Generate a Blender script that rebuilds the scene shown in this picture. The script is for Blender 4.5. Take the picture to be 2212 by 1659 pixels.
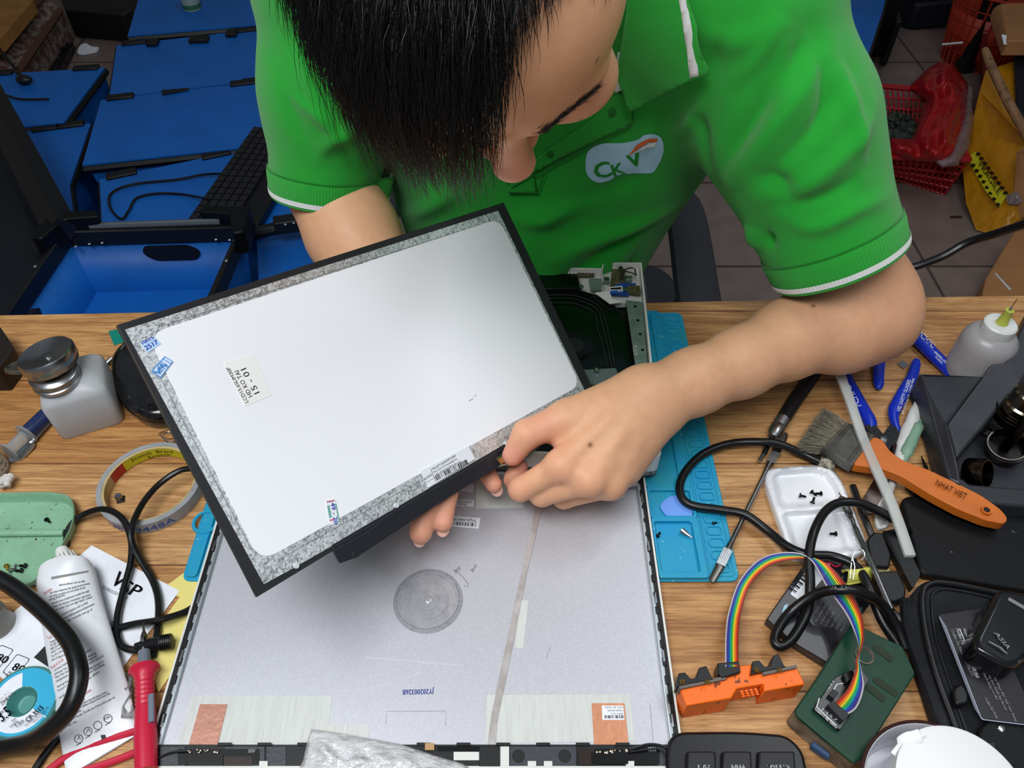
import bpy, bmesh, math, random
import numpy as np
from mathutils import Vector, Matrix, Quaternion, geometry
from mathutils.bvhtree import BVHTree
random.seed(7); np.random.seed(7)
for o in list(bpy.data.objects): bpy.data.objects.remove(o)
scene = bpy.context.scene
COL = scene.collection
PI = math.pi
V = Vector

# ------------------------------------------------------------ camera
FPX = 1661.0; TH = math.radians(47.8); CZ = 1.325; TZ = 0.75      # TZ = table top
CAM = V((0, 0, CZ))
FW = V((0, math.cos(TH), -math.sin(TH))); DN = V((0, -math.sin(TH), -math.cos(TH)))
cd = bpy.data.cameras.new('camera'); cam = bpy.data.objects.new('camera', cd); COL.objects.link(cam)
cam.location = CAM; cam.rotation_euler = (PI/2 - TH, 0, 0)
cd.sensor_width = 36; cd.sensor_fit = 'HORIZONTAL'; cd.lens = FPX/2212*36; cd.clip_start = .02; cd.clip_end = 60
scene.camera = cam

# ------------------------------------------------------------ light
w = bpy.data.worlds.new('world'); scene.world = w; w.use_nodes = True
w.node_tree.nodes['Background'].inputs[0].default_value = (.80, .88, 1, 1)
w.node_tree.nodes['Background'].inputs[1].default_value = .20
def area(name, loc, tgt, sx, sy, power, col):
    d = bpy.data.lights.new(name, 'AREA'); d.shape = 'RECTANGLE'; d.size = sx; d.size_y = sy; d.energy = power; d.color = col
    o = bpy.data.objects.new(name, d); COL.objects.link(o); o.location = loc
    o.rotation_euler = (V(tgt)-V(loc)).to_track_quat('-Z', 'Y').to_euler(); return o
area('bench_tube_light', (-.35, -.05, 2.15), (-.05, .40, .75), 1.2, .45, 21.5, (.95, .98, 1))
area('ceiling_tube_light', (.9, .8, 2.5), (.2, .6, .7), 1.2, .3, 9, (.93, .97, 1))
vs = scene.view_settings; vs.view_transform = 'Standard'; vs.look = 'None'; vs.exposure = 0.0; vs.gamma = 1; vs.use_curve_mapping = False

# ------------------------------------------------------------ projection helpers (photo pixel -> place on a real plane)
def ray(x, y): return FW + V((1, 0, 0))*((x-1106)/FPX) + DN*((y-829.5)/FPX)
def PD(x, y, d): return CAM + ray(x, y)*d
def T(x, y, z=0.0):
    r = ray(x, y); return CAM + r*((TZ+z-CZ)/r.z)
def G(x, y, z=0.0): return T(x, y, z-TZ)                             # height above the floor
def onplane(p0, n):
    return lambda x, y, off=0.0: CAM + ray(x, y)*((p0+n*off-CAM).dot(n)/ray(x, y).dot(n))
def px(p):
    d = p-CAM; D = d.dot(FW); return (1106+FPX*d.x/D, 829.5+FPX*d.dot(DN)/D)

# ------------------------------------------------------------ materials
def lin(h):
    h = h.lstrip('#'); c = [int(h[i:i+2], 16)/255 for i in (0, 2, 4)]
    return tuple(x/12.92 if x <= .04045 else ((x+.055)/1.055)**2.4 for x in c)+(1,)
MC = {}
def mat(name, col='#808080', rough=.5, metal=0, bump=None, mot=None, col2=None, trans=0, alpha=1, coat=0, emis=0, spec=.5, sss=0, ior=1.45, stretch=(1, 1, 1), speck=None):
    if name in MC: return MC[name]
    m = bpy.data.materials.new(name); m.use_nodes = True; nt = m.node_tree; N = nt.nodes; Lk = nt.links
    b = N['Principled BSDF']; I = b.inputs
    c = lin(col); I['Base Color'].default_value = c; I['Roughness'].default_value = rough; I['Metallic'].default_value = metal
    I['Transmission Weight'].default_value = trans; I['Alpha'].default_value = alpha; I['Coat Weight'].default_value = coat
    I['Specular IOR Level'].default_value = spec; I['IOR'].default_value = ior
    if sss: I['Subsurface Weight'].default_value = sss; I['Subsurface Radius'].default_value = (.01, .004, .002); I['Subsurface Scale'].default_value = 1
    if emis: I['Emission Color'].default_value = c; I['Emission Strength'].default_value = emis
    tc = N.new('ShaderNodeNewGeometry'); mp = N.new('ShaderNodeMapping'); mp.inputs['Scale'].default_value = stretch
    Lk.new(tc.outputs['Position'], mp.inputs[0]); src = mp.outputs[0]
    out = None
    if mot:
        n = N.new('ShaderNodeTexNoise'); n.inputs['Scale'].default_value = mot[0]; n.inputs['Detail'].default_value = 6; n.inputs['Roughness'].default_value = .65
        Lk.new(src, n.inputs['Vector'])
        r = N.new('ShaderNodeMapRange'); r.inputs[1].default_value = mot[1]; r.inputs[2].default_value = mot[2]
        Lk.new(n.outputs[0], r.inputs[0])
        x = N.new('ShaderNodeMix'); x.data_type = 'RGBA'; Lk.new(r.outputs[0], x.inputs[0]); x.inputs[6].default_value = c; x.inputs[7].default_value = lin(col2 or col)
        out = x.outputs[2]
    if speck:
        vn = N.new('ShaderNodeTexNoise'); vn.inputs['Scale'].default_value = speck[0]; vn.inputs['Detail'].default_value = 2; Lk.new(src, vn.inputs['Vector'])
        r = N.new('ShaderNodeMapRange'); r.inputs[1].default_value = speck[1]; r.inputs[2].default_value = speck[1]+.02; Lk.new(vn.outputs[0], r.inputs[0])
        x = N.new('ShaderNodeMix'); x.data_type = 'RGBA'; Lk.new(r.outputs[0], x.inputs[0])
        if out: Lk.new(out, x.inputs[6])
        else: x.inputs[6].default_value = c
        x.inputs[7].default_value = lin(speck[2]); out = x.outputs[2]
    if out: Lk.new(out, I['Base Color'])
    if bump:
        n = N.new('ShaderNodeTexNoise'); n.inputs['Scale'].default_value = bump[0]; n.inputs['Detail'].default_value = 3; Lk.new(src, n.inputs['Vector'])
        bp = N.new('ShaderNodeBump'); bp.inputs['Strength'].default_value = bump[1]; bp.inputs['Distance'].default_value = bump[2] if len(bump) > 2 else .001
        Lk.new(n.outputs[0], bp.inputs['Height']); Lk.new(bp.outputs[0], I['Normal'])
    MC[name] = m; return m

# ------------------------------------------------------------ mesh builder
W = {}                                                               # world origin of every empty / object
def smooth_path(pts, n=6):
    P = [V(p) for p in pts]; P = [P[0]*2-P[1]]+P+[P[-1]*2-P[-2]]; out = []
    for i in range(1, len(P)-2):
        for k in range(n):
            t = k/n; a, b, c, d = P[i-1], P[i], P[i+1], P[i+2]
            out.append(.5*((2*b)+(-a+c)*t+(2*a-5*b+4*c-d)*t*t+(-a+3*b-3*c+d)*t**3))
    out.append(P[-2]); return out
def rndpoly(pts, r, n=4):
    out = []; k = len(pts); P = [V(p) for p in pts]
    for i in range(k):
        a, b, c = P[i-1], P[i], P[(i+1) % k]
        rr = r[i] if isinstance(r, (list, tuple)) else r
        rr = min(rr, (a-b).length*.48, (c-b).length*.48)
        if rr <= 0: out.append(b); continue
        p, q = b+(a-b).normalized()*rr, b+(c-b).normalized()*rr
        for j in range(n+1):
            t = j/n; out.append(p*(1-t)**2+b*2*t*(1-t)+q*t*t)
    return out
def rrect(c, w, h, r, ang=0, n=4):
    e = V((math.cos(ang), math.sin(ang), 0)); u = V((-math.sin(ang), math.cos(ang), 0)); c = V(c)
    return rndpoly([c-e*w/2-u*h/2, c+e*w/2-u*h/2, c+e*w/2+u*h/2, c-e*w/2+u*h/2], r, n)
UP = V((0, 0, 1))
class MB:
    def __init__(s): s.v = []; s.f = []; s.m = []
    def add(s, vs, fs, m=0):
        o = len(s.v); s.v += [tuple(p) for p in vs]; s.f += [tuple(i+o for i in f) for f in fs]; s.m += [m]*len(fs); return s
    def box(s, c, sz, ang=0, m=0, R=None):
        R = R or Matrix.Rotation(ang, 3, 'Z'); c = V(c); vs = []
        for x in (-.5, .5):
            for y in (-.5, .5):
                for z in (-.5, .5): vs.append(c+R @ V((x*sz[0], y*sz[1], z*sz[2])))
        return s.add(vs, [(0, 1, 3, 2), (4, 6, 7, 5), (0, 4, 5, 1), (2, 3, 7, 6), (0, 2, 6, 4), (1, 5, 7, 3)], m)
    def prism(s, pts, d, m=0, taper=1.0):
        n = len(pts); P = [V(p) for p in pts]; d = V(d) if not isinstance(d, (int, float)) else V((0, 0, -d)); c = sum(P, V())/n
        Q = [c+(p-c)*taper+d for p in P]
        return s.add(P+Q, [tuple(range(n)), tuple(range(2*n-1, n-1, -1))]+[(i, n+i, n+(i+1) % n, (i+1) % n) for i in range(n)], m)
    def ring(s, A, B, d, m=0):
        n = len(A); d = V((0, 0, -d)); A = [V(p) for p in A]; B = [V(p) for p in B]
        vs = A+B+[p+d for p in A]+[p+d for p in B]; fs = []
        for i in range(n):
            j = (i+1) % n
            fs += [(i, j, n+j, n+i), (2*n+i, 2*n+j, j, i), (n+i, n+j, 3*n+j, 3*n+i), (3*n+i, 3*n+j, 2*n+j, 2*n+i)]
        return s.add(vs, fs, m)
    def tube(s, pts, r, n=10, m=0, flat=None, caps=True):
        P = [V(p) for p in pts]; k = len(P); R = r if isinstance(r, (list, tuple)) else None
        t0 = (P[1]-P[0]).normalized(); u = t0.cross(UP)
        if u.length < .01: u = t0.cross(V((1, 0, 0)))
        u.normalize(); vs = []
        for i in range(k):
            t = (P[min(i+1, k-1)]-P[max(i-1, 0)]).normalized()
            u = (u-t*u.dot(t)).normalized(); w_ = t.cross(u)
            rr = R[min(int(i*len(R)/k), len(R)-1)] if R and len(R) != k else (R[i] if R else r)
            for j in range(n):
                a = 2*PI*j/n; vs.append(P[i]+u*math.cos(a)*rr+w_*math.sin(a)*rr*(flat or 1))
        fs = [(i*n+j, i*n+(j+1) % n, (i+1)*n+(j+1) % n, (i+1)*n+j) for i in range(k-1) for j in range(n)]
        if caps: fs += [tuple(range(n-1, -1, -1)), tuple((k-1)*n+j for j in range(n))]
        return s.add(vs, fs, m)
    def lathe(s, prof, o, ax=(0, 0, 1), n=28, m=0, mats=None, sx=1, ref=None):
        ax = V(ax).normalized(); u = V(ref) if ref else ax.orthogonal(); u = (u-ax*u.dot(ax)).normalized(); w_ = ax.cross(u); o = V(o); vs = []; k = len(prof)
        for r, h in prof:
            for j in range(n):
                a = 2*PI*j/n; vs.append(o+ax*h+(u*math.cos(a)*sx+w_*math.sin(a))*max(r, 1e-5))
        base = len(s.v)
        fs = [(i*n+j, i*n+(j+1) % n, (i+1)*n+(j+1) % n, (i+1)*n+j) for i in range(k-1) for j in range(n)]
        s.add(vs, fs, m)
        if mats:
            st = len(s.m)-len(fs)
            for i in range(k-1):
                for j in range(n): s.m[st+i*n+j] = mats[i]
        return s
    def ball(s, c, r, m=0, n=14, sc=(1, 1, 1), R=None):
        R = R or Matrix.Identity(3); vs = []; c = V(c); k = n//2
        for i in range(k+1):
            a = PI*i/k
            for j in range(n):
                b = 2*PI*j/n; vs.append(c+R @ V((r*sc[0]*math.sin(a)*math.cos(b), r*sc[1]*math.sin(a)*math.sin(b), r*sc[2]*math.cos(a))))
        return s.add(vs, [(i*n+j, (i+1)*n+j, (i+1)*n+(j+1) % n, i*n+(j+1) % n) for i in range(k) for j in range(n)], m)
    def strip(s, rows, m=0, closed=False):                            # rows of equal length
        n = len(rows[0]); vs = [p for r in rows for p in r]; c = n if closed else n-1
        return s.add(vs, [(i*n+j, i*n+(j+1) % n, (i+1)*n+(j+1) % n, (i+1)*n+j) for i in range(len(rows)-1) for j in range(c)], m)
    def build(s, name, mats, parent=None, bevel=0, seg=2, flat=False, sub=0, solid=0, sharp=35):
        if not isinstance(mats, (list, tuple)): mats = [mats]
        vs = np.array(s.v, dtype=np.float64)
        if parent is not None: org = W[parent.name]
        else:
            lo, hi = vs.min(0), vs.max(0); org = V(((lo[0]+hi[0])/2, (lo[1]+hi[1])/2, lo[2]))
        vs = vs-np.array(org)
        me = bpy.data.meshes.new(name); me.from_pydata(vs.tolist(), [], s.f); me.validate()
        for q in mats: me.materials.append(q)
        if len(me.polygons) == len(s.m): me.polygons.foreach_set('material_index', s.m)
        bm = bmesh.new(); bm.from_mesh(me); bmesh.ops.remove_doubles(bm, verts=bm.verts, dist=1e-6); bmesh.ops.recalc_face_normals(bm, faces=bm.faces); bm.to_mesh(me); bm.free()
        if not flat:
            me.polygons.foreach_set('use_smooth', [True]*len(me.polygons)); me.set_sharp_from_angle(angle=math.radians(sharp))
        o = bpy.data.objects.new(name, me); COL.objects.link(o)
        if parent is not None: o.parent = parent
        else: o.location = org
        W[o.name] = org
        if bevel:
            b = o.modifiers.new('bevel', 'BEVEL'); b.width = bevel; b.segments = seg; b.limit_method = 'ANGLE'; b.angle_limit = math.radians(40); b.harden_normals = False
        if sub: q = o.modifiers.new('sub', 'SUBSURF'); q.levels = q.render_levels = sub
        if solid: q = o.modifiers.new('solid', 'SOLIDIFY'); q.thickness = solid; q.offset = -1
        return o
def tag(o, label=None, cat=None, group=None, kind=None):
    if label: o['label'] = label
    if cat: o['category'] = cat
    if group: o['group'] = group
    if kind: o['kind'] = kind
    return o
def thing(name, label, cat, loc, group=None):
    o = bpy.data.objects.new(name, None); COL.objects.link(o); o.empty_display_size = .02
    o.location = V(loc); W[o.name] = V(loc); return tag(o, label, cat, group)
# ------------------------------------------------------------ lettering
GC = {}
def glyph(s):
    if s not in GC:
        c = bpy.data.curves.new('t', 'FONT'); c.body = s; c.size = 1; c.resolution_u = 2
        o = bpy.data.objects.new('t', c); me = bpy.data.meshes.new_from_object(o)
        vs = [tuple(v.co) for v in me.vertices]; fs = [tuple(p.vertices) for p in me.polygons]
        bpy.data.objects.remove(o); bpy.data.curves.remove(c); bpy.data.meshes.remove(me)
        x0 = min(v[0] for v in vs); x1 = max(v[0] for v in vs); y1 = max(v[1] for v in vs)
        GC[s] = ([((v[0]-x0), v[1]) for v in vs], fs, x1-x0, .7)
    return GC[s]
def text(mb, s, p0, p1, up, h=None, m=0, shear=0, fn=None, bold=0):
    """write s along p0->p1, letters standing towards up; h = cap height"""
    vs, fs, w0, h0 = glyph(s); p0 = V(p0); p1 = V(p1); ex = (p1-p0); u = V(up); u = u-ex*(u.dot(ex)/ex.length_squared); u.normalize()
    h = h or ex.length/w0*h0
    for dx in ([0, bold] if bold else [0]):
        out = [p0+ex*((v[0]+shear*v[1]+dx)/w0)+u*(v[1]/h0*h) for v in vs]
        if fn: out = [fn(p) for p in out]
        mb.add(out, fs, m)
    return mb
def lines(mb, pts, wd, nrm, m=0):
    """thin flat stroke through 3-D points"""
    P = [V(p) for p in pts]; n = V(nrm); vs = []
    for i, p in enumerate(P):
        t = (P[min(i+1, len(P)-1)]-P[max(i-1, 0)]).normalized(); s = t.cross(n).normalized()*wd/2; vs += [p-s, p+s]
    mb.add(vs, [(2*i, 2*i+1, 2*i+3, 2*i+2) for i in range(len(P)-1)], m); return mb
def barcode(mb, p0, p1, up, h, m=0, n=34, seed=1):
    r = random.Random(seed); p0 = V(p0); e = (V(p1)-p0); L_ = e.length; e.normalize(); u = V(up); u = (u-e*u.dot(e)).normalized(); x = 0
    ws = [r.choice((1, 1, 2, 3)) for _ in range(n)]; k = L_/sum(ws)
    for i, w_ in enumerate(ws):
        if i % 2 == 0:
            a = p0+e*x*k; b = a+e*w_*k; mb.add([a, b, b+u*h, a+u*h], [(0, 1, 2, 3)], m)
        x += w_
    return mb
# ============================================================ the room
def brickmat(name, c1, c2, cm, w_, h, mortar, off=(0, 0), offset=.5, wood=False, rough=.45):
    m = bpy.data.materials.new(name); m.use_nodes = True; nt = m.node_tree; N = nt.nodes; Lk = nt.links; b = N['Principled BSDF']
    g = N.new('ShaderNodeNewGeometry'); mp = N.new('ShaderNodeMapping'); mp.inputs['Location'].default_value = (off[0], off[1], 0); Lk.new(g.outputs['Position'], mp.inputs[0])
    br = N.new('ShaderNodeTexBrick'); Lk.new(mp.outputs[0], br.inputs['Vector'])
    br.inputs['Color1'].default_value = lin(c1); br.inputs['Color2'].default_value = lin(c2); br.inputs['Mortar'].default_value = lin(cm)
    br.inputs['Scale'].default_value = 1; br.inputs['Mortar Size'].default_value = mortar; br.inputs['Mortar Smooth'].default_value = .3
    br.inputs['Brick Width'].default_value = w_; br.inputs['Row Height'].default_value = h; br.offset = offset
    col = br.outputs['Color']
    if wood:
        def grain(sx, sy, sc, lo, hi, fac, dark, det=7, dist=.6):
            nonlocal col
            q = N.new('ShaderNodeMapping'); q.inputs['Scale'].default_value = (sx, sy, 1); Lk.new(g.outputs['Position'], q.inputs[0])
            n = N.new('ShaderNodeTexNoise'); n.inputs['Scale'].default_value = sc; n.inputs['Detail'].default_value = det; n.inputs['Distortion'].default_value = dist; n.inputs['Roughness'].default_value = .7
            Lk.new(q.outputs[0], n.inputs['Vector'])
            r = N.new('ShaderNodeMapRange'); r.inputs[1].default_value = lo; r.inputs[2].default_value = hi; r.inputs[4].default_value = fac; Lk.new(n.outputs[0], r.inputs[0])
            x = N.new('ShaderNodeMix'); x.data_type = 'RGBA'; x.blend_type = 'MULTIPLY'; Lk.new(r.outputs[0], x.inputs[0]); Lk.new(col, x.inputs[6]); x.inputs[7].default_value = lin(dark); col = x.outputs[2]; return n
        grain(2.5, 40, 3.0, .40, .66, .70, '#a67f52', 5, 1.2)
        grain(5, 160, 4.5, .48, .72, .70, '#96683a')
        nn = grain(14, 700, 2.0, .52, .66, .50, '#7a5028', 3, .2)
        bp = N.new('ShaderNodeBump'); bp.inputs['Strength'].default_value = .25; bp.inputs['Distance'].default_value = .0006; Lk.new(nn.outputs[0], bp.inputs['Height']); Lk.new(bp.outputs[0], b.inputs['Normal'])
    else:
        n = N.new('ShaderNodeTexNoise'); n.inputs['Scale'].default_value = 14; n.inputs['Detail'].default_value = 6; Lk.new(g.outputs['Position'], n.inputs['Vector'])
        x = N.new('ShaderNodeMix'); x.data_type = 'RGBA'; x.blend_type = 'MULTIPLY'; x.inputs[0].default_value = .5; Lk.new(col, x.inputs[6]); Lk.new(n.outputs[0], x.inputs[7]); col = x.outputs[2]
    Lk.new(col, b.inputs['Base Color']); b.inputs['Roughness'].default_value = rough
    return m
WOOD = brickmat('oak_laminate', '#d6a870', '#bf8a50', '#8a6036', 2.9, .104, .0010, (1.35, -.006), .5, wood=True)
TILE = brickmat('floor_tile', '#9a8880', '#917f78', '#5a4c47', .4, .4, .005, (.08, -.03), 0, rough=.35)
fl = MB(); fl.box((0, 1.9, -.02), (5.0, 5.2, .04)); tag(fl.build('floor', TILE), kind='structure')
WALL = mat('wall_paint', '#b9b4a8', .9, bump=(60, .2))
wl = MB(); wl.box((0, 4.55, 1.35), (5.0, .1, 2.7)); tag(wl.build('wall_back', WALL), kind='structure')
wl = MB(); wl.box((-2.55, 1.9, 1.35), (.1, 5.2, 2.7)); tag(wl.build('wall_left', WALL), kind='structure')
wl = MB(); wl.box((2.55, 1.9, 1.35), (.1, 5.2, 2.7)); tag(wl.build('wall_right', WALL), kind='structure')

# ============================================================ the workbench
A_, B_ = T(0, 680), T(2212, 637); sl = (B_.y-A_.y)/(B_.x-A_.x)
def edge(x): return A_.y+sl*(x-A_.x)
tb = thing('workbench', 'long wooden workbench with oak plank top under all the tools', 'table', (0, .1, 0))
t_ = MB(); t_.prism([V((-1.0, -.4, TZ)), V((1.0, -.4, TZ)), V((1.0, edge(1.0), TZ)), V((-1.0, edge(-1), TZ))], .028); t_.build('tabletop', WOOD, tb, bevel=.0015)
BLKM = mat('black_metal', '#15171a', .45, .6, bump=(300, .1))
for x, y in ((-.95, -.35), (.95, -.35), (-.95, .52), (.95, .6)):
    q = MB(); q.box((x, y, .361), (.05, .05, .722)); q.build('leg', BLKM, tb, bevel=.002)
# ============================================================ signed-distance body modelling
def npv(p): return np.array(p, dtype=np.float32)
class Field:
    def __init__(s, lo, hi, h):
        s.lo = np.array(lo, dtype=np.float32); s.h = h; s.n = np.ceil((np.array(hi)-np.array(lo))/h).astype(int)+1
        s.a = np.full(tuple(s.n), .05, dtype=np.float32)
    def blk(s, lo, hi):
        i0 = np.clip(((np.array(lo)-s.lo)/s.h).astype(int)-1, 0, s.n); i1 = np.clip(((np.array(hi)-s.lo)/s.h).astype(int)+2, 0, s.n)
        if (i1 <= i0).any(): return None
        g = [(s.lo[k]+s.h*np.arange(i0[k], i1[k])).astype(np.float32) for k in range(3)]
        return tuple(slice(i0[k], i1[k]) for k in range(3)), g[0][:, None, None], g[1][None, :, None], g[2][None, None, :]
    def mix(s, sl_, d, k, op):
        a = s.a[sl_]
        if op == 'u': h = np.clip(.5+.5*(a-d)/k, 0, 1); s.a[sl_] = a*(1-h)+d*h-k*h*(1-h)
        else: d = -d; h = np.clip(.5-.5*(a-d)/k, 0, 1); s.a[sl_] = a*(1-h)+d*h+k*h*(1-h)
    def cone(s, a, b, ra, rb, k=.01, op='u', flat=None):
        a = npv(a); b = npv(b); r = max(ra, rb)+k+.004; lo = np.minimum(a, b)-r; hi = np.maximum(a, b)+r; q = s.blk(lo, hi)
        if q is None: return
        sl_, X, Y, Z = q; ab = b-a; x, y, z = X-a[0], Y-a[1], Z-a[2]
        if flat:                                                       # squash the section along an axis
            ax = npv(V(flat[0]).normalized()); e = (1/flat[1]-1)*(x*ax[0]+y*ax[1]+z*ax[2]); e -= (1/flat[1]-1)*0
            abn = ab/np.linalg.norm(ab); ax2 = ax-abn*np.dot(ax, abn); ax2 /= np.linalg.norm(ax2)
            e = (1/flat[1]-1)*(x*ax2[0]+y*ax2[1]+z*ax2[2]); x, y, z = x+e*ax2[0], y+e*ax2[1], z+e*ax2[2]
        t = np.clip((x*ab[0]+y*ab[1]+z*ab[2])/max(float(ab@ab), 1e-9), 0, 1)
        d = np.sqrt((x-t*ab[0])**2+(y-t*ab[1])**2+(z-t*ab[2])**2)-(ra+(rb-ra)*t)
        s.mix(sl_, d, k, op)
    def chain(s, P, R, k=.01, **kw):
        for i in range(len(P)-1): s.cone(P[i], P[i+1], R[i], R[i+1], k, **kw)
    def ell(s, c, r, ax=None, k=.01, op='u'):
        c = npv(c); A = np.array([list(V(q).normalized()) for q in ax], dtype=np.float32) if ax else np.eye(3, dtype=np.float32)
        e = max(r)+k+.004; q = s.blk(c-e, c+e)
        if q is None: return
        sl_, X, Y, Z = q; x, y, z = X-c[0], Y-c[1], Z-c[2]
        u = [(x*A[i, 0]+y*A[i, 1]+z*A[i, 2]) for i in range(3)]
        k0 = np.sqrt(sum((u[i]/r[i])**2 for i in range(3))); k1 = np.sqrt(sum((u[i]/r[i]**2)**2 for i in range(3)))+1e-6
        s.mix(sl_, k0*(k0-1)/k1, k, op)
    def mesh(s):
        a = s.a; n = a.shape; ins = a < 0; cnt = np.zeros([m-1 for m in n], dtype=np.int8)
        for i in (0, 1):
            for j in (0, 1):
                for k in (0, 1): cnt += ins[i:n[0]-1+i, j:n[1]-1+j, k:n[2]-1+k]
        act = np.flatnonzero((cnt > 0) & (cnt < 8)); cs = cnt.shape; I, J, K = np.unravel_index(act, cs)
        acc = np.zeros((len(act), 3)); c = np.zeros(len(act))
        C = [(i, j, k) for i in (0, 1) for j in (0, 1) for k in (0, 1)]
        for p in C:
            for d in range(3):
                if p[d]: continue
                q = list(p); q[d] = 1
                va = a[I+p[0], J+p[1], K+p[2]]; vb = a[I+q[0], J+q[1], K+q[2]]; m = (va < 0) != (vb < 0)
                t = np.where(m, va/np.where(m, va-vb, 1), 0)
                for e in range(3): acc[:, e] += np.where(m, p[e]+(t if e == d else 0), 0)
                c += m
        Vv = (acc/c[:, None]+np.stack([I, J, K], 1))*s.h+s.lo
        F = []
        for d in range(3):
            sl0 = [slice(1, -1)]*3; sl0[d] = slice(0, -1); sl1 = list(sl0); sl1[d] = slice(1, None)
            x = ins[tuple(sl0)]; y = ins[tuple(sl1)]
            for fl_, m in ((0, x & ~y), (1, ~x & y)):
                P = np.stack(np.nonzero(m), 1)
                if not len(P): continue
                for e in range(3):
                    if e != d: P[:, e] += 1
                u, v = [(1, 2), (2, 0), (0, 1)][d]; ids = []
                for du, dv in ((1, 1), (0, 1), (0, 0), (1, 0)):
                    Q = P.copy(); Q[:, u] -= du; Q[:, v] -= dv
                    ids.append(np.searchsorted(act, np.ravel_multi_index(Q.T, cs)))
                q = np.stack(ids, 1); F.append(q[:, ::-1] if fl_ else q)
        return Vv, np.concatenate(F)
def npmesh(name, Vv, F, mats, parent, smooth_it=0, attrs=None):
    org = np.array(W[parent.name]); me = bpy.data.meshes.new(name); Vl = Vv-org; k = F.shape[1]
    me.vertices.add(len(Vl)); me.vertices.foreach_set('co', Vl.astype(np.float32).ravel())
    me.loops.add(F.size); me.loops.foreach_set('vertex_index', F.astype(np.int32).ravel())
    me.polygons.add(len(F)); me.polygons.foreach_set('loop_start', (np.arange(len(F))*k).astype(np.int32))
    me.update(calc_edges=True); me.validate()
    me.polygons.foreach_set('use_smooth', [True]*len(me.polygons))
    for m in mats: me.materials.append(m)
    for nm, arr in (attrs or {}).items():
        at = me.attributes.new(nm, 'FLOAT', 'POINT'); at.data.foreach_set('value', arr.astype(np.float32))
    o = bpy.data.objects.new(name, me); COL.objects.link(o); o.parent = parent; W[o.name] = W[parent.name]; return o
def relax(Vv, F, it=2, lam=.5):
    n = len(Vv); E = np.concatenate([F[:, [0, 1]], F[:, [1, 2]], F[:, [2, 3]], F[:, [3, 0]]])
    for _ in range(it):
        acc = np.zeros_like(Vv); c = np.zeros(n)
        for a, b in ((0, 1), (1, 0)):
            for e in range(3): acc[:, e] += np.bincount(E[:, a], Vv[E[:, b], e], n)
            c += np.bincount(E[:, a], minlength=n)
        Vv = Vv*(1-lam)+lam*acc/np.maximum(c, 1)[:, None]
    return Vv
def vnormals(Vv, F):
    fn = np.cross(Vv[F[:, 2]]-Vv[F[:, 0]], Vv[F[:, 3]]-Vv[F[:, 1]]); n = np.zeros_like(Vv)
    for j in range(4):
        for e in range(3): n[:, e] += np.bincount(F[:, j], fn[:, e], len(Vv))
    return n/(np.linalg.norm(n, axis=1)[:, None]+1e-12)

# ============================================================ the person
person = thing('person', 'person in a bright green polo shirt leaning over the bench and holding a display panel', 'person', (.05, .85, 0))
# --- landmarks
HC = PD(1004, -113, .43)                                               # middle of the head
HF = (V((1, 0, 0))*.25+DN*.95+FW*.10).normalized()                    # where the face points
HT = (-FW+DN*.12+V((1, 0, 0))*.04); HT = (HT-HF*HT.dot(HF)).normalized()   # crown
HL = HT.cross(HF).normalized()                                        # one side
if HL.x < 0: HL = -HL                                                 # towards the right of the picture
def H(l, f, t): return HC+HL*l+HF*f+HT*t
SHL = PD(1590, -30, .62); ELL = PD(1865, 655, .735)                   # arm on the right of the picture
SHR = PD(712, -60, .70); ELR = PD(860, 690, .765)
NB = V((.03, .69, 1.13)); CH = V((.02, .80, 1.0)); BE = V((.015, .80, .76)); HI = V((.015, .86, .56))
# --- skin
BX = Field((-.31, .19, .60), (.42, .98, 1.36), .0019)
BX.cone(NB, CH, .055, .10, .03); BX.cone(CH, BE, .11, .10, .03); BX.cone(SHL, CH, .05, .09, .03); BX.cone(SHR, CH, .05, .09, .03)
BX.cone(BE, HI+V((0, 0, .06)), .10, .10, .03)
BX.chain([H(0, -.045, -.075), H(0, -.09, -.13)+V((0, .03, -.01)), NB], [.050, .052, .060], .02)
def arm(sh, el, pts, rs, r0=.05):
    BX.chain([sh, sh.lerp(el, .5), el]+pts, [r0, .043]+rs, .018)
# arm resting on the bench
FA = [PD(*p) for p in ((1790, 692, .722), (1700, 735, .706), (1600, 783, .686), (1500, 824, .668), (1425, 856, .655))]
arm(SHL, ELL, FA, [.0475, .0412, .0335, .0285, .0263, .0270])
BX.cone(PD(1895, 700, .735), PD(1820, 720, .722), .033, .036, .02)
# hand: metacarpals
Wr = PD(1425, 858, .655)
mcp = [PD(1213, 1006, .618), PD(1272, 1036, .617), PD(1318, 1046, .627), PD(1350, 1018, .642)]
wrp = [PD(1390, 845, .643), PD(1402, 868, .643), PD(1416, 890, .648), PD(1424, 905, .656)]
for i in range(4): BX.cone(wrp[i], mcp[i], .0175 if i < 3 else .0155, (.0125, .0125, .0115, .0105)[i], .014)
BX.cone(Wr, PD(1330, 930, .636), .024, .017, .012)
for i in range(3): BX.cone(wrp[i].lerp(mcp[i], .35), wrp[i+1].lerp(mcp[i+1], .8), .013, .009, .012)
fing = [([(1213, 1006, .618), (1124, 1057, .628), (1112, 1034, .646), (1121, 1008, .651)], [.0115, .0098, .0088, .0078]),
        ([(1272, 1036, .617), (1170, 1068, .634), (1160, 1048, .660), (1178, 1020, .666)], [.0115, .0100, .0090, .0080]),
        ([(1318, 1046, .627), (1218, 1074, .647), (1214, 1050, .668), (1235, 1025, .672)], [.0108, .0096, .0086, .0078]),
        ([(1350, 1018, .642), (1266, 1062, .660), (1262, 1045, .674), (1280, 1030, .676)], [.0098, .0086, .0076, .0070])]
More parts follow.
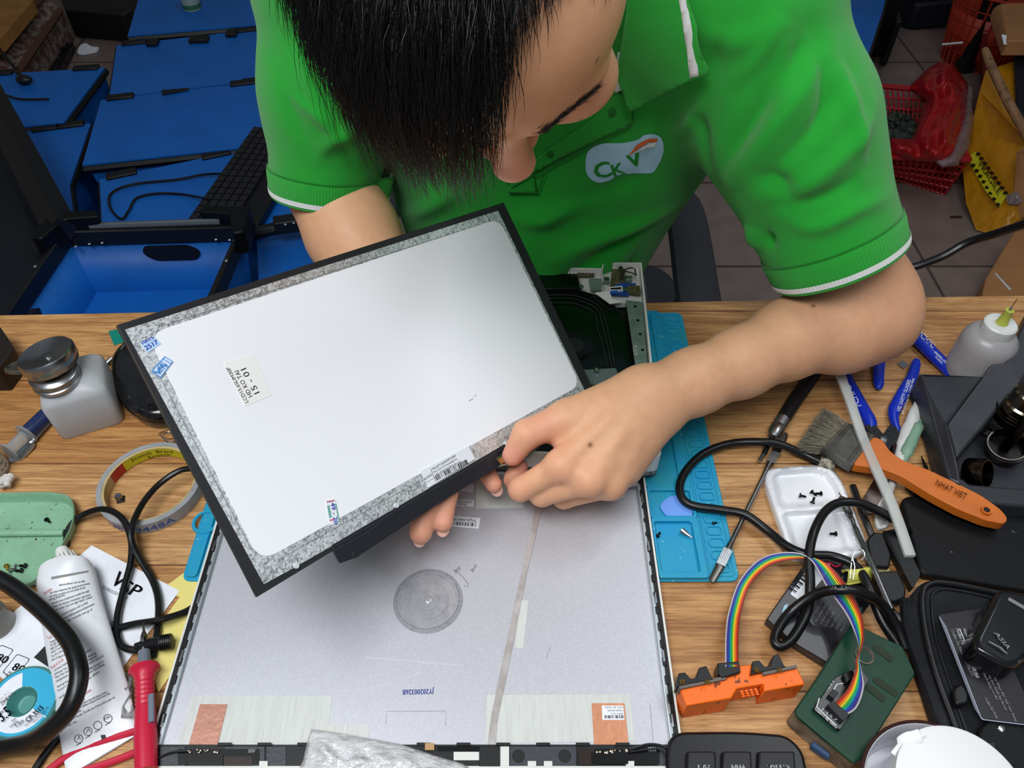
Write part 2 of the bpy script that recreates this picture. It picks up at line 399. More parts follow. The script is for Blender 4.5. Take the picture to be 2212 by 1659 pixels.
for P, R in fing:
    P = [PD(*p) for p in P]
    for i in range(3): BX.cone(P[i], P[i+1], R[i], R[i+1], .0035)
for c, r in ((mcp[0], .0128), (mcp[1], .0132), (mcp[2], .0118), (mcp[3], .0106)): BX.ell(c+V((0, -.001, .002)), (r, r, r*.95), k=.008)
# thumb
TP = [PD(*p) for p in ((1375, 848, .650), (1225, 902, .634), (1138, 938, .628), (1107, 984, .631))]
BX.cone(TP[0], TP[1], .0200, .0150, .014); BX.cone(TP[1], TP[2], .0145, .0118, .006); BX.cone(TP[2], TP[3], .0122, .0088, .004)
BX.cone(PD(1330, 905, .645), PD(1215, 955, .636), .015, .007, .012)      # web of the thumb
# tendons
for i in range(4): BX.cone(wrp[i].lerp(mcp[i], .45)+V((0, -.005, .0145)), mcp[i]+V((0, -.003, .007)), .0022, .0032, .007)
BX.cone(PD(1400, 930, .640), PD(1425, 880, .641), .004, .004, .010)
# other arm, behind the panel
FB = [PD(870, 790, .735), PD(900, 870, .70), PD(915, 915, .675)]
BX.chain([SHR, PD(712, 400, .80), PD(760, 500, .80), ELR]+FB, [.045, .043, .046, .040, .034, .028, .025], .018)
PALM = PD(950, 985, .648)
BX.cone(FB[-1], PALM, .024, .020, .015, flat=(FW, .7)); BX.cone(PALM+V((-.03, 0, 0)), PALM+V((.008, 0, 0)), .013, .012, .015)
for P, R in (([(930, 1010, .634), (922, 1085, .608), (909, 1150, .600)], [.0115, .0102, .0092]),
             ([(965, 1000, .636), (963, 1065, .617), (957, 1128, .607)], [.0110, .0096, .0080]),
             ([(1000, 985, .662), (1042, 1004, .655), (1066, 1046, .642)], [.0105, .0088, .0072]),
             ([(900, 1010, .620), (860, 1050, .612), (850, 1075, .612)], [.0100, .0088, .0075]),
             ([(905, 950, .660), (850, 960, .655), (815, 950, .650)], [.0150, .0120, .0095])):
    P = [PD(*p) for p in P]
    for i in range(2): BX.cone(P[i], P[i+1], R[i], R[i+1], .003)
# head
ax = (HL, HF, HT)
BX.ell(H(0, -.006, .022), (.084, .105, .088), ax, .012)
BX.ell(H(0, .030, -.026), (.075, .064, .078), ax, .02)
BX.ell(H(0, .036, .030), (.076, .070, .062), ax, .014)
BX.ell(H(0, .045, -.085), (.045, .045, .030), ax, .02); BX.ell(H(0, .078, -.102), (.018, .014, .014), ax, .015)
for s in (-1, 1):
    BX.ell(H(s*.044, .074, -.034), (.032, .026, .026), ax, .014)
    BX.cone(H(s*.060, -.01, -.05), H(s*.038, .06, -.098), .018, .015, .02)
    BX.cone(H(s*.014, .101, .008), H(s*.050, .083, .010), .0085, .0085, .014)
    BX.ell(H(s*.032, .104, -.010), (.015, .012, .0095), ax, .008, 's')
    BX.ell(H(s*.032, .087, -.010), (.0140, .0130, .0125), ax, .003)      # lids over the eye
    BX.ell(H(s*.083, -.012, -.016), (.006, .017, .030), (HL+HF*(-s*.35), HF+HL*(s*.35), HT), .005)
    BX.ell(H(s*.089, -.007, -.010), (.005, .009, .016), (HL+HF*(-s*.35), HF+HL*(s*.35), HT), .004, 's')
    BX.ell(H(s*.0125, .098, -.044), (.008, .009, .007), ax, .005)
BX.cone(H(0, .098, .004), H(0, .112, -.036), .0075, .0115, .009); BX.ell(H(0, .115, -.040), (.0135, .0105, .0100), ax, .006)
BX.cone(H(-.016, .088, -.066), H(.016, .088, -.066), .0055, .0055, .006); BX.cone(H(-.014, .087, -.076), H(.014, .087, -.076), .006, .006, .005)
BX.cone(H(-.022, .094, -.071), H(.022, .094, -.071), .0012, .0012, .002, 's')
sV, sF = BX.mesh(); sV = relax(sV, sF, 2, .45); sN = vnormals(sV, sF); del BX
def blob(c, r): return np.exp(-((sV-np.array(c))**2).sum(1)/r**2)
red = np.zeros(len(sV))
for c, r, a in [(mcp[0], .013, .8), (mcp[1], .013, .65), (mcp[2], .012, .6), (TP[3], .016, .9), (PD(1124, 1057, .628), .014, .5), (PD(1121, 1008, .65), .018, .9), (PD(1160, 925, .63), .02, .55),
                (PD(909, 1140, .6), .026, .6), (PD(957, 1115, .607), .026, .6), (PD(1066, 1040, .642), .02, .6), (H(0, .112, -.040), .02, .7), (H(.045, .07, -.03), .03, .45), (H(-.045, .07, -.03), .03, .45), (ELL, .05, .25), (PD(1170, 1068, .634), .012, .4)]:
    red = np.maximum(red, a*blob(c, r))
mole = np.zeros(len(sV)); bv = BVHTree.FromPolygons([tuple(v) for v in sV], [tuple(f) for f in sF])
def hit(bvh, x, y):
    r = ray(x, y).normalized(); h = bvh.ray_cast(CAM, r); return h[0], h[1]
for x, y, r in ((1275, 961, .0016), (1757, 661, .0013), (1217, 303, .0014), (1290, 130, .0012), (1255, 258, .0009)):
    h = hit(bv, x, y)[0]
    if h: mole = np.maximum(mole, blob(h, r*1.2))
lip = .9*np.exp(-(((sV-np.array(H(0, .092, -.071))) @ np.array([list(HL), list(HF), list(HT)]).T/np.array([.02, .02, .008]))**2).sum(1))
red = np.maximum(red, lip)
SK = mat('skin', '#cf9a72', .47, sss=.12, bump=(420, .22, .0006)); nt = SK.node_tree; N = nt.nodes; b = N['Principled BSDF']
b.inputs['Specular IOR Level'].default_value = .35
at = N.new('ShaderNodeAttribute'); at.attribute_name = 'red'; a2 = N.new('ShaderNodeAttribute'); a2.attribute_name = 'mole'
nz = N.new('ShaderNodeTexNoise'); nz.inputs['Scale'].default_value = 70; nz.inputs['Detail'].default_value = 6
x0 = N.new('ShaderNodeMix'); x0.data_type = 'RGBA'; x0.inputs[6].default_value = lin('#e4b08a'); x0.inputs[7].default_value = lin('#d39d77'); nt.links.new(nz.outputs[0], x0.inputs[0])
x1 = N.new('ShaderNodeMix'); x1.data_type = 'RGBA'; nt.links.new(at.outputs['Fac'], x1.inputs[0]); nt.links.new(x0.outputs[2], x1.inputs[6]); x1.inputs[7].default_value = lin('#d98c7c')
x2 = N.new('ShaderNodeMix'); x2.data_type = 'RGBA'; nt.links.new(a2.outputs['Fac'], x2.inputs[0]); nt.links.new(x1.outputs[2], x2.inputs[6]); x2.inputs[7].default_value = lin('#5a3524')
nt.links.new(x2.outputs[2], b.inputs['Base Color'])
skin = npmesh('body', sV, sF, [SK], person, attrs={'red': red, 'mole': mole})
# fingernails
NAIL = mat('nail', '#e2b3a2', .25, coat=.4)
for tip, prev, back in ((PD(909, 1150, .600), PD(922, 1085, .608), .0072), (PD(957, 1128, .607), PD(963, 1065, .615), .0062), (PD(1066, 1046, .642), PD(1045, 1000, .645), .0056)):
    d = (tip-prev).normalized(); n_ = (FW-d*FW.dot(d)).normalized(); s_ = d.cross(n_)
    q = MB(); q.ball(tip+n_*back*.78+d*.0035, 1, sc=(.0058, .0078, .0022), R=Matrix((s_, d, n_)).transposed()); q.build('fingernail', NAIL, person)
EYE = mat('eye_white', '#e9e4dc', .2)
for s in (-1, 1):
    q = MB(); q.ball(H(s*.032, .0855, -.0115), .0120); q.build('eye', EYE, person)
# --- brows
HAIR = mat('hair', '#040405', .27, spec=.8, mot=(60, .4, .7), col2='#0a0a0c')
def strands(name, roots, dirs, length, rad, comb, keep, m, parent, seg=6, stiff=.6, seed=3):
    rs = np.random.RandomState(seed); n = len(roots); P = roots.copy(); D = dirs.copy(); rows = []
    for i in range(seg+1):
        rows.append(P.copy())
        D = D*stiff+comb(P)*(1-stiff)+rs.normal(0, .11, P.shape); D /= np.linalg.norm(D, axis=1)[:, None]
        P = keep(P+D*(length/seg)[:, None])
    rows = np.array(rows); VV = []; tang = np.gradient(rows, axis=0); ref = rs.normal(size=(n, 3))
    for i in range(seg+1):
        t = tang[i]/(np.linalg.norm(tang[i], axis=1)[:, None]+1e-9); u = np.cross(t, ref); u /= np.linalg.norm(u, axis=1)[:, None]+1e-9; v = np.cross(t, u)
        r = rad*(1-.9*(i/seg)**2)
        for k in range(3): VV.append(rows[i]+(u*math.cos(k*2.094)+v*math.sin(k*2.094))*r)
    VV = np.array(VV); idx = np.arange(n); F = []
    for i in range(seg):
        for k in range(3):
            a, b_ = i*3+k, i*3+(k+1) % 3; F.append(np.stack([a*n+idx, b_*n+idx, (b_+3)*n+idx, (a+3)*n+idx], 1))
    return npmesh(name, VV.reshape(-1, 3), np.concatenate(F), [m], parent)
AX = np.array([list(HL), list(HF), list(HT)]); HC_ = np.array(HC)
def toL(P): return (P-HC_) @ AX.T
def toW(Q): return Q @ AX+HC_
SC = np.array([0, -.006, .022]); SR = np.array([.084, .105, .088])
def keep(P):
    q = (toL(P)-SC)/(SR+.004); d = np.linalg.norm(q, axis=1); k = np.where(d < 1, 1/np.maximum(d, .01), 1); return toW(q*k[:, None]*(SR+.004)+SC)
# scalp samples
N0 = 36000; u = np.random.normal(size=(N0, 3)); u /= np.linalg.norm(u, axis=1)[:, None]
L0 = u*(SR+.001)+SC
l, f_, t_ = L0[:, 0], L0[:, 1], L0[:, 2]
hl = .056+.030*np.clip((l+.02)/.03, 0, 1)-.055*np.clip((np.abs(l)-.040)/.03, 0, 1)         # height of the hairline above the brow
front = np.clip((f_-.0)/.05, 0, 1)
ok = t_ > hl*front+(-.055)*(1-front)
ok &= ~((np.abs(l) > .060) & (f_ > .022) & (t_ < .030))
L0 = L0[ok]; u = u[ok]; l, f_, t_ = L0[:, 0], L0[:, 1], L0[:, 2]
whorl = np.array([.0, -.065, .085])
def comb(P):
    q = toL(P); d = q-whorl; d[:, 0] -= .035*(q[:, 1] > .0)*np.clip((q[:, 1])/.06, 0, 1)*(q[:, 0] < .05)
    nn = (q-SC)/SR**2; nn /= np.linalg.norm(nn, axis=1)[:, None]
    d = d-nn*(d*nn).sum(1)[:, None]; d /= np.linalg.norm(d, axis=1)[:, None]+1e-9
    d[:, 1] += .25*np.clip(q[:, 1]/.08, 0, 1)
    return d @ AX
top = np.clip((t_-.02)/.05, 0, 1)
sidefade = np.clip((l-.02)/.045, 0, 1)
length = (.012+.040*top)*(1-.55*sidefade)+np.random.uniform(-.006, .008, len(l))
length += .028*np.clip(-(l-.030)/.05, 0, 1)*np.clip(f_/.05, 0, 1)+np.random.uniform(-.008, .006, len(l))*np.clip(f_/.05, 0, 1)
length *= 1-.60*np.clip((l+.012)/.03, 0, 1)*np.clip(f_/.04, 0, 1)
dirs = (u/SR); dirs /= np.linalg.norm(dirs, axis=1)[:, None]; dirs = dirs @ AX
strands('hair', toW(L0), dirs*.9, np.maximum(length, .006), .00027, comb, keep, HAIR, person, 7, .62)
cap = MB(); rows = []
q = MB(); q.ball((0, 0, 0), 1, n=48)
cv = np.array(q.v); cl = cv*(SR+.0028)+SC; cf = []
for f in q.f:
    c = cl[list(f)].mean(0); a = abs(c[0]); fr = min(max(c[1]/.05, 0), 1); h_ = (.060+.030*min(max((c[0]+.02)/.03, 0), 1)-.055*min(max((a-.040)/.03, 0), 1))*fr-.052*(1-fr)
    if c[2] > h_+.002 and not (a > .058 and c[1] > .018 and c[2] < .034): cf.append(f)
q.v = [tuple(v) for v in toW(cl)]; q.f = cf; q.m = [0]*len(cf); q.build('hair_base', HAIR, person)
for s in (-1, 1):
    n = 460; a = np.random.uniform(0, 1, n); wd = np.random.normal(0, .0024, n)
    Lb = np.stack([s*(.008+.044*a), .116-.020*a**1.8, .012+.008*a-.012*a**3+wd], 1)
    R_ = []
    for p in toW(Lb):
        h = bv.find_nearest(V(p)); R_.append(list(h[0]))
    R_ = np.array(R_); D_ = np.array([[s*.8, -.15, .35]]*n)+np.random.normal(0, .2, (n, 3)); D_ = D_ @ AX
    strands('eyebrow', R_, D_, np.full(n, .008)*np.random.uniform(.5, 1.1, n), .00013, lambda P: np.tile(np.array([[s*.9, -.35, .2]]) @ AX, (len(P), 1)), lambda P: P, HAIR, person, 3, .7)
# ============================================================ shirt
GR = '#1f9a2e'
def cloth(name, col, wave=None, ao=0):
    m = mat(name, col, .85, bump=(1900, .8, .0006), spec=.2, mot=(9, .3, .75), col2=col); b = m.node_tree.nodes['Principled BSDF']
    b.inputs['Sheen Weight'].default_value = .25; b.inputs['Sheen Roughness'].default_value = .5; return m
SHIRT = cloth('green_pique', '#22a031'); RIB = cloth('green_rib', '#26a435'); WHT = cloth('white_knit', '#e8ecea'); DGR = cloth('green_seam', '#12701d')
SF = Field((-.36, .44, .56), (.46, 1.02, 1.27), .0032)
SF.cone(NB+V((0, .02, 0)), CH, .085, .125, .05)
for a, b_, ra, rb in ((SHL, CH+V((.05, 0, 0)), .066, .105), (SHR, CH+V((-.04, 0, 0)), .060, .105), (SHL, NB, .066, .07), (SHR, NB, .062, .07)): SF.cone(a, b_, ra, rb, .03)
SF.cone(CH+V((.128, -.05, -.03)), BE+V((.062, -.035, .02)), .098, .098, .04); SF.cone(CH+V((-.08, .0, -.02)), BE+V((-.040, -.03, 0)), .110, .100, .04)
SF.cone(BE+V((.02, -.03, 0)), HI, .118, .12, .04)
CL = PD(1808, 556, .690); CR = PD(702, 410, .800)                     # centres of the sleeve ends
dL = (CL-SHL).normalized(); dR = (CR-SHR).normalized()
SF.chain([SHL, SHL.lerp(CL, .5), CL+dL*.02], [.069, .0640, .0580], .035); SF.chain([SHR, SHR.lerp(CR, .5), CR+dR*.02], [.064, .058, .0530], .03)
SF.cone(SHL.lerp(CL, .42), CH+V((.13, -.03, -.05)), .050, .07, .035)
hV, hF = SF.mesh(); del SF
hV = relax(hV, hF, 2, .5)
bvs = BVHTree.FromPolygons([tuple(v) for v in hV], [tuple(f) for f in hF])
# folds: ridges (+) and valleys (-) running over the cloth
FOLDS = [([(1548, 398), (1600, 300), (1680, 180), (1745, 60)], -.006, .010), ([(1575, 395), (1650, 300), (1735, 190), (1790, 90)], .005, .011), ([(1600, 420), (1700, 340), (1790, 230), (1835, 150)], -.0035, .009),
         ([(1640, 430), (1740, 400), (1850, 300), (1885, 230)], .004, .010), ([(1690, 440), (1790, 420), (1860, 370)], -.004, .008), ([(1690, 470), (1760, 490), (1850, 450), (1920, 420)], .004, .009),
         ([(1640, 380), (1690, 400), (1700, 440)], -.006, .009), ([(1560, 420), (1620, 480), (1640, 540)], .005, .011), ([(1660, 500), (1665, 540)], -.005, .006),
         ([(1545, 405), (1450, 450), (1330, 500), (1200, 560)], .007, .013), ([(1500, 440), (1400, 490), (1290, 560), (1200, 620)], -.006, .012), ([(1500, 480), (1420, 540), (1330, 610)], .005, .010),
         ([(1530, 430), (1480, 520), (1420, 600)], -.004, .008), ([(1545, 395), (1520, 300), (1500, 230)], -.004, .010), ([(1440, 210), (1400, 290), (1380, 330)], .003, .008), ([(1380, 360), (1340, 400), (1200, 440)], -.003, .012),
         ([(1700, 60), (1690, 160), (1650, 250)], .004, .008), ([(1760, 90), (1780, 220), (1750, 330)], -.004, .007), ([(1800, 120), (1840, 240), (1860, 380)], .004, .008), ([(1560, 60), (1540, 160), (1500, 250)], -.003, .008), ([(1450, 300), (1500, 250), (1560, 120)], .003, .007), ([(1540, 430), (1470, 470), (1380, 540), (1330, 640)], -.005, .008), ([(1250, 440), (1180, 480), (1120, 480)], .004, .008), ([(690, 340), (720, 300), (790, 260)], .0035, .008), ([(620, 200), (700, 260), (770, 330)], .003, .007),
         ([(1300, 420), (1200, 460), (1100, 470)], .003, .012), ([(1000, 400), (940, 440), (880, 470)], .004, .012), ([(760, 200), (800, 330), (830, 440)], -.006, .010), ([(640, 60), (680, 200), (740, 340)], .0035, .010),
         ([(600, 120), (640, 260), (690, 360)], -.002, .009), ([(700, 130), (745, 260), (790, 380)], .004, .009), ([(1500, 60), (1600, 90), (1700, 20)], .003, .012), ([(1560, 200), (1640, 120), (1700, 20)], .003, .009)]
hN = vnormals(hV, hF); disp = np.zeros(len(hV))
for pl, amp, wd in FOLDS:
    P = [bvs.ray_cast(CAM, ray(*p).normalized())[0] for p in pl]; P = [p for p in P if p]
    if len(P) < 2: continue
    P = smooth_path(P, 6); best = np.full(len(hV), 9.0); tt = np.zeros(len(hV))
    for i in range(len(P)-1):
        a = np.array(P[i]); ab = np.array(P[i+1])-a; t = np.clip(((hV-a) @ ab)/(ab @ ab+1e-12), 0, 1); d = np.linalg.norm(hV-a-t[:, None]*ab, axis=1)
        m = d < best; best = np.where(m, d, best); tt = np.where(m, (i+t)/(len(P)-1), tt)
    disp += 1.55*amp*np.exp(-(best/(wd*.82))**2)*np.clip(np.sin(PI*np.clip(tt, .06, .94)), .15, 1)
def wob(P, s, seed):
    r = np.random.RandomState(seed); o = 0
    for _ in range(7):
        k = r.normal(size=3)*s; o = o+np.sin(P @ k+r.uniform(0, 6))
    return o/7
disp += .0022*wob(hV, 28, 4)+.0011*wob(hV, 75, 9)
hV = hV+hN*disp[:, None]
# cut the sleeves open
fc = hV[hF].mean(1); kill = np.zeros(len(hF), bool)
for c, d in ((CL, dL), (CR, dR)):
    kill |= (((fc-np.array(c)) @ np.array(d)) > 0) & (np.linalg.norm(fc-np.array(c)-np.array(d)*.012, axis=1) < .068)
nk = HC_*.35+np.array(NB)*.65; kill |= np.linalg.norm(fc-np.array(NB+V((0, -.01, .06))), axis=1) < .062
hF = hF[~kill]
shirt = npmesh('polo_shirt', hV, hF, [SHIRT], person); q = shirt.modifiers.new('solid', 'SOLIDIFY'); q.thickness = .0016; q.offset = 0
bvs = BVHTree.FromPolygons([tuple(v) for v in hV], [tuple(f) for f in hF])
def drape(outline, off, step=10, extra=None):
    """cloth patch with the given outline, laid on the shirt"""
    pts = [V((p[0], p[1])) for p in outline]; n = len(pts); xs = [p.x for p in pts]; ys = [p.y for p in pts]; P2 = list(pts)
    y = min(ys)+step/2
    while y < max(ys):
        x = min(xs)+step/2
        while x < max(xs):
            c = False
            for i in range(n):
                a, b = pts[i], pts[i-1]
                if (a.y > y) != (b.y > y) and x < (b.x-a.x)*(y-a.y)/(b.y-a.y)+a.x: c = not c
            if c: P2.append(V((x, y)))
            x += step
        y += step
    vv, _, ff, _, _, _ = geometry.delaunay_2d_cdt(P2, [(i, (i+1) % n) for i in range(n)], [tuple(range(n))], 1, 1e-4)
    out = []
    last = None
    for v in vv:
        h, nn = hit(bvs, v.x, v.y)
        if h is None: h, nn = (last or (PD(v.x, v.y, .7), -FW))
        last = (h, nn); nn = nn if nn.dot(ray(v.x, v.y)) < 0 else -nn
        o_ = off(v.x, v.y) if callable(off) else off
        out.append(h+nn*o_)
    return out, ff
def pxs(pts, n=4):                                                     # smooth closed outline
    P = [V((p[0], p[1], 0)) for p in pts]; k = len(P); out = []
    for i in range(k):
        a, b, c, d = P[i-1], P[i], P[(i+1) % k], P[(i+2) % k]
        for j in range(n):
            t = j/n; out.append(.5*((2*b)+(-a+c)*t+(2*a-5*b+4*c-d)*t*t+(-a+3*b-3*c+d)*t**3))
    return out
def dens(pts, step=12):
    out = []
    for i in range(len(pts)):
        a = V(pts[i]); b = V(pts[(i+1) % len(pts)]); k = max(1, int((b-a).length/step))
        out += [a.lerp(b, j/k) for j in range(k)]
    return out
def dmesh(name, outline, off, m, solid=.0012, step=10, parent=None):
    q = MB(); v, f = drape(outline, off, step); q.add(v, f)
    o = q.build(name, m, parent or person); 
    if solid: s_ = o.modifiers.new('solid', 'SOLIDIFY'); s_.thickness = solid; s_.offset = 0
    return o
# placket, buttonholes, collar
dmesh('placket', dens([(1338, 195), (1366, 215), (1368, 262), (1230, 330), (1150, 372), (1160, 416), (1098, 416), (1096, 392), (1170, 330), (1280, 255)]), .0030, SHIRT, .0012)
st = MB()
for pl in ([(1368, 262), (1300, 300), (1200, 350), (1104, 402)], [(1362, 268), (1290, 306), (1190, 358), (1110, 398)], [(1098, 412), (1160, 416), (1178, 372)], [(1097, 396), (1094, 376)]):
    P = [hit(bvs, *p) for p in [tuple(V((*a, 0)).lerp(V((*b_, 0)), t/5)[:2]) for a, b_ in zip(pl[:-1], pl[1:]) for t in range(6)]]
    P = [h+n_*(.0042 if n_.dot(FW) < 0 else -.0042) for h, n_ in P if h]
    if len(P) > 2: st.tube(P, .0006, 5)
st.build('stitching', DGR, person)
for x, y in ((1328, 236), (1192, 328)):
    h, n_ = hit(bvs, x, y)
    if h: q = MB(); q.ball(h+n_*.0042, .0028, sc=(1.6, .5, 1.6)); q.build('buttonhole', DGR, person)
co = lambda x, y: .007+.006*min(max((y-20)/150, 0), 1)
dmesh('collar', dens([(1362, -60), (1470, -60), (1516, 60), (1532, 140), (1450, 180), (1368, 221), (1350, 150), (1356, 40)]), co, RIB, .002)
dmesh('collar_stripe', dens([(1466, -40), (1480, -40), (1506, 60), (1520, 141), (1506, 146), (1491, 60)], 10), lambda x, y: co(x, y)+.0014, WHT, .0008)
dmesh('neck_tape', dens([(1340, 105), (1352, 110), (1358, 182), (1332, 196), (1330, 150)], 10), .0035, WHT, .0008)
# collar round the back of the neck
kc = NB+V((0, -.01, .06)); ka = (H(0, -.07, -.11)-NB).normalized(); ku = ka.orthogonal().normalized(); kw = ka.cross(ku); rows = []
for j in range(73):
    d = ku*math.cos(2*PI*j/72)+kw*math.sin(2*PI*j/72); h = bvs.find_nearest(kc+d*.062)[0]; o_, nn = bvs.find_nearest(h+d*.040)[:2]; x, y = px(h)
    if nn.dot(o_-CH) < 0: nn = -nn
    if (y > -15 and not 690 < x < 1000) or x > 1330: rows.append(None)
    else: rows.append([h-ka*.004, h+ka*.016-d*.002, h+ka*.019+d*.005, h.lerp(o_, .5)+nn*.010, o_+nn*.005])
q = MB(); run = []
for r_ in rows+[None]:
    if r_: run.append(r_)
    else:
        if len(run) > 2: q.strip(run)
        run = []
if q.v: q.build('collar_back', RIB, person, solid=.002)
# sleeve bands
def band(c, d, r, tilt, name='sleeve_cuff', hgt=.030, arm_r=.05):
    d = V(d).normalized(); u = d.orthogonal(); u = (UP-d*UP.dot(d)).normalized(); w_ = d.cross(u); n = 360
    rings = []; stripe = []
    # follow the shirt's own section
    rad = []
    for j in range(n):
        a = 2*PI*j/n; dr = (u*math.cos(a)+w_*math.sin(a)); h = bvs.ray_cast(c-d*.006+dr*.12, -dr, .12); rad.append((h[0]-(c-d*.006)).length if h[0] else r)
    rad = np.array(rad); rad = np.clip(rad, r*.8, r*1.25)
    for _ in range(30): rad = (np.roll(rad, 1)+rad+np.roll(rad, -1))/3
    def rg(h, k, rib): return [c+d*h+(u*math.cos(2*PI*j/n)+w_*math.sin(2*PI*j/n))*(rad[j]*k+.0010+(.0004 if j % 3 == 0 else 0)*rib) for j in range(n)]
    z0, z1 = -.022, .008
    prof = [(z0, .99), (z0+.001, 1.02), (z0+.006, 1.028), (z1-.010, 1.0), (z1-.001, .975), (z1, .95), (z1-.004, .93)]
    q = MB(); q.strip([rg(h, k, 1) for h, k in prof], closed=True); q.build(name, RIB, person)
    q = MB(); q.strip([[p+(p-c-d*((p-c).dot(d))).normalized()*.0008 for p in rg(h, k, 1)] for h, k in ((z1-.0088, .9975), (z1-.0035, .982))], closed=True); q.build('cuff_stripe', WHT, person)
    q = MB(); q.strip([[p+(p-c-d*((p-c).dot(d))).normalized()*.0006 for p in rg(h, k, 0)] for h, k in ((z0-.0005, 1.01), (z0+.001, 1.022))], closed=True); q.build('cuff_seam', DGR, person)
band(CL, dL, .058, 0); band(CR, dR, .053, 0)
# printed logo on the chest
PATCH = mat('print_pale_blue', '#a9d3e6', .5, spec=.3); PG = mat('print_green', '#1f8a2a', .5); PO = mat('print_orange', '#e0662a', .5); PW = mat('print_white', '#e9efee', .5)
LGO = pxs([(1266, 355), (1272, 325), (1300, 309), (1345, 307), (1380, 300), (1395, 290), (1415, 288), (1432, 300), (1433, 330), (1415, 365), (1402, 372), (1370, 372), (1335, 376), (1315, 388), (1290, 392), (1271, 378)])
lg = dmesh('logo_print', LGO, .0016, PATCH, 0, 8)
def draped_text(q, s, p0, p1, h, off, m=0, bold=0):
    vs, fs, w0, h0 = glyph(s); a = V((*p0, 0)); e = V((*p1, 0))-a; u = V((e.y, -e.x, 0)).normalized(); out = []
    for v in vs:
        p = a+e*(v[0]/w0)+u*(v[1]/h0*h); hh, nn = hit(bvs, p.x, p.y); out.append((hh+nn*(off if nn.dot(FW) < 0 else -off)) if hh else PD(p.x, p.y, .7))
    q.add(out, fs, m)
q = MB(); 
for k in range(4): draped_text(q, 'C', (1288+k, 385-k*.5), (1322+k, 377-k*.5), 34-k, .0024)
for k in range(3): draped_text(q, 'K', (1326+k, 377), (1350+k, 370), 24, .0024); draped_text(q, 'V', (1360+k*2, 359), (1386+k*2, 351), 27, .0024)
q.build('logo_letters', PG, lg.parent)
dmesh('logo_swoosh', dens([(1356, 335), (1380, 310), (1402, 296), (1422, 296), (1420, 302), (1400, 304), (1382, 318)], 6), .0024, PO, 0, 5); dmesh('logo_swoosh', dens([(1368, 330), (1386, 316), (1402, 305), (1419, 303), (1413, 314), (1398, 314)], 6), .0025, PW, 0, 5)
# trousers and chair, mostly hidden behind the bench
TR = cloth('dark_trousers', '#20242c')
TF = Field((-.30, .35, .02), (.34, 1.10, .72), .008)
TF.cone(HI+V((-.04, 0, 0)), HI+V((.06, 0, 0)), .125, .125, .04)
for s in (-1, 1):
    TF.cone(HI+V((s*.07, -.02, -.01)), V((.015+s*.13, .42, .53)), .085, .062, .04); TF.cone(V((.015+s*.13, .42, .53)), V((.015+s*.14, .48, .08)), .060, .045, .03)
tV, tF = TF.mesh(); npmesh('trousers', tV, tF, [TR], person)
SH = mat('shoe_black', '#15151a', .5)
for s in (-1, 1):
    q = MB(); q.ball((.015+s*.14, .43, .045), .05, sc=(.9, 2.3, .9)); q.build('shoe', SH, person)
ch = thing('office_chair', 'dark grey padded chair the person in green sits on', 'chair', (.03, .95, 0))
CF = mat('chair_fabric', '#34363d', .8, bump=(900, .3)); CP = mat('chair_plastic', '#17181b', .5)
q = MB(); q.prism(rrect((.03, .88, .425), .54, .50, .08, 0, 6), .06); q.build('seat', CF, ch, bevel=.02, seg=3)
q = MB(); q.tube([V((-.27, 1.18, .95)), V((-.20, 1.22, .97)), V((.03, 1.24, .98)), V((.26, 1.22, .97)), V((.33, 1.18, .95))], .05, 12); q.prism([V((-.24, 1.17, .9)), V((.30, 1.17, .9)), V((.28, 1.17, .52)), V((-.22, 1.17, .52))], V((0, .06, 0))); q.build('backrest', CF, ch, bevel=.02, seg=3)
for s, nm in ((-1, 0), (1, 0)):
    x = .03+s*.215
    q = MB(); q.tube(smooth_path([V((x, .70, .640)), V((x, .78, .655)), V((x+s*.01, .95, .655)), V((x, 1.02, .64))], 4), .030, 12, flat=.55); q.build('armrest', CF, ch)
    q = MB(); q.tube([V((x+s*.02, .9, .63)), V((x+s*.03, .9, .40)), V((x-s*.05, .88, .385))], .016, 10); q.build('armrest_support', CP, ch)
q = MB(); q.tube([V((.03, .9, .36)), V((.03, .9, .10))], .03, 14); q.build('gas_post', CP, ch)
for k in range(5):
    a = k*2*PI/5+.3; q = MB(); e = V((math.cos(a), math.sin(a), 0)); c = V((.03, .9, .09)); q.tube([c, c+e*.28+V((0, 0, -.03))], [.024, .014], 8); q.ball(c+e*.28+V((0, 0, -.062)), .028, sc=(.6, 1, 1)); q.build('leg', CP, ch)
# ============================================================ helpers for things lying on the bench
def flat(name, pts, z, th, m, parent=None, r=0, bevel=0, hole=None, n=5, **kw):
    P = [T(p[0], p[1], z) for p in pts]
    if r: P = rndpoly(P, r, n)
    q = MB(); q.prism(P, th); return q.build(name, m, parent, bevel=bevel, **kw)
def ftext(q, s, a, b, up, hpx, z, m=0, **kw):
    """text lying on the bench plane z: from photo point a to b, tops towards the photo direction up"""
    p0, p1 = T(*a, z), T(*b, z); u = T(a[0]+up[0], a[1]+up[1], z)-p0; h = u.length/math.hypot(*up)*hpx; text(q, s, p0, p1, u, h, m, **kw)
def cable(name, pts, r, m, parent=None, n=10, k=7, **kw):
    q = MB(); q.tube(smooth_path([T(p[0], p[1], p[2]) for p in pts], k), r, n); o = q.build(name, m, parent); return o
BLK = mat('black_plastic', '#0d0e11', .42, bump=(700, .15, .0004)); INK = mat('black_ink', '#1c1c20', .6); WINK = mat('white_ink', '#e6e6e6', .6)
WPAP = mat('white_paper', '#ebedf3', .8, bump=(60, .1), mot=(20, .45, .8), col2='#d2d5de')
STEEL = mat('steel', '#a9abae', .28, 1, bump=(500, .1, .0003), mot=(30, .4, .7), col2='#7f8184')
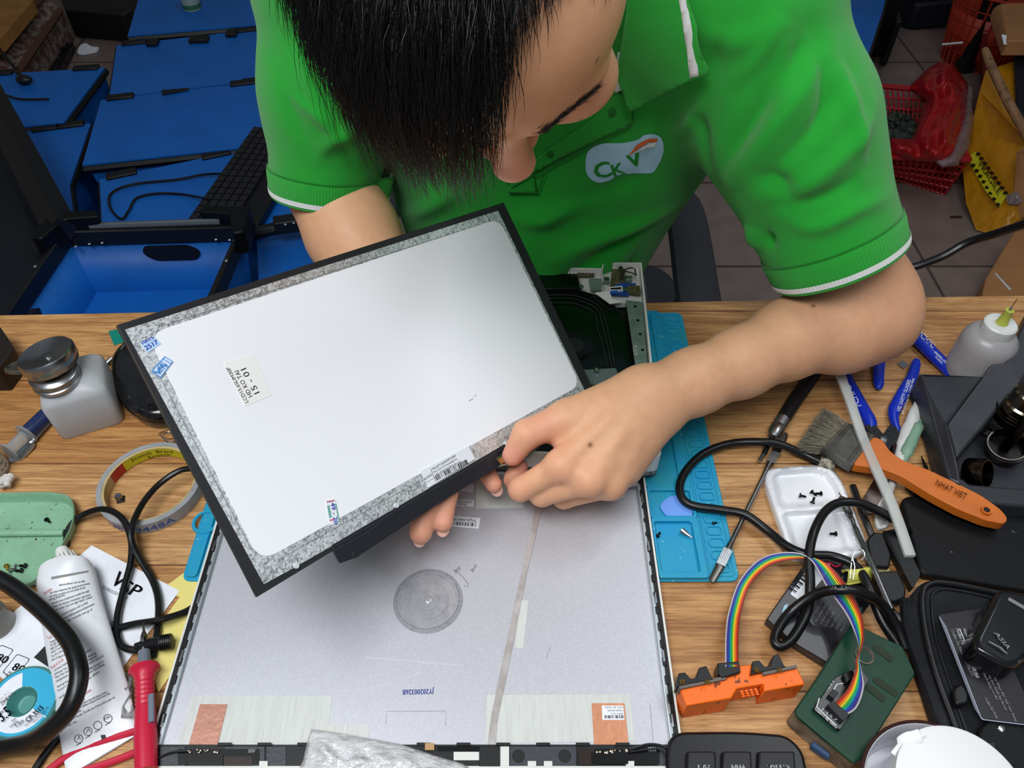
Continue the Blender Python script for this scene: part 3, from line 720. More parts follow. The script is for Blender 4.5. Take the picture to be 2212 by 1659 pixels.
RUBBER = mat('black_rubber', '#0f1013', .38, bump=(400, .2, .0004), speck=(260, .72, '#3a3b3d')); CHR = mat('chrome', '#c8cacc', .12, 1)
# ============================================================ laptop, opened flat
AL = mat('silver_lid_paint', '#c3c3ca', .42, .40, bump=(2600, .15, .0004), mot=(900, .45, .6), col2='#cdcdd4')
RAIL = mat('pale_metal', '#b9c2c6', .35, .7); RIM = mat('white_rim', '#dcdcd6', .35)
ADH = mat('grey_adhesive', '#d2d4cf', .5, stretch=(1, .1, 1), mot=(420, .35, .65), col2='#c6c8c3'); COP = mat('copper_foil', '#dd9a75', .35, .55, bump=(160, .3)); COPD = mat('dark_copper_foil', '#b98674', .42, .5, bump=(160, .3)); FOIL = mat('foil', '#d6d4d2', .3, .25, bump=(60, .5), mot=(30, .35, .6), col2='#b3aba6')
lap = thing('laptop', 'dismantled silver laptop opened flat, its bare lid shell facing up', 'laptop', (-.06, .4, TZ))
X0, X1, Y0, Y1 = -.2535, .1190, .1585, .4080; zt = .0085
lid = MB(); out = rndpoly([V((X0, Y0, TZ+zt)), V((X1, Y0, TZ+zt)), V((X1, Y1, TZ+zt)), V((X0, Y1, TZ+zt))], [.009, .009, .004, .004], 5)
def inset(P, d):
    c = sum(P, V())/len(P); o = []
    for p in P:
        o.append(V((p.x-math.copysign(min(d, abs(p.x-c.x)), p.x-c.x), p.y-math.copysign(min(d, abs(p.y-c.y)), p.y-c.y), p.z)))
    return o
LIDP = MB(); LIDP.prism([p+V((0, 0, -.0035)) for p in out], .0027); lidp = LIDP.build('lid_shell', AL, lap)
W['lid_shell'] = W[lidp.name]
q = MB(); q.ring(out, inset(out, .0016), .0070); q.build('lid_rim', RIM, lidp)
q = MB(); q.box((X1-.0065, .285, TZ+.0066), (.0032, .222, .0034)); q.build('rail', RAIL, lidp, bevel=.0006); q = MB(); q.box((X0+.0065, .285, TZ+.0066), (.0032, .222, .0034)); q.build('rail', RAIL, lidp, bevel=.0006)
for s, x in ((1, X1-.0033), (-1, X0+.0033)):
    q = MB(); q.box((x, .285, TZ+.0062), (.0034, .236, .0030)); q.build('gasket', BLK, lidp)
    rr = random.Random(5)
    for k in range(17):
        y = .178+k*.0137; q = MB(); ln = rr.choice((.0035, .0065, .0065)); q.box((x-s*.0016, y, TZ+.0080), (.0026, ln, .0030)); q.build('clip', BLK, lidp, bevel=.0004)
    for k in range(5):
        y = .19+k*.047; q = MB(); q.box((x-s*.0016, y, TZ+.0080), (.0016, .009, .0034)); q.build('latch', STEEL, lidp, bevel=.0003)
Z = .0053
flat('adhesive_sheet', [(414, 1503), (717, 1504), (711, 1565), (798, 1565), (795, 1605), (385, 1605)], Z, .0003, ADH, lidp); flat('adhesive_sheet', [(1052, 1501), (1362, 1500), (1371, 1602), (1050, 1605)], Z, .0003, ADH, lidp)
flat('adhesive_sheet', [(1028, 1036), (1131, 1036), (1131, 1096), (1028, 1098)], Z, .0003, ADH, lidp); flat('adhesive_sheet', [(1250, 1040), (1348, 1036), (1348, 1074), (1250, 1078)], Z, .0003, ADH, lidp); flat('adhesive_sheet', [(1122, 1296), (1142, 1297), (1130, 1400), (1112, 1400)], Z, .0002, ADH, lidp)
flat('copper_tape', [(432, 1521), (491, 1521), (468, 1618), (405, 1618)], Z+.0006, .0005, COPD, lidp); flat('copper_tape', [(1278, 1519), (1349, 1519), (1359, 1620), (1284, 1620)], Z+.0006, .0005, COP, lidp)
s_ = flat('sticker', [(1300, 1524), (1346, 1524), (1349, 1555), (1301, 1555)], Z+.0008, .0002, WPAP, lidp)
q = MB(); 
for t, a, b in (('WNC A01 HD478', (1345, 1526), (1307, 1526)), ('DQ6B16G2200', (1345, 1533), (1312, 1533)), ('X8N6.15L.N', (1346, 1540), (1320, 1540))): ftext(q, t, a, b, (0, 1), 4, Z+.0009)
barcode(q, T(1347, 1545, Z+.0009), T(1305, 1545, Z+.0009), V((0, -1, 0)), .0022); q.build('print', INK, lidp)
strip = flat('shield_strip', [(1160, 1080), (1174, 1080), (1140, 1230), (1074, 1560), (1070, 1616), (1052, 1616), (1062, 1540), (1128, 1230)], Z+.0007, .0005, FOIL, lidp)
# moulded logo backing
c = T(925, 1297, Z); rx = .0242
LG = mat('translucent_pad', '#b3b3b8', .18, .2, coat=.6, mot=(90, .4, .7), col2='#9d9ea3'); LGS = mat('brushed_ring', '#8b8c92', .5, .4, mot=(500, .4, .6), col2='#a2a3a8')
q = MB(); q.lathe([(0, .0002), (rx*1.14, .0002), (rx*1.14, -.0003)], c, n=64); q.build('rubbed_patch', LGS, lidp)
q = MB(); q.lathe([(0, .0005), (rx*.30, .0005), (rx*.31, .0010), (rx*.36, .0010), (rx*.37, .0005), (rx*.62, .0005), (rx*.63, .0011), (rx*.67, .0011), (rx*.68, .0005), (rx*.92, .0005), (rx*.94, .0015), (rx, .0015), (rx*1.01, 0)], c, n=64)
q.ball(c+V((0, 0, .0004)), .004, sc=(1, 1, .4)); q.build('logo_backing', LG, lidp)
q = MB(); lines(q, [T(*p, Z+.0001) for p in ((985, 1232), (1000, 1246), (1012, 1262), (1010, 1268), (1002, 1264))], .0004, UP)
ftext(q, 'by', (985, 1238), (996, 1226), (-.7, -.7), 9, Z+.0001, shear=.2); ftext(q, 'bu', (1022, 1236), (1030, 1222), (-.8, -.5), 8, Z+.0001, shear=.2); q.build('pencil_note', mat('pencil', '#6c6c72', .7), lidp)
q = MB(); ftext(q, 'JY20200326B', (938, 1488), (870, 1490), (0, 1), 11, Z+.0001, bold=.03); q.build('ink_stamp', mat('blue_ink', '#223a9c', .6), lidp)
for pts in ([(976, 1079), (1024, 1080), (1023, 1094), (975, 1093)], [(976, 1115), (1038, 1119), (1034, 1142), (974, 1137)], [(985, 1040), (1025, 1046), (1022, 1064), (990, 1060)]): flat('sticker', pts, Z+.0003, .0002, WPAP, lidp)
q = MB(); ftext(q, '2020/03/29', (1020, 1082), (978, 1081), (0, 1), 5, Z+.0005); ftext(q, '211', (1010, 1088), (994, 1087), (0, 1), 5, Z+.0005, shear=.2, bold=.05); ftext(q, 'TFQ3LX8NTP0', (1030, 1122), (978, 1118), (0, 1), 6, Z+.0005, bold=.03); barcode(q, T(1029, 1130, Z+.0005), T(978, 1126, Z+.0005), V((0, -1, 0)), .0036, seed=4); q.build('print', INK, lidp)
q = MB(); sc = mat('scratch', '#e6e6ea', .4)
for pl in ([(790, 1420), (880, 1428), (1000, 1438)], [(772, 1492), (850, 1476)], [(868, 1470), (910, 1452)], [(1375, 1150), (1395, 1151)], [(1375, 1170), (1396, 1171), (1399, 1186)], [(1395, 1080), (1399, 1150)]): lines(q, [T(*p, Z+.0001) for p in pl], .0003, UP)
q.build('scratch', sc, lidp)
q = MB(); 
for pl in ([(833, 1565), (835, 1536), (963, 1536), (962, 1567)], [(1404, 1520), (1411, 1600)], [(1190, 1395), (1180, 1420)]): lines(q, [T(*p, Z+.0001) for p in pl], .00025, UP)
q.build('scribed_line', mat('scribe', '#8d8e94', .5), lidp)
# antenna / bezel strip along the front
an = flat('antenna_strip', [(336, 1608), (1458, 1608), (1466, 1662), (326, 1662)], Z+.0016, .0018, BLK, lidp, bevel=.0004)
DK = mat('dark_grey_plastic', '#3a3c42', .4, bump=(300, .2)); PCB = mat('black_pcb', '#0c0c0e', .25); BRN = mat('brown_film', '#2a1d17', .3)
def patch(name, x0, y0, x1, y1, dz, m, th=.001, par=None, **kw): return flat(name, [(x0, y0), (x1, y0), (x1, y1), (x0, y1)], Z+dz, th, m, par or lidp, **kw)
for x0, x1, m, dz in ((345, 400, DK, .0026), (485, 572, DK, .0026), (575, 618, DK, .0022), (1035, 1080, BLK, .0038), (1080, 1100, RIM, .0024), (1102, 1245, DK, .0028), (1420, 1452, DK, .0026)): patch('strip_block', x0, 1612, x1, 1655, dz, m, .0012, bevel=.0003)
patch('antenna_board', 384, 1618, 560, 1651, .0032, PCB); patch('antenna_board', 1255, 1618, 1425, 1651, .0032, PCB); patch('antenna_film', 1250, 1618, 1284, 1652, .0036, BRN); patch('antenna_film', 480, 1634, 545, 1654, .0036, BRN); patch('solder_cover', 408, 1630, 482, 1653, .0044, PCB); patch('solder_cover', 1278, 1625, 1357, 1650, .0044, PCB)
for x in (560, 1140, 1175, 1352): patch('white_pad', x, 1644, x+18, 1656, .0036, RIM)
patch('foam_pad', 918, 1605, 938, 1620, .004, mat('tan_foam', '#b8946c', .9)); patch('camera_board', 945, 1612, 1035, 1622, .003, PCB); patch('white_cable', 980, 1624, 1036, 1642, .0026, RIM)
for k in range(11): patch('strip_tab', 470+k*86, 1604, 500+k*86, 1610, .0034, BLK, .0016)
for x in (1120, 1220): q = MB(); q.lathe([(0, .0003), (.0042, .0003), (.0044, 0)], T(x, 1633, Z+.0028), n=20); q.build('rubber_dot', BLK, lidp)
q = MB(); ftext(q, 'AUX', (552, 1618), (537, 1618), (0, 1), 8, Z+.0034, bold=.04); ftext(q, 'MAIN', (1416, 1614), (1400, 1614), (0, 1), 9, Z+.0034, bold=.04); q.build('board_lettering', WINK, lidp)
SOL = mat('solder', '#b9a795', .25, .9)
q = MB(); rr = random.Random(2)
for x0, x1 in ((405, 470), (1284, 1360)):
    for k in range(14): q.ball(T(rr.uniform(x0, x1), rr.uniform(1618, 1626), Z+.0042), rr.uniform(.0005, .0012), n=6)
q.build('solder_joint', SOL, lidp)
cable('antenna_wire', [(404, 1622, Z+.005), (375, 1624, Z+.005), (352, 1632, Z+.004), (335, 1640, Z+.004), (332, 1624, Z+.004), (345, 1612, Z+.003)], .0007, BLK, lidp, 6); cable('antenna_wire', [(1360, 1620, Z+.005), (1400, 1608, Z+.005), (1432, 1612, Z+.005), (1450, 1628, Z+.004), (1462, 1620, Z+.004), (1464, 1590, Z+.003)], .0009, BLK, lidp, 6); cable('antenna_wire', [(1360, 1624, Z+.005), (1420, 1618, Z+.005), (1440, 1634, Z+.005), (1458, 1632, Z+.004)], .0007, BLK, lidp, 6)
# hinge
q = MB(); q.prism(rndpoly([T(1318, 1018, .014), T(1366, 1016, .014), T(1380, 1050, .010), T(1325, 1052, .010)], .002), .002)
for x, y in ((1338, 1030), (1362, 1028), (1366, 1042), (1345, 1042)): q.lathe([(0, .001), (.0022, .001), (.0024, 0)], T(x, y, .0135), n=12)
q.tube([T(1300, 1012, .016), T(1385, 1008, .016)], .0045, 12); q.build('hinge', STEEL, lap, bevel=.0003)
q = MB(); q.tube([T(470, 1012, .016), T(540, 1012, .016)], .0045, 12); q.build('hinge', STEEL, lap)
# --- base half
b0 = T(1430, 990, .040); b1 = T(1386, 567, .040); b2 = T(1304, 567, .040); b3 = T(1303, 580, .040)
e = (b1-b0); ex = V((-e.y, e.x, 0)).normalized(); Wd = .350
bl = b0+ex*Wd; tl = V((bl.x+e.x, bl.y+e.y, b0.z))-(e.normalized()*.014)
bo = rndpoly([b0, b1, b2, b3, tl, bl], [.008, .001, .001, .001, .002, .008], 5)
q = MB(); q.prism([p+V((0, 0, -.020)) for p in bo], .008); base = q.build('base_half', BLK, lap)
cc = sum(bo, V())/len(bo); inn = [cc+(p-cc)*.985 for p in bo]
q = MB(); q.ring(bo, inn, .026); q.build('base_rim', RIM, base)
def bp(name, pts, z, th, m, r=0, **kw): return flat(name, pts, z, th, m, base, r=r, **kw)
WCH = mat('white_chassis', '#c6c8c0', .45, bump=(200, .3)); GB = mat('zinc_bracket', '#8fa39a', .4, .5, mot=(70, .4, .7), col2='#75877e'); BCOV = mat('black_cover', '#050607', .22, coat=.3); GPC = mat('green_pcb', '#3d4a2a', .4, mot=(300, .45, .6), col2='#6c5a45'); BPC = mat('blue_pcb', '#1c4f9c', .35, mot=(400, .5, .6), col2='#0c2f66')
bp('chassis_frame', [(1160, 584), (1303, 582), (1306, 571), (1383, 571), (1388, 655), (1345, 655), (1160, 655)], .028, .006, WCH)
bp('vent_cover', [(1100, 592), (1248, 590), (1254, 622), (1100, 626)], .035, .008, BCOV, bevel=.001)
for k in range(16): bp('vent_rib', [(1166+k*7.6, 586), (1169+k*7.6, 586), (1169+k*7.6, 592), (1166+k*7.6, 592)], .034, .003, RIM)
bp('circuit_board', [(1248, 587), (1284, 587), (1284, 594), (1248, 594)], .034, .003, GPC); bp('circuit_board', [(1322, 578), (1350, 575), (1352, 612), (1318, 620)], .032, .003, GPC); bp('circuit_board', [(1356, 616), (1382, 617), (1384, 634), (1355, 630)], .036, .003, GPC)
bp('daughter_board', [(1316, 622), (1340, 611), (1374, 612), (1358, 636), (1318, 634)], .034, .003, BPC); bp('ribbon_socket', [(1316, 620), (1344, 617), (1346, 625), (1316, 627)], .037, .003, RIM); bp('ribbon_socket_slot', [(1319, 622), (1342, 620), (1342, 624), (1319, 625)], .0375, .001, BLK); bp('blue_tab', [(1318, 629), (1334, 627), (1334, 633), (1318, 634)], .0372, .001, mat('tab_blue', '#1f58b8', .4)); bp('flat_ribbon', [(1285, 632), (1318, 628), (1322, 645), (1345, 652), (1318, 656)], .034, .001, RIM)
bp('metal_bracket', [(1272, 602), (1300, 601), (1300, 626), (1276, 628)], .035, .002, GB); bp('metal_bracket', [(1352, 596), (1366, 594), (1366, 606), (1352, 606)], .037, .002, GB); bp('metal_bracket', [(1303, 598), (1317, 598), (1317, 608), (1303, 608)], .036, .002, GB)
q = MB(); q.tube([T(1340, 578, .040), T(1346, 590, .040), T(1344, 598, .040)], .0025, 8); q.tube(smooth_path([T(1344, 586, .04), T(1356, 580, .041), T(1370, 580, .04), T(1374, 596, .038)], 4), .0009, 6); q.tube(smooth_path([T(1346, 584, .04), T(1358, 588, .041), T(1372, 592, .04)], 4), .0009, 6); q.build('spring', mat('dark_brass', '#6f6352', .3, .8), base)
q = MB()
for x, y in ((1357, 600), (1310, 603), (1255, 620), (1350, 625), (1385, 976), (1289, 799)): q.lathe([(0, .0008), (.001, .0008), (.0012, .0016), (.0026, .0012), (.003, 0)], T(x, y, .036), n=12)
q.build('screw', CHR, base)
cov = bp('fan_cover', [(1085, 630), (1255, 626), (1300, 640), (1330, 660), (1350, 690), (1366, 800), (1366, 835), (1085, 840)], .030, .006, BCOV, r=.004, bevel=.001)
for off in (0, 7, 17):
    q = MB(); P = [T(p[0], p[1], .0312) for p in ((1100, 640+off), (1220, 637+off), (1262-off*.2, 645+off), (1294-off*.5, 662+off), (1308-off, 695+off), (1318-off, 740), (1328-off, 792))]; q.tube(smooth_path(P, 6), .0006, 6); q.build('cover_ridge', mat('cover_edge', '#2c2e30', .3), cov)
fc_ = T(1240, 746, .031); q = MB(); q.lathe([(0, .001), (.010, .001), (.011, 0)], fc_, n=30)
for k in range(44):
    a = 2*PI*k/44; d = V((math.cos(a), math.sin(a), 0)); d2 = V((math.cos(a+.25), math.sin(a+.25), 0)); q.box(fc_+(d*.0105+d2*.0185)/2+V((0, 0, .0008)), (.0095, .0006, .0016), math.atan2((d2*.0185-d*.0105).y, (d2*.0185-d*.0105).x))
q.build('fan', mat('fan_grey', '#24272a', .35), base)
bp('side_bracket', [(1352, 648), (1386, 652), (1388, 660), (1400, 800), (1374, 800)], .034, .002, GB)
q = MB()
for x, y in ((1372, 662), (1378, 692), (1383, 722), (1388, 756)): q.lathe([(0, .0003), (.0016, .0003), (.0017, 0)], T(x, y, .034), n=12)
q.build('bracket_hole', BLK, base)
q = MB(); text(q, '727', T(1370, 768, .0343), T(1368, 745, .0343), V((1, 0, 0)), .003); q.build('stamped_number', WCH, base)
bp('bottom_frame', [(1240, 800), (1330, 795), (1345, 830), (1240, 830)], .034, .004, mat('zinc', '#9aa3a6', .3, .8))
bp('corner_plate', [(1372, 962), (1395, 962), (1395, 988), (1372, 988)], .034, .003, WCH)
# ============================================================ repair mat under the laptop
MATB = mat('blue_silicone', '#1593c4', .45, mot=(16, .35, .7), col2='#2b9fb0', bump=(220, .15), speck=(190, .70, '#8fc3d2'))
cm = [T(410, 1215, .0), T(1597, 1262, .0), T(1515, 682, .0), T(1392, 676, .0)]
mt = thing('repair_mat', 'blue silicone repair mat sticking out from under the laptop on both sides', 'mat', (.0, .46, TZ))
mx0, mx1, my0, my1 = T(408, 1210).x, T(1596, 1250).x, T(1500, 1258).y, T(1450, 678).y
def mr(x0, y0, x1, y1, r=.003, z=.004): return rndpoly([V((x0, y0, TZ+z)), V((x1, y0, TZ+z)), V((x1, y1, TZ+z)), V((x0, y1, TZ+z))], r, 4)
xr = T(1540, 1258).x-.004
q = MB(); q.prism(mr(mx0, my0, mx1, my1, .008, .0022), .0022); q.build('base_sheet', MATB, mt, bevel=.0006)
q = MB(); q.prism(mr(mx0+.002, my0+.003, mx0+.0125, my1-.1, .004, .0046), .0028); q.build('left_shelf', MATB, mt, bevel=.0005); q = MB()
q.ring(mr(.120, my0+.001, xr, T(1450, 1125).y, .003, .0062), mr(.122, my0+.006, xr-.006, T(1450, 1125).y-.004, .003, .0062), .006)
q.ring(mr(.120, T(1450, 1125).y, xr, T(1450, 1060).y, .002, .0055), mr(.122, T(1450, 1125).y+.002, xr-.003, T(1450, 1060).y-.003, .002, .0055), .005)
q.ring(mr(.120, T(1450, 1060).y, xr, my1, .003, .0050), mr(.122, T(1450, 1060).y+.003, xr-.010, my1-.006, .002, .0050), .004)
q.build('compartment_wall', MATB, mt, bevel=.0005)
q = MB(); ny = 26; y_a, y_b = my0+.012, my1-.018
for k in range(ny):
    y = y_a+(y_b-y_a)*k/(ny-1); h = (y_b-y_a)/(ny-1)*.78
    q.ring(mr(xr+.006, y-h/2, mx1-.006, y+h/2, .0035, .0034), mr(xr+.0072, y-h/2+.0012, mx1-.0072, y+h/2-.0012, .0026, .0034), .0014)
q.ring(mr(xr+.003, my0+.004, mx1-.003, my1-.004, .004, .0030), mr(xr+.0042, my0+.0052, mx1-.0042, my1-.0052, .003, .0030), .001)
q.build('screw_slots', MATB, mt)
c = T(445, 1128, .0046); q = MB(); q.lathe([(.009, 0), (.009, .0012), (.0115, .0012), (.012, 0)], c, n=30); q.build('round_pocket', MATB, mt)
GP = mat('blue_plastic_pick', '#6f9ff0', .35, alpha=1)
p = flat('opening_pick', [(1424, 1092), (1445, 1072), (1478, 1068), (1497, 1090), (1494, 1123), (1462, 1123), (1436, 1112)], .0042, .0009, GP, r=.004); tag(p, 'pale blue three-sided plastic opening pick lying on the blue mat', 'pick')
q = MB(); a, b = T(1472, 1144, .006), T(1496, 1162, .0045); q.tube([a, a.lerp(b, .45), b], [.0028, .0022, .0003], 8, flat=.5); tag(q.build('metal_chip', CHR), 'small shiny silver metal scrap in the mat compartment', 'scrap')
# ============================================================ the screen panel being held
nP = V((.5788, -.3422, .7402)).normalized(); kA = .985*.4964
PA = CAM+ray(252, 702)*kA; P = onplane(PA, nP)
def pl(name, pts, off, th, m, parent, r=0, **kw):
    Q = [P(x, y, off) for x, y in pts]
    if r: Q = rndpoly(Q, r, 8)
    q = MB(); q.prism(Q, -nP*th); return q.build(name, m, parent, **kw)
panel = thing('display_panel', 'bare laptop display panel held tilted in the hands, white sheet facing up', 'display panel', P(700, 900, -.002))
FR = mat('panel_tape', '#232427', .42, bump=(60, .15))
GALV = bpy.data.materials.new('galvanised_steel'); GALV.use_nodes = True; nt = GALV.node_tree; N = nt.nodes; b = N['Principled BSDF']; g = N.new('ShaderNodeNewGeometry')
vo = N.new('ShaderNodeTexVoronoi'); vo.inputs['Scale'].default_value = 760; nt.links.new(g.outputs['Position'], vo.inputs['Vector']); ns = N.new('ShaderNodeTexNoise'); ns.inputs['Scale'].default_value = 160; nt.links.new(g.outputs['Position'], ns.inputs['Vector'])
av = N.new('ShaderNodeMath'); av.operation = 'MULTIPLY_ADD'; nt.links.new(vo.outputs['Color'], av.inputs[0]); av.inputs[1].default_value = .9; nt.links.new(ns.outputs[0], av.inputs[2])
cr = N.new('ShaderNodeMapRange'); cr.inputs[1].default_value = .45; cr.inputs[2].default_value = 1.1; nt.links.new(av.outputs[0], cr.inputs[0])
x = N.new('ShaderNodeMix'); x.data_type = 'RGBA'; x.inputs[6].default_value = lin('#a3a9ac'); x.inputs[7].default_value = lin('#eef3f5'); nt.links.new(cr.outputs[0], x.inputs[0]); nt.links.new(x.outputs[2], b.inputs['Base Color']); b.inputs['Metallic'].default_value = .75
rg = N.new('ShaderNodeMapRange'); rg.inputs[3].default_value = .28; rg.inputs[4].default_value = .6; nt.links.new(vo.outputs['Color'], rg.inputs[0]); nt.links.new(rg.outputs[0], b.inputs['Roughness'])
pl('panel_frame', [(252, 702), (1088, 437), (1285, 847), (555, 1290)], 0, .0032, FR, panel, bevel=.0003)
mb_ = pl('metal_back', [(270, 712), (1076, 455), (1264, 845), (1160, 922), (716, 1180), (632, 1228), (570, 1262)], .0003, .0005, GALV, panel)
SHT = mat('white_reflector', '#f1f3f7', .33, coat=.2, spec=.6)
pl('reflector_sheet', [(318, 722), (1078, 472), (1254, 832), (562, 1214)], .0006, .0004, SHT, panel, r=.013)
q = MB(); 
for pts in ([(345, 702), (330, 740)], [(362, 700), (1060, 478)], [(338, 800), (545, 1190)], [(600, 1210), (905, 1040)]): lines(q, [P(*p, .0004) for p in pts], .0004, nP)
q.build('pressed_line', mat('steel_shadowline', '#82888b', .5, .6), panel)
for x, y in ((640, 1222), (856, 1092), (1092, 958)): q = MB(); q.lathe([(0, .0012), (.0018, .0011), (.0022, 0)], P(x, y, .0002), nP, n=14); q.build('rivet', mat('pale_nub', '#c9cfd2', .4), panel)
tp = pl('board_tape', [(716, 1178), (1110, 948), (1170, 912), (1160, 962), (1080, 1008), (960, 1080), (770, 1205), (735, 1217), (724, 1198)], .0012, .0026, mat('black_film_tape', '#1d1f25', .38, bump=(45, .4, .002)), panel, bevel=.0004)
q = MB(); 
for a in ([(718, 1192), (800, 1145), (830, 1122)], [(762, 1192), (764, 1204)], [(724, 1180), (900, 1078), (1090, 966)]): q.tube(smooth_path([P(*p, .0013) for p in a], 4), .0004, 5)
q.build('tape_crease', mat('tape_edge', '#34363d', .35), tp)
pl('connector_board', [(1072, 990), (1086, 980), (1130, 955), (1142, 978), (1100, 1004), (1084, 1008)], .0018, .0012, GPC, panel)
q = MB(); q.box(P(1083, 996, .0024), (.004, .006, .002), .6); q.build('connector', mat('amber_film', '#b0713a', .35, .3), panel)
q = MB(); Q = smooth_path([P(1074, 1010, .001), P(1100, 1003, .005), P(1130, 996, .006), P(1148, 976, .003), P(1160, 968, -.001)], 5); rows = [[p, p+nP*.006+V((0, 0, .001))] for p in Q]; q.strip(rows); q.build('flat_cable', mat('grey_flat_cable', '#8f8a7c', .5), panel, solid=.0006)
def pt(q, s, a, b, up, h, off=.0016, m=0, **kw):
    p0, p1 = P(*a, off), P(*b, off); u = P(a[0]+up[0], a[1]+up[1], off)-p0; text(q, s, p0, p1, u, u.length/math.hypot(*up)*h, m, **kw)
lb = pl('paper_label', [(483, 781), (548, 766), (587, 854), (528, 878)], .0008, .0002, mat('cream_label', '#efefeb', .6), panel, r=.0012)
q = MB(); pt(q, 'LCD15.6SLIM30P', (537, 868), (495, 792), (-1, .35), 8, .001); pt(q, 'HD KO TAI', (546, 855), (515, 799), (-1, .35), 10, .001); pt(q, '15 - 01', (561, 847), (531, 794), (-1, .35), 13, .001); q.build('print', INK, lb.parent)
BI = mat('blue_pen', '#2b46b4', .6); LBL = mat('pale_blue_label', '#b5d4f2', .5); WL = mat('clear_label', '#d7e4f3', .4); SB = mat('stamp_blue', '#3f8fd6', .5)
pl('blue_sticker', [(305, 744), (334, 727), (348, 742), (321, 761)], .0009, .0002, LBL, panel)
q = MB(); pt(q, '2517', (316, 757), (342, 742), (-.35, -1), 10, .0011, bold=.06, shear=.1); pt(q, '10h15', (309, 744), (333, 731), (-.3, -1), 7, .0011, bold=.06, shear=-.2); q.build('handwriting', BI, panel)
pl('blue_sticker', [(328, 801), (356, 770), (373, 781), (347, 815)], .0009, .0002, WL, panel)
q = MB()
for a, b in (((328, 801), (356, 770)), ((356, 770), (373, 781)), ((373, 781), (347, 815)), ((347, 815), (328, 801)), ((352, 775), (370, 786)), ((347, 780), (364, 793)), ((359, 786), (336, 806)), ((341, 787), (345, 808))): lines(q, [P(*a, .0012), P(*b, .0012)], .0005, nP)
pt(q, 'Lag', (337, 806), (352, 788), (-.8, -.7), 7, .0012, bold=.06); pt(q, '9h15', (345, 810), (362, 790), (-.8, -.7), 7, .0012, bold=.06); pt(q, '25', (345, 782), (353, 788), (-.5, .8), 5, .0012); q.build('stamp_print', SB, panel)
pl('seal_sticker', [(704, 1082), (724, 1078), (735, 1131), (712, 1134)], .0009, .0002, mat('seal_white', '#e4e6ea', .5), panel)
q = MB(); pt(q, '49 - 20', (714, 1086), (722, 1132), (1, -.2), 9, .0012, bold=.05); q.build('handwriting', BI, panel)
q = MB(); lines(q, [P(706, 1084, .0012), P(722, 1081, .0012)], .0009, nP); lines(q, [P(712, 1124, .0012), P(722, 1122, .0012)], .0008, nP); q.build('seal_print', mat('seal_red', '#c05a7c', .5), panel)
q = MB(); lines(q, [P(709, 1092, .0012), P(714, 1118, .0012)], .0016, nP); lines(q, [P(725, 1088, .0012), P(733, 1128, .0012)], .0008, nP); q.build('seal_print', mat('seal_teal', '#63a79a', .5), panel)
sl2 = pl('spec_label', [(908, 1018), (1012, 963), (1026, 991), (925, 1054)], .0018, .0004, mat('white_label', '#e1e5ea', .45), panel, r=.001)
q = MB(); up = (-.5, -1)
for s, a, b, h in (('PN:NT156WHM-N44', (936, 1016), (985, 986), 5.5), ('Part NO X215630280TN', (938, 1022), (988, 993), 4.2), ('JSA156HD45ZB0228121E', (941, 1028), (996, 998), 4.2), ('ROHS', (918, 1038), (934, 1027), 5.5), ('MADE IN CHINA', (920, 1044), (938, 1033), 2)): pt(q, s, a, b, up, h, .0020)
barcode(q, P(944, 1038, .0020), P(1012, 1001, .0020), P(939, 1028, .002)-P(944, 1038, .002), .0038, n=60, seed=9); lines(q, [P(930, 1012, .002), P(942, 1040, .002)], .0004, nP); q.build('print', INK, panel)
q = MB(); lines(q, [P(1013, 866, .0009), P(1022, 861, .0009)], .0005, nP); lines(q, [P(1024, 857, .0009), P(1029, 852, .0009)], .0004, nP); q.build('scuff', mat('scuff', '#9a9ca2', .5), panel)
# ============================================================ left side of the bench
CAB = mat('black_cable', '#0d0e10', .33, bump=(300, .1))
TRG = mat('translucent_plastic', '#c9ccd0', .38, trans=.25, sss=.15, mot=(30, .5, .8), col2='#b9bdbe', speck=(150, .76, '#8f8f84'))
# pump bottle
pb = thing('dispenser_bottle', 'square milky plastic dispenser bottle with open metal pump lid, at the left', 'bottle', T(205, 905, 0))
tops = [T(70, 815, .070), T(163, 738, .070), T(245, 790, .060), T(130, 860, .070)]
BC = V((T(199, 885, 0).x, T(207, 888, 0).y, TZ)); ang = .42
def brr(w_, h, z, r=.009): return rrect(BC+V((0, 0, z)), w_, h, r, ang, 5)
q = MB(); q.strip([brr(.056, .056, 0, .008), brr(.058, .058, .003), brr(.058, .058, .042, .009), brr(.054, .054, .047, .012), brr(.044, .044, .052, .017), brr(.034, .034, .055, .0165)], closed=True)
nb_ = len(brr(1, 1, 0)); q.f.append(tuple(range(nb_-1, -1, -1))); q.f.append(tuple(range(len(q.v)-nb_, len(q.v)))); q.m += [0, 0]; q.build('bottle_body', TRG, pb, sharp=60)
ct = BC+V((-.006, -.008, .053)); q = MB(); q.lathe([(.0205, 0), (.0215, .0015), (.0215, .004), (.0198, .005), (.0198, .007), (.0212, .008), (.0212, .011), (.0200, .012), (.0150, .0135), (.0150, .0135)], ct, n=40)
q.build('collar', STEEL, pb)
cup = ct+V((-.001, .006, .015)); tl_ = V((-.15, .12, 1)).normalized(); q = MB(); q.lathe([(.012, -.004), (.0235, .000), (.0248, .004), (.0248, .0125), (.0235, .0145), (.0215, .0140), (.008, .0100), (.0035, .0100), (.003, .0115), (.0001, .0115)], cup, tl_, n=40); q.build('pump_dish', STEEL, pb)
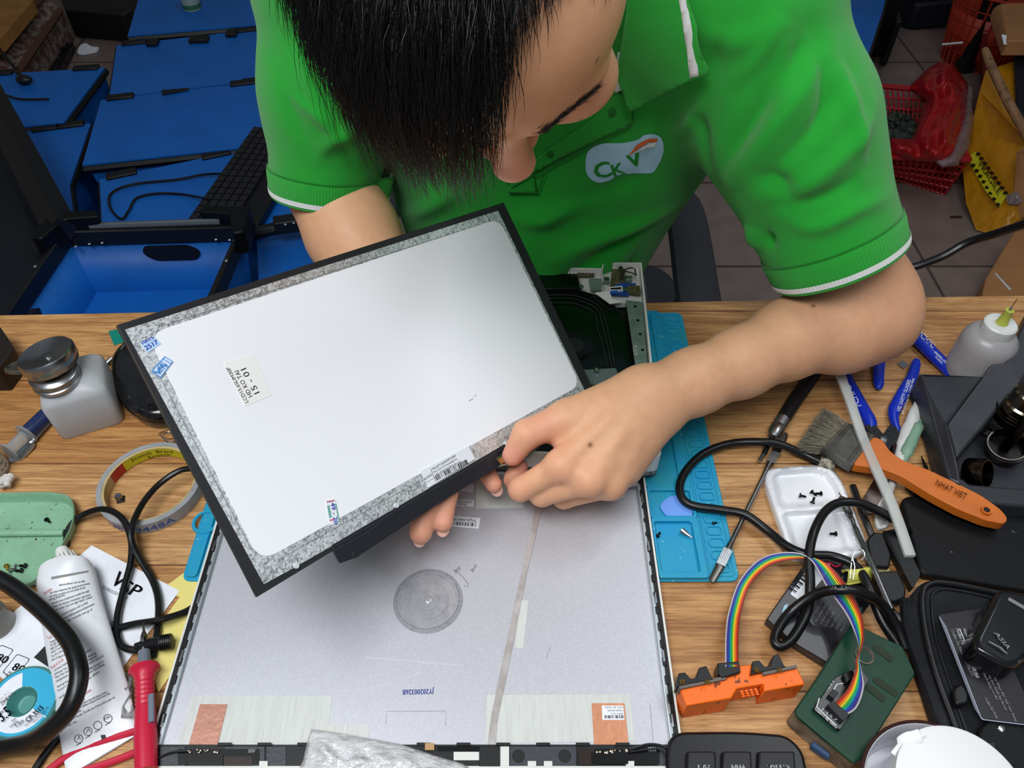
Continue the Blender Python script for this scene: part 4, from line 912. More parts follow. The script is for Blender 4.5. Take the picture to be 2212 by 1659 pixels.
lidc = T(66, 790, .056); q = MB(); q.lathe([(.0001, .001), (.018, .001), (.0195, .0025), (.0208, .0015), (.0208, -.001), (.0001, -.0012)], lidc, V((-.05, .42, .85)), n=36); q.tube([cup+V((-.022, -.006, .004)), lidc+V((.016, .006, -.003))], .002, 8); q.build('flip_lid', mat('aged_steel', '#8c897d', .42, .9, mot=(120, .4, .65), col2='#5e5a50'), pb)
# syringe and spudger
sy = thing('syringe', 'small syringe of dark blue paste lying behind the milky bottle', 'syringe', T(75, 915, 0))
CL_ = mat('clear_plastic', '#dfe6e8', .12, trans=.75, ior=1.4); DB = mat('navy_paste', '#1b2b55', .35, coat=.4)
a, b = T(118, 880, .008), T(60, 935, .008); q = MB(); q.tube([a, b], .0075, 18); q.build('barrel', DB, sy)
d = (b-a).normalized(); q = MB(); q.lathe([(.008, 0), (.011, .001), (.011, .003), (.006, .004), (.0055, .022), (.0095, .0225), (.0095, .024), (.0001, .024)], b, d, n=20); q.build('plunger', CL_, sy)
sp = thing('spatula', 'shiny steel mixing spatula tucked under the milky bottle', 'spatula', T(70, 960, 0))
q = MB(); q.tube([T(120, 895, .004), T(75, 945, .004), T(62, 958, .004)], [.0035, .0032, .0040], 10, flat=.6); q.build('handle', CHR, sp)
q = MB(); q.prism(rndpoly([T(72, 948, .0045), T(76, 962, .004), T(48, 992, .0018), T(20, 1000, .0014), T(18, 988, .0018), T(52, 950, .004)], .004, 4), .0012); q.build('blade', CHR, sp)
# black clamshell case
cs = thing('earphone_case', 'glossy dusty black oval zip case half under the display panel', 'case', T(310, 830, 0))
GLB = mat('gloss_black', '#0b0b0e', .18, coat=.5, speck=(120, .70, '#4a4a4c'), mot=(25, .5, .9), col2='#1d1d20')
o_ = [T(x, y, .020) for x, y in ((236, 770), (270, 730), (330, 720), (380, 760), (400, 830), (385, 890), (320, 905), (262, 872), (240, 820))]; o_ = rndpoly(o_, .02, 6)
q = MB(); cc_ = sum(o_, V())/len(o_)
q.strip([[cc_+(p-cc_)*k+V((0, 0, z)) for p in o_] for k, z in ((.96, -.020), (1.0, -.014), (1.0, -.009), (.97, -.0085), (.97, -.0075), (1.0, -.007), (1.0, -.003), (.95, .001), (.88, .002), (.85, .0005), (.5, .002), (.02, .0024))], closed=True); q.build('shell', GLB, cs, sharp=50)
q = MB(); q.tube([cc_+(p-cc_)*.985+V((0, 0, -.008)) for p in o_]+[cc_+(o_[0]-cc_)*.985+V((0, 0, -.008))], .0012, 6); q.build('zip', BLK, cs)
q = MB(); q.tube([T(215, 800, .004), T(240, 775, .004)], .0028, 10); tag(q.build('metal_rod', STEEL), 'short steel rod end between the milky bottle and black case', 'rod')
p = flat('tape_piece', [(234, 715), (252, 711), (270, 738), (246, 745)], .0012, .0010, mat('green_tape', '#0d8a78', .35, trans=.2), bevel=.0002); tag(p, 'small strip of green tape lying at the back edge, beside the panel corner', 'tape')
q = MB(); 
for k in range(3):
    c = T(362+k*7, 936+k*4, .003); q.tube([c+V((math.cos(a_)*(.008+k*.001), math.sin(a_)*.006, .002*math.sin(a_*2+k))) for a_ in [2*PI*j/20 for j in range(21)]], .00035, 6)
tag(q.build('wire_coil', STEEL), 'thin curled steel wire coil just left of the panel edge', 'wire')
# black box at the left edge
bx = thing('black_box', 'dark brown-black box cut off by the left edge of the bench', 'box', T(-20, 780, 0)); q = MB(); q.prism(rndpoly([T(30, 752, .03), T(-6, 800, .03), T(-120, 800, .03), T(-120, 690, .03), T(0, 705, .03)], .003), .03); q.build('box_body', mat('dark_case', '#1a1210', .5, bump=(200, .2)), bx, bevel=.002)
# roll of tape
rc = T(333, 1062, 0); tr = thing('tape_roll', 'nearly empty roll of clear double-sided tape with yellow core print', 'tape roll', rc); Rr = .0415
rc = V(((T(226, 1060).x+T(440, 1062).x)/2, (T(335, 965).y+T(335, 1160).y)/2-.001, TZ)); W[tr.name] = V(rc); tr.location = rc
R1 = (T(440, 1062).x-T(226, 1060).x)/2
q = MB(); q.lathe([(R1-.0065, .0005), (R1-.0065, .0125), (R1-.0045, .013), (R1-.0044, .0005)], rc, n=72); q.build('card_core', mat('card_core', '#bda879', .7, mot=(80, .4, .7), col2='#a18d63'), tr)
q = MB(); q.lathe([(R1-.0044, .0005), (R1-.0044, .0132), (R1, .0132), (R1, .0005)], rc, n=72); q.build('tape_wound', mat('clear_tape', '#b9bcc0', .25, trans=.35, bump=(900, .3), mot=(60, .45, .7), col2='#9a9ea6'), tr)
def arc(q, r, a0, a1, z0, z1, m=0, n=30): q.strip([[rc+V((math.cos(a_)*r, math.sin(a_)*r, z)) for z in (z0, z1)] for a_ in [a0+(a1-a0)*j/n for j in range(n+1)]], m)
q = MB(); arc(q, R1-.0067, .3, 2.55, .001, .0122); q.build('yellow_core_print', mat('yellow_print', '#c3bd1c', .4), tr)
q = MB(); arc(q, R1-.0067, 2.55, 2.95, .001, .0122); q.build('red_core_print', mat('red_print', '#a81f1f', .4), tr)
def atext(q, s, r, a0, a1, z0, h):
    vs, fs, w0, h0 = glyph(s); q.add([rc+V((math.cos(a0+(a1-a0)*v[0]/w0)*r, math.sin(a0+(a1-a0)*v[0]/w0)*r, z0+v[1]/h0*h)) for v in vs], fs)
q = MB(); atext(q, 'Scotch  Brand', R1-.0069, 2.35, 1.35, .0065, .0042); atext(q, 'Scotch', R1-.0069, 2.0, 1.45, .0015, .0038); q.build('core_lettering', INK, tr)
q = MB(); atext(q, '3M  9448A', R1+.0003, 4.2, 5.45, .003, .007); q.build('side_lettering', mat('print_blue', '#2c4fa6', .5), tr)
cp_ = thing('capacitor', 'tiny round aluminium capacitor inside the tape roll', 'capacitor', T(258, 1075, 0)); q = MB(); q.lathe([(.0001, .0055), (.0028, .0055), (.0031, .005), (.0031, .001), (.0033, .001)], T(259, 1078, 0), n=20); q.build('can', STEEL, cp_); q = MB(); q.box(T(261, 1079, .0008), (.0066, .0066, .0014), .3); q.build('foot', BLK, cp_, bevel=.0003)
# cotton and jar
q = MB()
rr = random.Random(4)
for k in range(26): q.ball(T(13, 1040, .007)+V((rr.uniform(-.004, .004), rr.uniform(-.004, .004), rr.uniform(-.002, .003))), rr.uniform(.0018, .004), n=8)
tag(q.build('cotton_ball', mat('cotton', '#d9d3cd', .95, bump=(900, .8, .001)), sharp=180), 'small wad of white cotton below the glass jar at the left edge', 'cotton')
jr = thing('glass_jar', 'small glass jar with printed paper label at the left edge above the cotton', 'jar', T(-12, 1015, 0)); GL = mat('smoky_glass', '#a9a79c', .1, trans=.7)
jc = T(-14, 1020, 0); q = MB(); q.lathe([(.0001, .0), (.013, 0), (.0145, .002), (.0145, .024), (.012, .028), (.0105, .030), (.0105, .036), (.0001, .036)], jc, n=30); q.build('jar_body', GL, jr)
q = MB(); q.strip([[jc+V((math.cos(a_)*.0147, math.sin(a_)*.0147, z)) for z in (.005, .021)] for a_ in [-2+2.8*j/24 for j in range(25)]]); q.build('paper_label', mat('aged_paper', '#b8b2a2', .7), jr)
q = MB()
def jt(s, a0, a1, z0, h):
    vs, fs, w0, h0 = glyph(s); q.add([jc+V((math.cos(a0+(a1-a0)*v[0]/w0)*.0149, math.sin(a0+(a1-a0)*v[0]/w0)*.0149, z0+v[1]/h0*h)) for v in vs], fs)
jt('Own it on', -1.2, .3, .008, .003); jt('Quality', -1.2, .2, .014, .003); q.build('print', INK, jr)
q = MB(); jc2 = T(-4, 1352, 0); q.lathe([(.0001, 0), (.012, 0), (.0135, .002), (.0135, .018), (.0120, .020), (.0110, .018), (.0110, .003), (.0001, .003)], jc2, n=30); tag(q.build('glass_vial', GL), 'short empty glass vial at the left edge beside the paper sheet', 'vial')
# mint tray with screws
MG = mat('mint_plastic', '#86b594', .4, mot=(30, .45, .75), col2='#7c9d80', speck=(320, .70, '#4a4d38'), bump=(300, .2))
ty = thing('screw_tray', 'grimy mint green divided plastic tray holding loose screws', 'tray', T(50, 1160, 0))
to = [T(x, y, .012) for x, y in ((-60, 1068), (0, 1064), (100, 1062), (150, 1068), (162, 1095), (158, 1130), (120, 1205), (95, 1240), (60, 1262), (0, 1262), (-60, 1250))]; to = rndpoly(to, .008, 4); tc = sum(to, V())/len(to)
q = MB(); q.strip([[tc+(p-tc)*k+V((0, 0, z)) for p in to] for k, z in ((.93, -.0115), (.97, -.006), (1.0, -.001), (1.0, 0), (.985, .0004), (.955, -.001), (.94, -.006), (.90, -.0095), (.5, -.0098), (.02, -.0098))], closed=True); q.build('tray_body', MG, ty, sharp=60)
q = MB(); q.tube([T(-60, 1152, .0050), T(60, 1150, .0052), T(138, 1150, .0055)], [.0035, .0035, .003], 10, flat=.8); q.build('divider', MG, ty)
SCW = mat('black_screw', '#1b1b1d', .3, .7); GSC = mat('gold_screw', '#b99443', .3, .9); SSC = mat('silver_screw', '#a5a6a8', .25, 1)
def screw(x, y, z, ang, m, label, group=None, tilt=.0, k=1.0, first=[None]):
    c = T(x, y, z); t = thing('screw', label, 'screw', c, group); d = V((math.cos(ang)*math.cos(tilt), math.sin(ang)*math.cos(tilt), math.sin(tilt)))
    q = MB(); q.lathe([(.0001, -.0005*k), (.0019*k, -.0005*k), (.0022*k, 0), (.0022*k, .0006*k), (.0011*k, .0010*k)], c, d, n=14); q.build('screw_head', m, t)
    q = MB(); pr = [(.0011*k, .0009*k)]
    for i in range(7): pr += [(.0011*k, (.0012+i*.0006)*k), (.00085*k, (.0015+i*.0006)*k)]
    q.lathe(pr+[(.0001, .0056*k)], c, d, n=10); q.build('thread', m, t); return t
gl = 'screws in the mint green tray'; zz = .0045
screw(100, 1122, zz, -.6, SCW, 'black screw alone in the upper half of the green tray', gl, k=.95)
screw(55, 1222, zz, PI, SCW, 'black screw in the green tray, right of the pair of black screws', gl); screw(47, 1232, zz, PI+.1, SCW, 'black screw in the green tray nearest the bench front edge', gl)
screw(14, 1222, zz, -.9, GSC, 'brass coloured screw at the left of the green tray pile', gl); screw(20, 1234, zz, .5, SSC, 'bright silver screw beside the brass one in green tray', gl, k=.8); screw(29, 1228, zz, 1.5, SSC, 'bright silver screw between brass and black screws in green tray', gl, k=.8)
# papers
ph = thing('paper_sheet', 'white printed sheet with 80 PLUS badges under the white tube', 'paper', T(150, 1380, 0))
flat('sheet', [(198, 1178), (388, 1276), (262, 1446), (150, 1580), (-90, 1390), (20, 1330)], .0012, .0006, WPAP, ph)
q = MB(); z = .0014
ftext(q, 'V', (234, 1260), (258, 1271), (.5, -1), 34, z, bold=.05); ftext(q, 'SP', (256, 1274), (292, 1291), (.45, -1), 27, z, bold=.06); ftext(q, 'TECHNOLOGY SQUAD', (218, 1270), (272, 1296), (.45, -1), 7, z)
ftext(q, 'DUNG', (235, 1350), (260, 1358), (.4, -1), 10, z, bold=.05); ftext(q, 'H', (243, 1372), (250, 1375), (.4, -1), 9, z, bold=.05)
q.prism([T(73, 1420, z), T(104, 1388, z), T(130, 1410, z), T(118, 1450, z)], .0002)
for x, y in ((27, 1432), (-8, 1412)):
    e1 = V((T(x+10, y+4, z)-T(x, y, z))).normalized(); c = T(x+8, y+6, z); an_ = math.atan2(e1.y, e1.x)
    q.ring(rrect(c, .0125, .0155, .002, an_), rrect(c, .0115, .0145, .0018, an_), .0001); ftext(q, '80', (x-4, y+14), (x+18, y+22), (.5, -1), 18, z, bold=.06); ftext(q, 'PLUS', (x-10, y+22), (x+6, y+28), (.5, -1), 5, z, bold=.04); ftext(q, 'BRONZE', (x-16, y+28), (x+2, y+35), (.5, -1), 5, z)
q.build('print', INK, ph)
yp = flat('yellow_note', [(432, 1212), (350, 1272), (388, 1290), (330, 1370), (322, 1425), (342, 1496), (380, 1440), (438, 1240)], .0010, .0005, mat('yellow_paper', '#e6d780', .8, bump=(60, .1))); tag(yp, 'torn yellow paper between the white sheet and the laptop lid', 'paper')
# white glue tube
TBW = mat('tube_white', '#e4e6ea', .32, bump=(40, .25, .003), mot=(14, .5, .8), col2='#c4c7ce')
gt = thing('glue_tube', 'large crumpled white aluminium glue tube printed with small text', 'tube', T(190, 1430, 0))
def trow(cx, cy, hw, dx, dy, zh, n=16):
    """section across the tube: centre photo point, half width vector in photo px"""
    a = T(cx-dx, cy-dy, 0); b = T(cx+dx, cy+dy, 0); c = (a+b)/2; e = (b-a)/2
    return [c+e*math.cos(t)+UP*(zh*(1+math.sin(t))+.0015) for t in [2*PI*j/n for j in range(n)]]
secs = [(160, 1248, 52, -14, .0160), (158, 1266, 62, -16, .0120), (170, 1330, 66, -17, .0112), (185, 1400, 71, -18, .0100), (202, 1480, 77, -20, .0080), (216, 1560, 80, -30, .0055), (220, 1600, 78, -42, .0022), (222, 1622, 76, -46, .0010), (222, 1636, 76, -46, .0008)]
q = MB(); q.strip([trow(a, b_, 0, c, d, z_, 28) for a, b_, c, d, z_ in secs], closed=True); q.f.append(tuple(range(28))); q.m.append(0); tbo = q.build('tube_body', TBW, gt, sharp=70)
gbv = BVHTree.FromPolygons([V(v) for v in q.v], q.f)
def gproj(x, y, off=.0004):
    h = gbv.ray_cast(CAM, ray(x, y).normalized()); return h[0]-ray(x, y).normalized()*off if h[0] else T(x, y, .02)
q = MB(); q.strip([[p for p in trow(160, 1248, 0, 52, -14, .0115, 28)], [T(157, 1236, .012)+(p-T(157, 1236, .012))*1 for p in trow(158, 1240, 0, 40, -12, .012, 28)], trow(154, 1232, 0, 24, -7, .0085, 28)], closed=True); q.build('shoulder', TBW, gt)
ax_ = (T(133, 1185, .02)-T(154, 1236, .018)); q = MB(); q.lathe([(.0100, -.002), (.0100, .002), (.0082, .0035), (.0072, .012), (.0052, .022), (.0046, .0245), (.0001, .025)], T(153, 1236, .014), ax_, n=24)
for k in range(18):
    a_ = 2*PI*k/18; u_ = ax_.normalized().orthogonal(); w2 = ax_.normalized().cross(u_); o2 = u_*math.cos(a_)+w2*math.sin(a_); q.tube([T(153, 1236, .014)+o2*.0080+ax_.normalized()*.0045, T(153, 1236, .014)+o2*.0060+ax_.normalized()*.017], .0004, 4)
q.build('nozzle', mat('nozzle_white', '#e4e4e2', .4), gt)
def gtext(q, s, a, b_, h, m=0):
    vs, fs, w0, h0 = glyph(s); a = V((*a, 0)); e_ = V((*b_, 0))-a; u = V((e_.y, -e_.x, 0)).normalized(); q.add([gproj(*(a+e_*(v[0]/w0)+u*(v[1]/h0*h))[:2]) for v in vs], fs, m)
q = MB(); rd = MB()
TL = [('diamond adhesive is one can safely', 128, 1266, 184, 1257), ('and other industries the special environments', 108, 1283, 194, 1262), ('and other products are not afraid of bad', 107, 1291, 184, 1271), ('setting (bottom)', 106, 1298, 140, 1287), ('solvent one-component model through', 112, 1306, 193, 1278), ('when use during convenient operation', 114, 1313, 196, 1286), ('open cover Can use high elastic rubber', 116, 1321, 200, 1291), ('one more material, such as metal', 130, 1332, 190, 1303), ('copper/ABS/polythene/laminates', 132, 1341, 204, 1306), ('and other materials have go of', 134, 1349, 200, 1318),
      ('component sent flow', 108, 1390, 142, 1374), ('10~85.10%', 110, 1397, 132, 1386), ('180% 20~450h', 110, 1405, 134, 1392), ('within 3 minutes', 111, 1412, 138, 1397), ('dry 24 to 48 hours', 112, 1420, 144, 1404), ('about 25 degree of pressure', 112, 1428, 154, 1410),
      ('solvent before using the reduction', 118, 1450, 198, 1404), ('please let set among and drying', 119, 1458, 208, 1412), ('that the sticking effect 18-32 degrees', 120, 1466, 210, 1418), ('temperature should slowly power stitch removed', 122, 1474, 224, 1418), ('during the above bonding a little pressure', 124, 1486, 224, 1430), ('hours to achieve the best bonding', 126, 1494, 226, 1436), ('seal the present glue after', 128, 1510, 216, 1452),
      ('hand and eye', 152, 1524, 184, 1512), ('contact with eyes please rinse with plenty of water', 152, 1534, 232, 1496), ('keep away from children storage products keep away', 150, 1542, 238, 1499), ('name of garden', 148, 1550, 176, 1536), ('shelf life of one year. The with care of new products paper tail', 146, 1560, 248, 1508), ('Made in China', 146, 1570, 166, 1560)]
for s, x0, y0, x1, y1 in TL: gtext(q, s, (x0, y0), (x1, y1), 5.2)
for x, y in ((170, 1596), (190, 1580), (211, 1567), (233, 1552)):
    q.strip([[gproj(x+math.cos(t)*r_, y+math.sin(t)*r_) for r_ in (8.2, 9.6)] for t in [2*PI*j/24 for j in range(25)]])
    q.strip([[gproj(x-6+k*3.5, y+14-k*2), gproj(x-5.6+k*3.5, y+15.5-k*2)] for k in range(4)])
gtext(q, 'HA', (227, 1556), (239, 1550), 7); q.strip([[gproj(x, y), gproj(x+10, y-1)] for x, y in ((217, 1588), (222, 1606))]); 
for a_ in (((186, 1584), (190, 1574)), ((190, 1574), (195, 1582)), ((167, 1598), (170, 1590)), ((170, 1590), (173, 1598))): q.strip([[gproj(*a_[0]), gproj(a_[0][0]+1.2, a_[0][1])], [gproj(*a_[1]), gproj(a_[1][0]+1.2, a_[1][1])]])
q.build('small_print', INK, gt)
for s, x0, y0, x1, y1 in (('Description', 96, 1285, 113, 1274), ('Tech data', 104, 1382, 122, 1372), ('Method of use', 112, 1446, 138, 1426), ('Using attention', 152, 1522, 198, 1492)): gtext(rd, s, (x0, y0), (x1, y1), 7)
rd.build('red_heading', mat('red_ink', '#c23a3a', .6), gt)
q = MB(); q.strip([[gproj(110+k*8, 1252-k*1.6), gproj(111+k*8, 1246-k*1.4)] for k in range(11)]); q.build('grey_band', mat('print_grey', '#8a8886', .5), gt)
# solder-wick spool
sw = thing('solder_wick_spool', 'round teal spool of desoldering braid with cyan and white label', 'spool', T(50, 1535, 0))
TEAL = mat('teal_translucent', '#5aa39c', .25, trans=.3, coat=.3); sc_ = V((T(48, 1512, .012).x, T(48, 1512, .012).y, TZ+.001)); xa = (T(125, 1512, .012)-T(-28, 1512, .012)).length/2
sax = V((.0, -.10, 1)).normalized()
q = MB(); q.lathe([(.30*xa, -.0002), (xa*.97, 0), (xa, .0015), (xa, .0030), (xa*.93, .0034), (xa*.93, .0075), (xa, .0080), (xa, .0100), (xa*.965, .0112), (xa*.94, .0105), (xa*.40, .0105), (xa*.385, .0115), (xa*.36, .0105), (xa*.30, .0050), (xa*.24, .0030), (.0001, .003)], sc_, sax, n=64); q.build('spool_body', TEAL, sw)
def ann(q, r0, r1, a0, a1, z, m=0, n=40): 
    u_ = sax.cross(V((0, 1, 0))).normalized(); u_ = V((1, 0, 0)); v_ = sax.cross(u_).normalized()
    q.strip([[sc_+sax*z+(u_*math.cos(t)+v_*math.sin(t))*r for r in (r0, r1)] for t in [a0+(a1-a0)*j/n for j in range(n+1)]], m)
q = MB(); ann(q, xa*.42, xa*.92, 0, 2*PI, .0108); q.build('white_label', WPAP, sw)
q = MB(); ann(q, xa*.42, xa*.92, -.45, 1.9, .0110); ann(q, xa*.84, xa*.92, 1.9, 5.8, .0110); q.build('cyan_band', mat('cyan_print', '#16a6cf', .45), sw)
q = MB(); z = .0124
def st_(s, a, b_, up, h, qq=None, **kw): ftext(qq or q, s, a, b_, up, h, z, **kw)
st_('CP-3515', (60, 1561), (94, 1530), (-.3, -1), 11, bold=.05); st_('3.5', (4, 1560), (26, 1542), (-.3, -1), 24, bold=.02); st_('mm', (26, 1560), (34, 1553), (-.3, -1), 6); st_('Width', (-4, 1546), (8, 1538), (-.3, -1), 7); st_('Length', (22, 1572), (38, 1560), (-.3, -1), 6); st_('1.5m', (36, 1572), (52, 1560), (-.3, -1), 11); st_('RMA ROSIN', (8, 1520), (36, 1494), (-.6, -1), 7, bold=.03); st_('TAIYO ELECTRIC IND.CO.,LTD.', (54, 1570), (106, 1528), (-.5, -1), 4); st_('MADE IN JAPAN', (72, 1562), (100, 1538), (-.5, -1), 3)
q.build('print', INK, sw)
q2 = MB(); ftext(q2, 'goot', (0, 1522), (24, 1498), (-.7, -1), 14, z+.0002, bold=.06, shear=.2); ftext(q2, 'WICK', (28, 1492), (60, 1468), (-.7, -1), 14, z+.0002, bold=.06, shear=.2); ftext(q2, 'RoHS2', (58, 1484), (76, 1464), (-.7, -1), 9, z+.0002, bold=.05)
for x, y in ((83, 1468), (98, 1478)): q2.strip([[T(x+math.cos(t)*r_, y+math.sin(t)*r_*.95, z+.0002) for r_ in (6.5, 8)] for t in [2*PI*j/20 for j in range(21)]])
q2.build('white_print', WINK, sw)
q = MB(); q.tube(smooth_path([T(104, 1548, .008), T(70, 1590, .006), T(30, 1612, .003), T(-30, 1632, .002)], 6), .0007, 6); q.build('braid_end', COP, sw)
# thin black leads (multimeter) with plug, red probe
c1 = cable('black_lead', [(142, 1180, .003), (150, 1140, .005), (180, 1112, .008), (225, 1100, .014), (262, 1118, .016), (282, 1160, .012), (283, 1210, .008), (268, 1270, .006), (254, 1330, .005), (254, 1380, .006), (272, 1400, .008), (300, 1405, .009)], .0027, CAB); tag(c1, 'thin black cable looping through the tape roll down to the plug', 'cable')
c2 = cable('black_cable', [(430, 1012, .020), (390, 1016, .018), (345, 1045, .016), (310, 1085, .017), (288, 1130, .020), (284, 1165, .0175), (300, 1205, .010), (330, 1255, .006), (342, 1300, .006), (340, 1360, .005), (330, 1420, .004)], .0027, CAB); tag(c2, 'thin black cable curving from under the panel across the tape roll', 'cable')
c3 = cable('black_cable', [(244, 1360, .004), (290, 1348, .007), (340, 1340, .0115), (400, 1322, .006), (430, 1300, .003)], .0027, CAB); tag(c3, 'short thin black cable crossing the sheets toward the laptop lid', 'cable')
pg = thing('banana_plug', 'black ribbed cable plug lying half under the laptop lid', 'plug', T(340, 1392, 0))
q = MB(); a, b_ = T(292, 1398, .010), T(372, 1385, .010); d = (b_-a).normalized(); L_ = (b_-a).length; pr = [(.0001, 0), (.0030, 0), (.0035, .003), (.0045, .005), (.0050, L_*.65)]
for k in range(5): pr += [(.0060, L_*(.70+k*.06)), (.0060, L_*(.73+k*.06)), (.0052, L_*(.735+k*.06)), (.0052, L_*(.755+k*.06))]
q.lathe(pr+[(.0001, L_)], a, d, n=20); q.build('plug_body', BLK, pg)
RED = mat('red_rubber', '#c7203f', .38); GRY = mat('grey_plastic', '#6e7580', .4)
rp = thing('test_probe', 'red multimeter test probe with grey collar and solder-coated tip', 'probe', T(308, 1520, 0))
a, b_ = T(312, 1442, .012), T(316, 1665, .012); d = (b_-a).normalized(); L_ = (b_-a).length
q = MB(); pr = [(.0055, -.001), (.0105, .0), (.0110, .002), (.0085, .004), (.0068, .008)]
for k in range(6): pr += [(.0068, .010+k*.0035), (.0060, .0112+k*.0035), (.0060, .0122+k*.0035), (.0068, .0130+k*.0035)]
q.lathe(pr+[(.0072, .04), (.0078, L_*.7), (.0072, L_), (.0001, L_)], a, d, n=24); q.build('handle', RED, rp)
q = MB(); q.lathe([(.0001, .0), (.0045, 0), (.0047, .0125), (.0001, .0125)], a-d*.013, d, n=20); q.build('grey_collar', GRY, rp); q = MB(); q.tube([T(326, 1500, .0175), T(327, 1560, .0185)], .0022, 8, flat=.6); q.build('grey_inlay', GRY, rp)
q = MB(); q.tube([a-d*.012, a-d*.018, a-d*.022, a-d*.026, a-d*.030, a-d*.038], [.0016, .0020, .0028, .0024, .0010, .0003], 10); q.build('needle_tip', mat('solder_blob', '#8f8b86', .2, 1), rp)
c4 = cable('red_lead', [(100, 1668, .003), (150, 1632, .003), (230, 1600, .003), (300, 1577, .003)], .0026, RED); tag(c4, 'red test lead running under the white tube, upper one', 'cable'); c5 = cable('red_lead', [(120, 1690, .003), (190, 1662, .003), (240, 1646, .003), (300, 1622, .003), (318, 1610, .005)], .0026, RED); tag(c5, 'red test lead below the white tube, meeting the probe', 'cable')
c6 = cable('black_lead', [(60, 1690, .003), (90, 1640, .003), (130, 1590, .003), (165, 1560, .003)], .0026, CAB); tag(c6, 'thin black lead emerging below the spool beside the red lead', 'cable')
c7 = cable('power_cable', [(-60, 1238, .055), (0, 1252, .052), (70, 1300, .050), (140, 1370, .050), (165, 1420, .050), (170, 1470, .048), (150, 1530, .042), (110, 1575, .032), (60, 1605, .020), (0, 1618, .012), (-60, 1640, .008)], .0062, CAB, n=14); tag(c7, 'thick black power cable arching over the white tube and spool', 'cable')
q = MB(); rows = []
rr = random.Random(9); 
for j in range(9): rows.append([T(258+i*7, 1455+j*12+rr.uniform(-3, 3), .004+.008*rr.random()) for i in range(5)])
q.strip(rows); wr = mat('clear_wrap', '#dcdcdc', .12, trans=.85, ior=1.2, bump=(90, .8, .003)); tag(q.build('plastic_wrap', wr, solid=.0003), 'crumpled bit of clear plastic wrap left of the red probe', 'plastic wrap')
# ============================================================ right side of the bench
def pdist(x, y, poly):
    """distance inside (+) a photo polygon"""
    c = False; d = 1e9
    for i in range(len(poly)):
        a, b = poly[i], poly[i-1]
        if (a[1] > y) != (b[1] > y) and x < (b[0]-a[0])*(y-a[1])/(b[1]-a[1])+a[0]: c = not c
        ex_, ey_ = b[0]-a[0], b[1]-a[1]; t = max(0, min(1, ((x-a[0])*ex_+(y-a[1])*ey_)/(ex_*ex_+ey_*ey_))); d = min(d, math.hypot(x-a[0]-t*ex_, y-a[1]-t*ey_))
    return d if c else -d
def relief(name, outline, zf, m, parent, step=5, base=.0005):
    o = dens([tuple(p[:2]) for p in pxs(outline, 3)], step*1.5); pts = [V((p[0], p[1])) for p in o]; n = len(pts); P2 = list(pts)
    y = min(p.y for p in pts)+step/2
    while y < max(p.y for p in pts):
        x = min(p.x for p in pts)+step/2
        while x < max(p.x for p in pts):
            if pdist(x, y, outline) > step*.5: P2.append(V((x, y)))
            x += step
        y += step
    vv, _, ff, _, _, _ = geometry.delaunay_2d_cdt(P2, [(i, (i+1) % n) for i in range(n)], [tuple(range(n))], 1, 1e-4)
    q = MB(); q.add([T(v.x, v.y, zf(v.x, v.y)) for v in vv], ff)
    top = [T(p.x, p.y, zf(p.x, p.y)) for p in pts]; q.strip([top, [V((p.x, p.y, TZ+base)) for p in top]], closed=True); return q.build(name, m, parent, sharp=70)
# white tray
WT = mat('white_glazed', '#eff0f3', .18, coat=.4, mot=(10, .45, .8), col2='#cfd3da', speck=(150, .78, '#8a8a88'))
wt = thing('sorting_tray', 'glossy white two-compartment tray with loose black screws', 'tray', T(1760, 1110, 0))
OUT = [(1655, 1030), (1668, 1012), (1760, 1005), (1795, 1012), (1818, 1040), (1842, 1095), (1872, 1175), (1862, 1196), (1800, 1208), (1722, 1206), (1702, 1190), (1690, 1150), (1672, 1100), (1656, 1050)]
C1 = [(1668, 1030), (1680, 1018), (1760, 1012), (1790, 1022), (1808, 1048), (1826, 1085), (1760, 1094), (1695, 1098), (1682, 1088)]; C2 = [(1690, 1112), (1700, 1106), (1760, 1102), (1832, 1094), (1862, 1172), (1852, 1188), (1790, 1196), (1728, 1196), (1712, 1180), (1700, 1140)]
def zt_(x, y):
    d = max(pdist(x, y, C1), pdist(x, y, C2)); return .0085-.0065*max(0, min(1, d/9))**.7-.002*(1-min(1, max(0, pdist(x, y, OUT))/3))
relief('tray_body', OUT, zt_, WT, wt, 4)
gl = 'black screws in the white tray'; zz = .0045
screw(1728, 1070, zz, -.3, SCW, 'black screw lying apart at the left in white tray upper half', gl); screw(1753, 1062, zz, -.9, SCW, 'black screw crossing another at the middle of white tray', gl); screw(1774, 1066, zz, PI, SCW, 'black screw at the right of the crossed pair in white tray', gl)
screw(1755, 1086, zz, 1.1, SCW, 'black screw standing lowest in the white tray upper half', gl, tilt=.5); screw(1806, 1153, zz, PI, SCW, 'single black screw in the lower half of white tray', gl); screw(1420, 1158, .004, .9, SCW, 'black screw in the blue mat square compartment', None, k=.9); screw(1540, 1130, .004, .2, SCW, 'tiny dark screw in the blue mat slot row', None, k=.7)
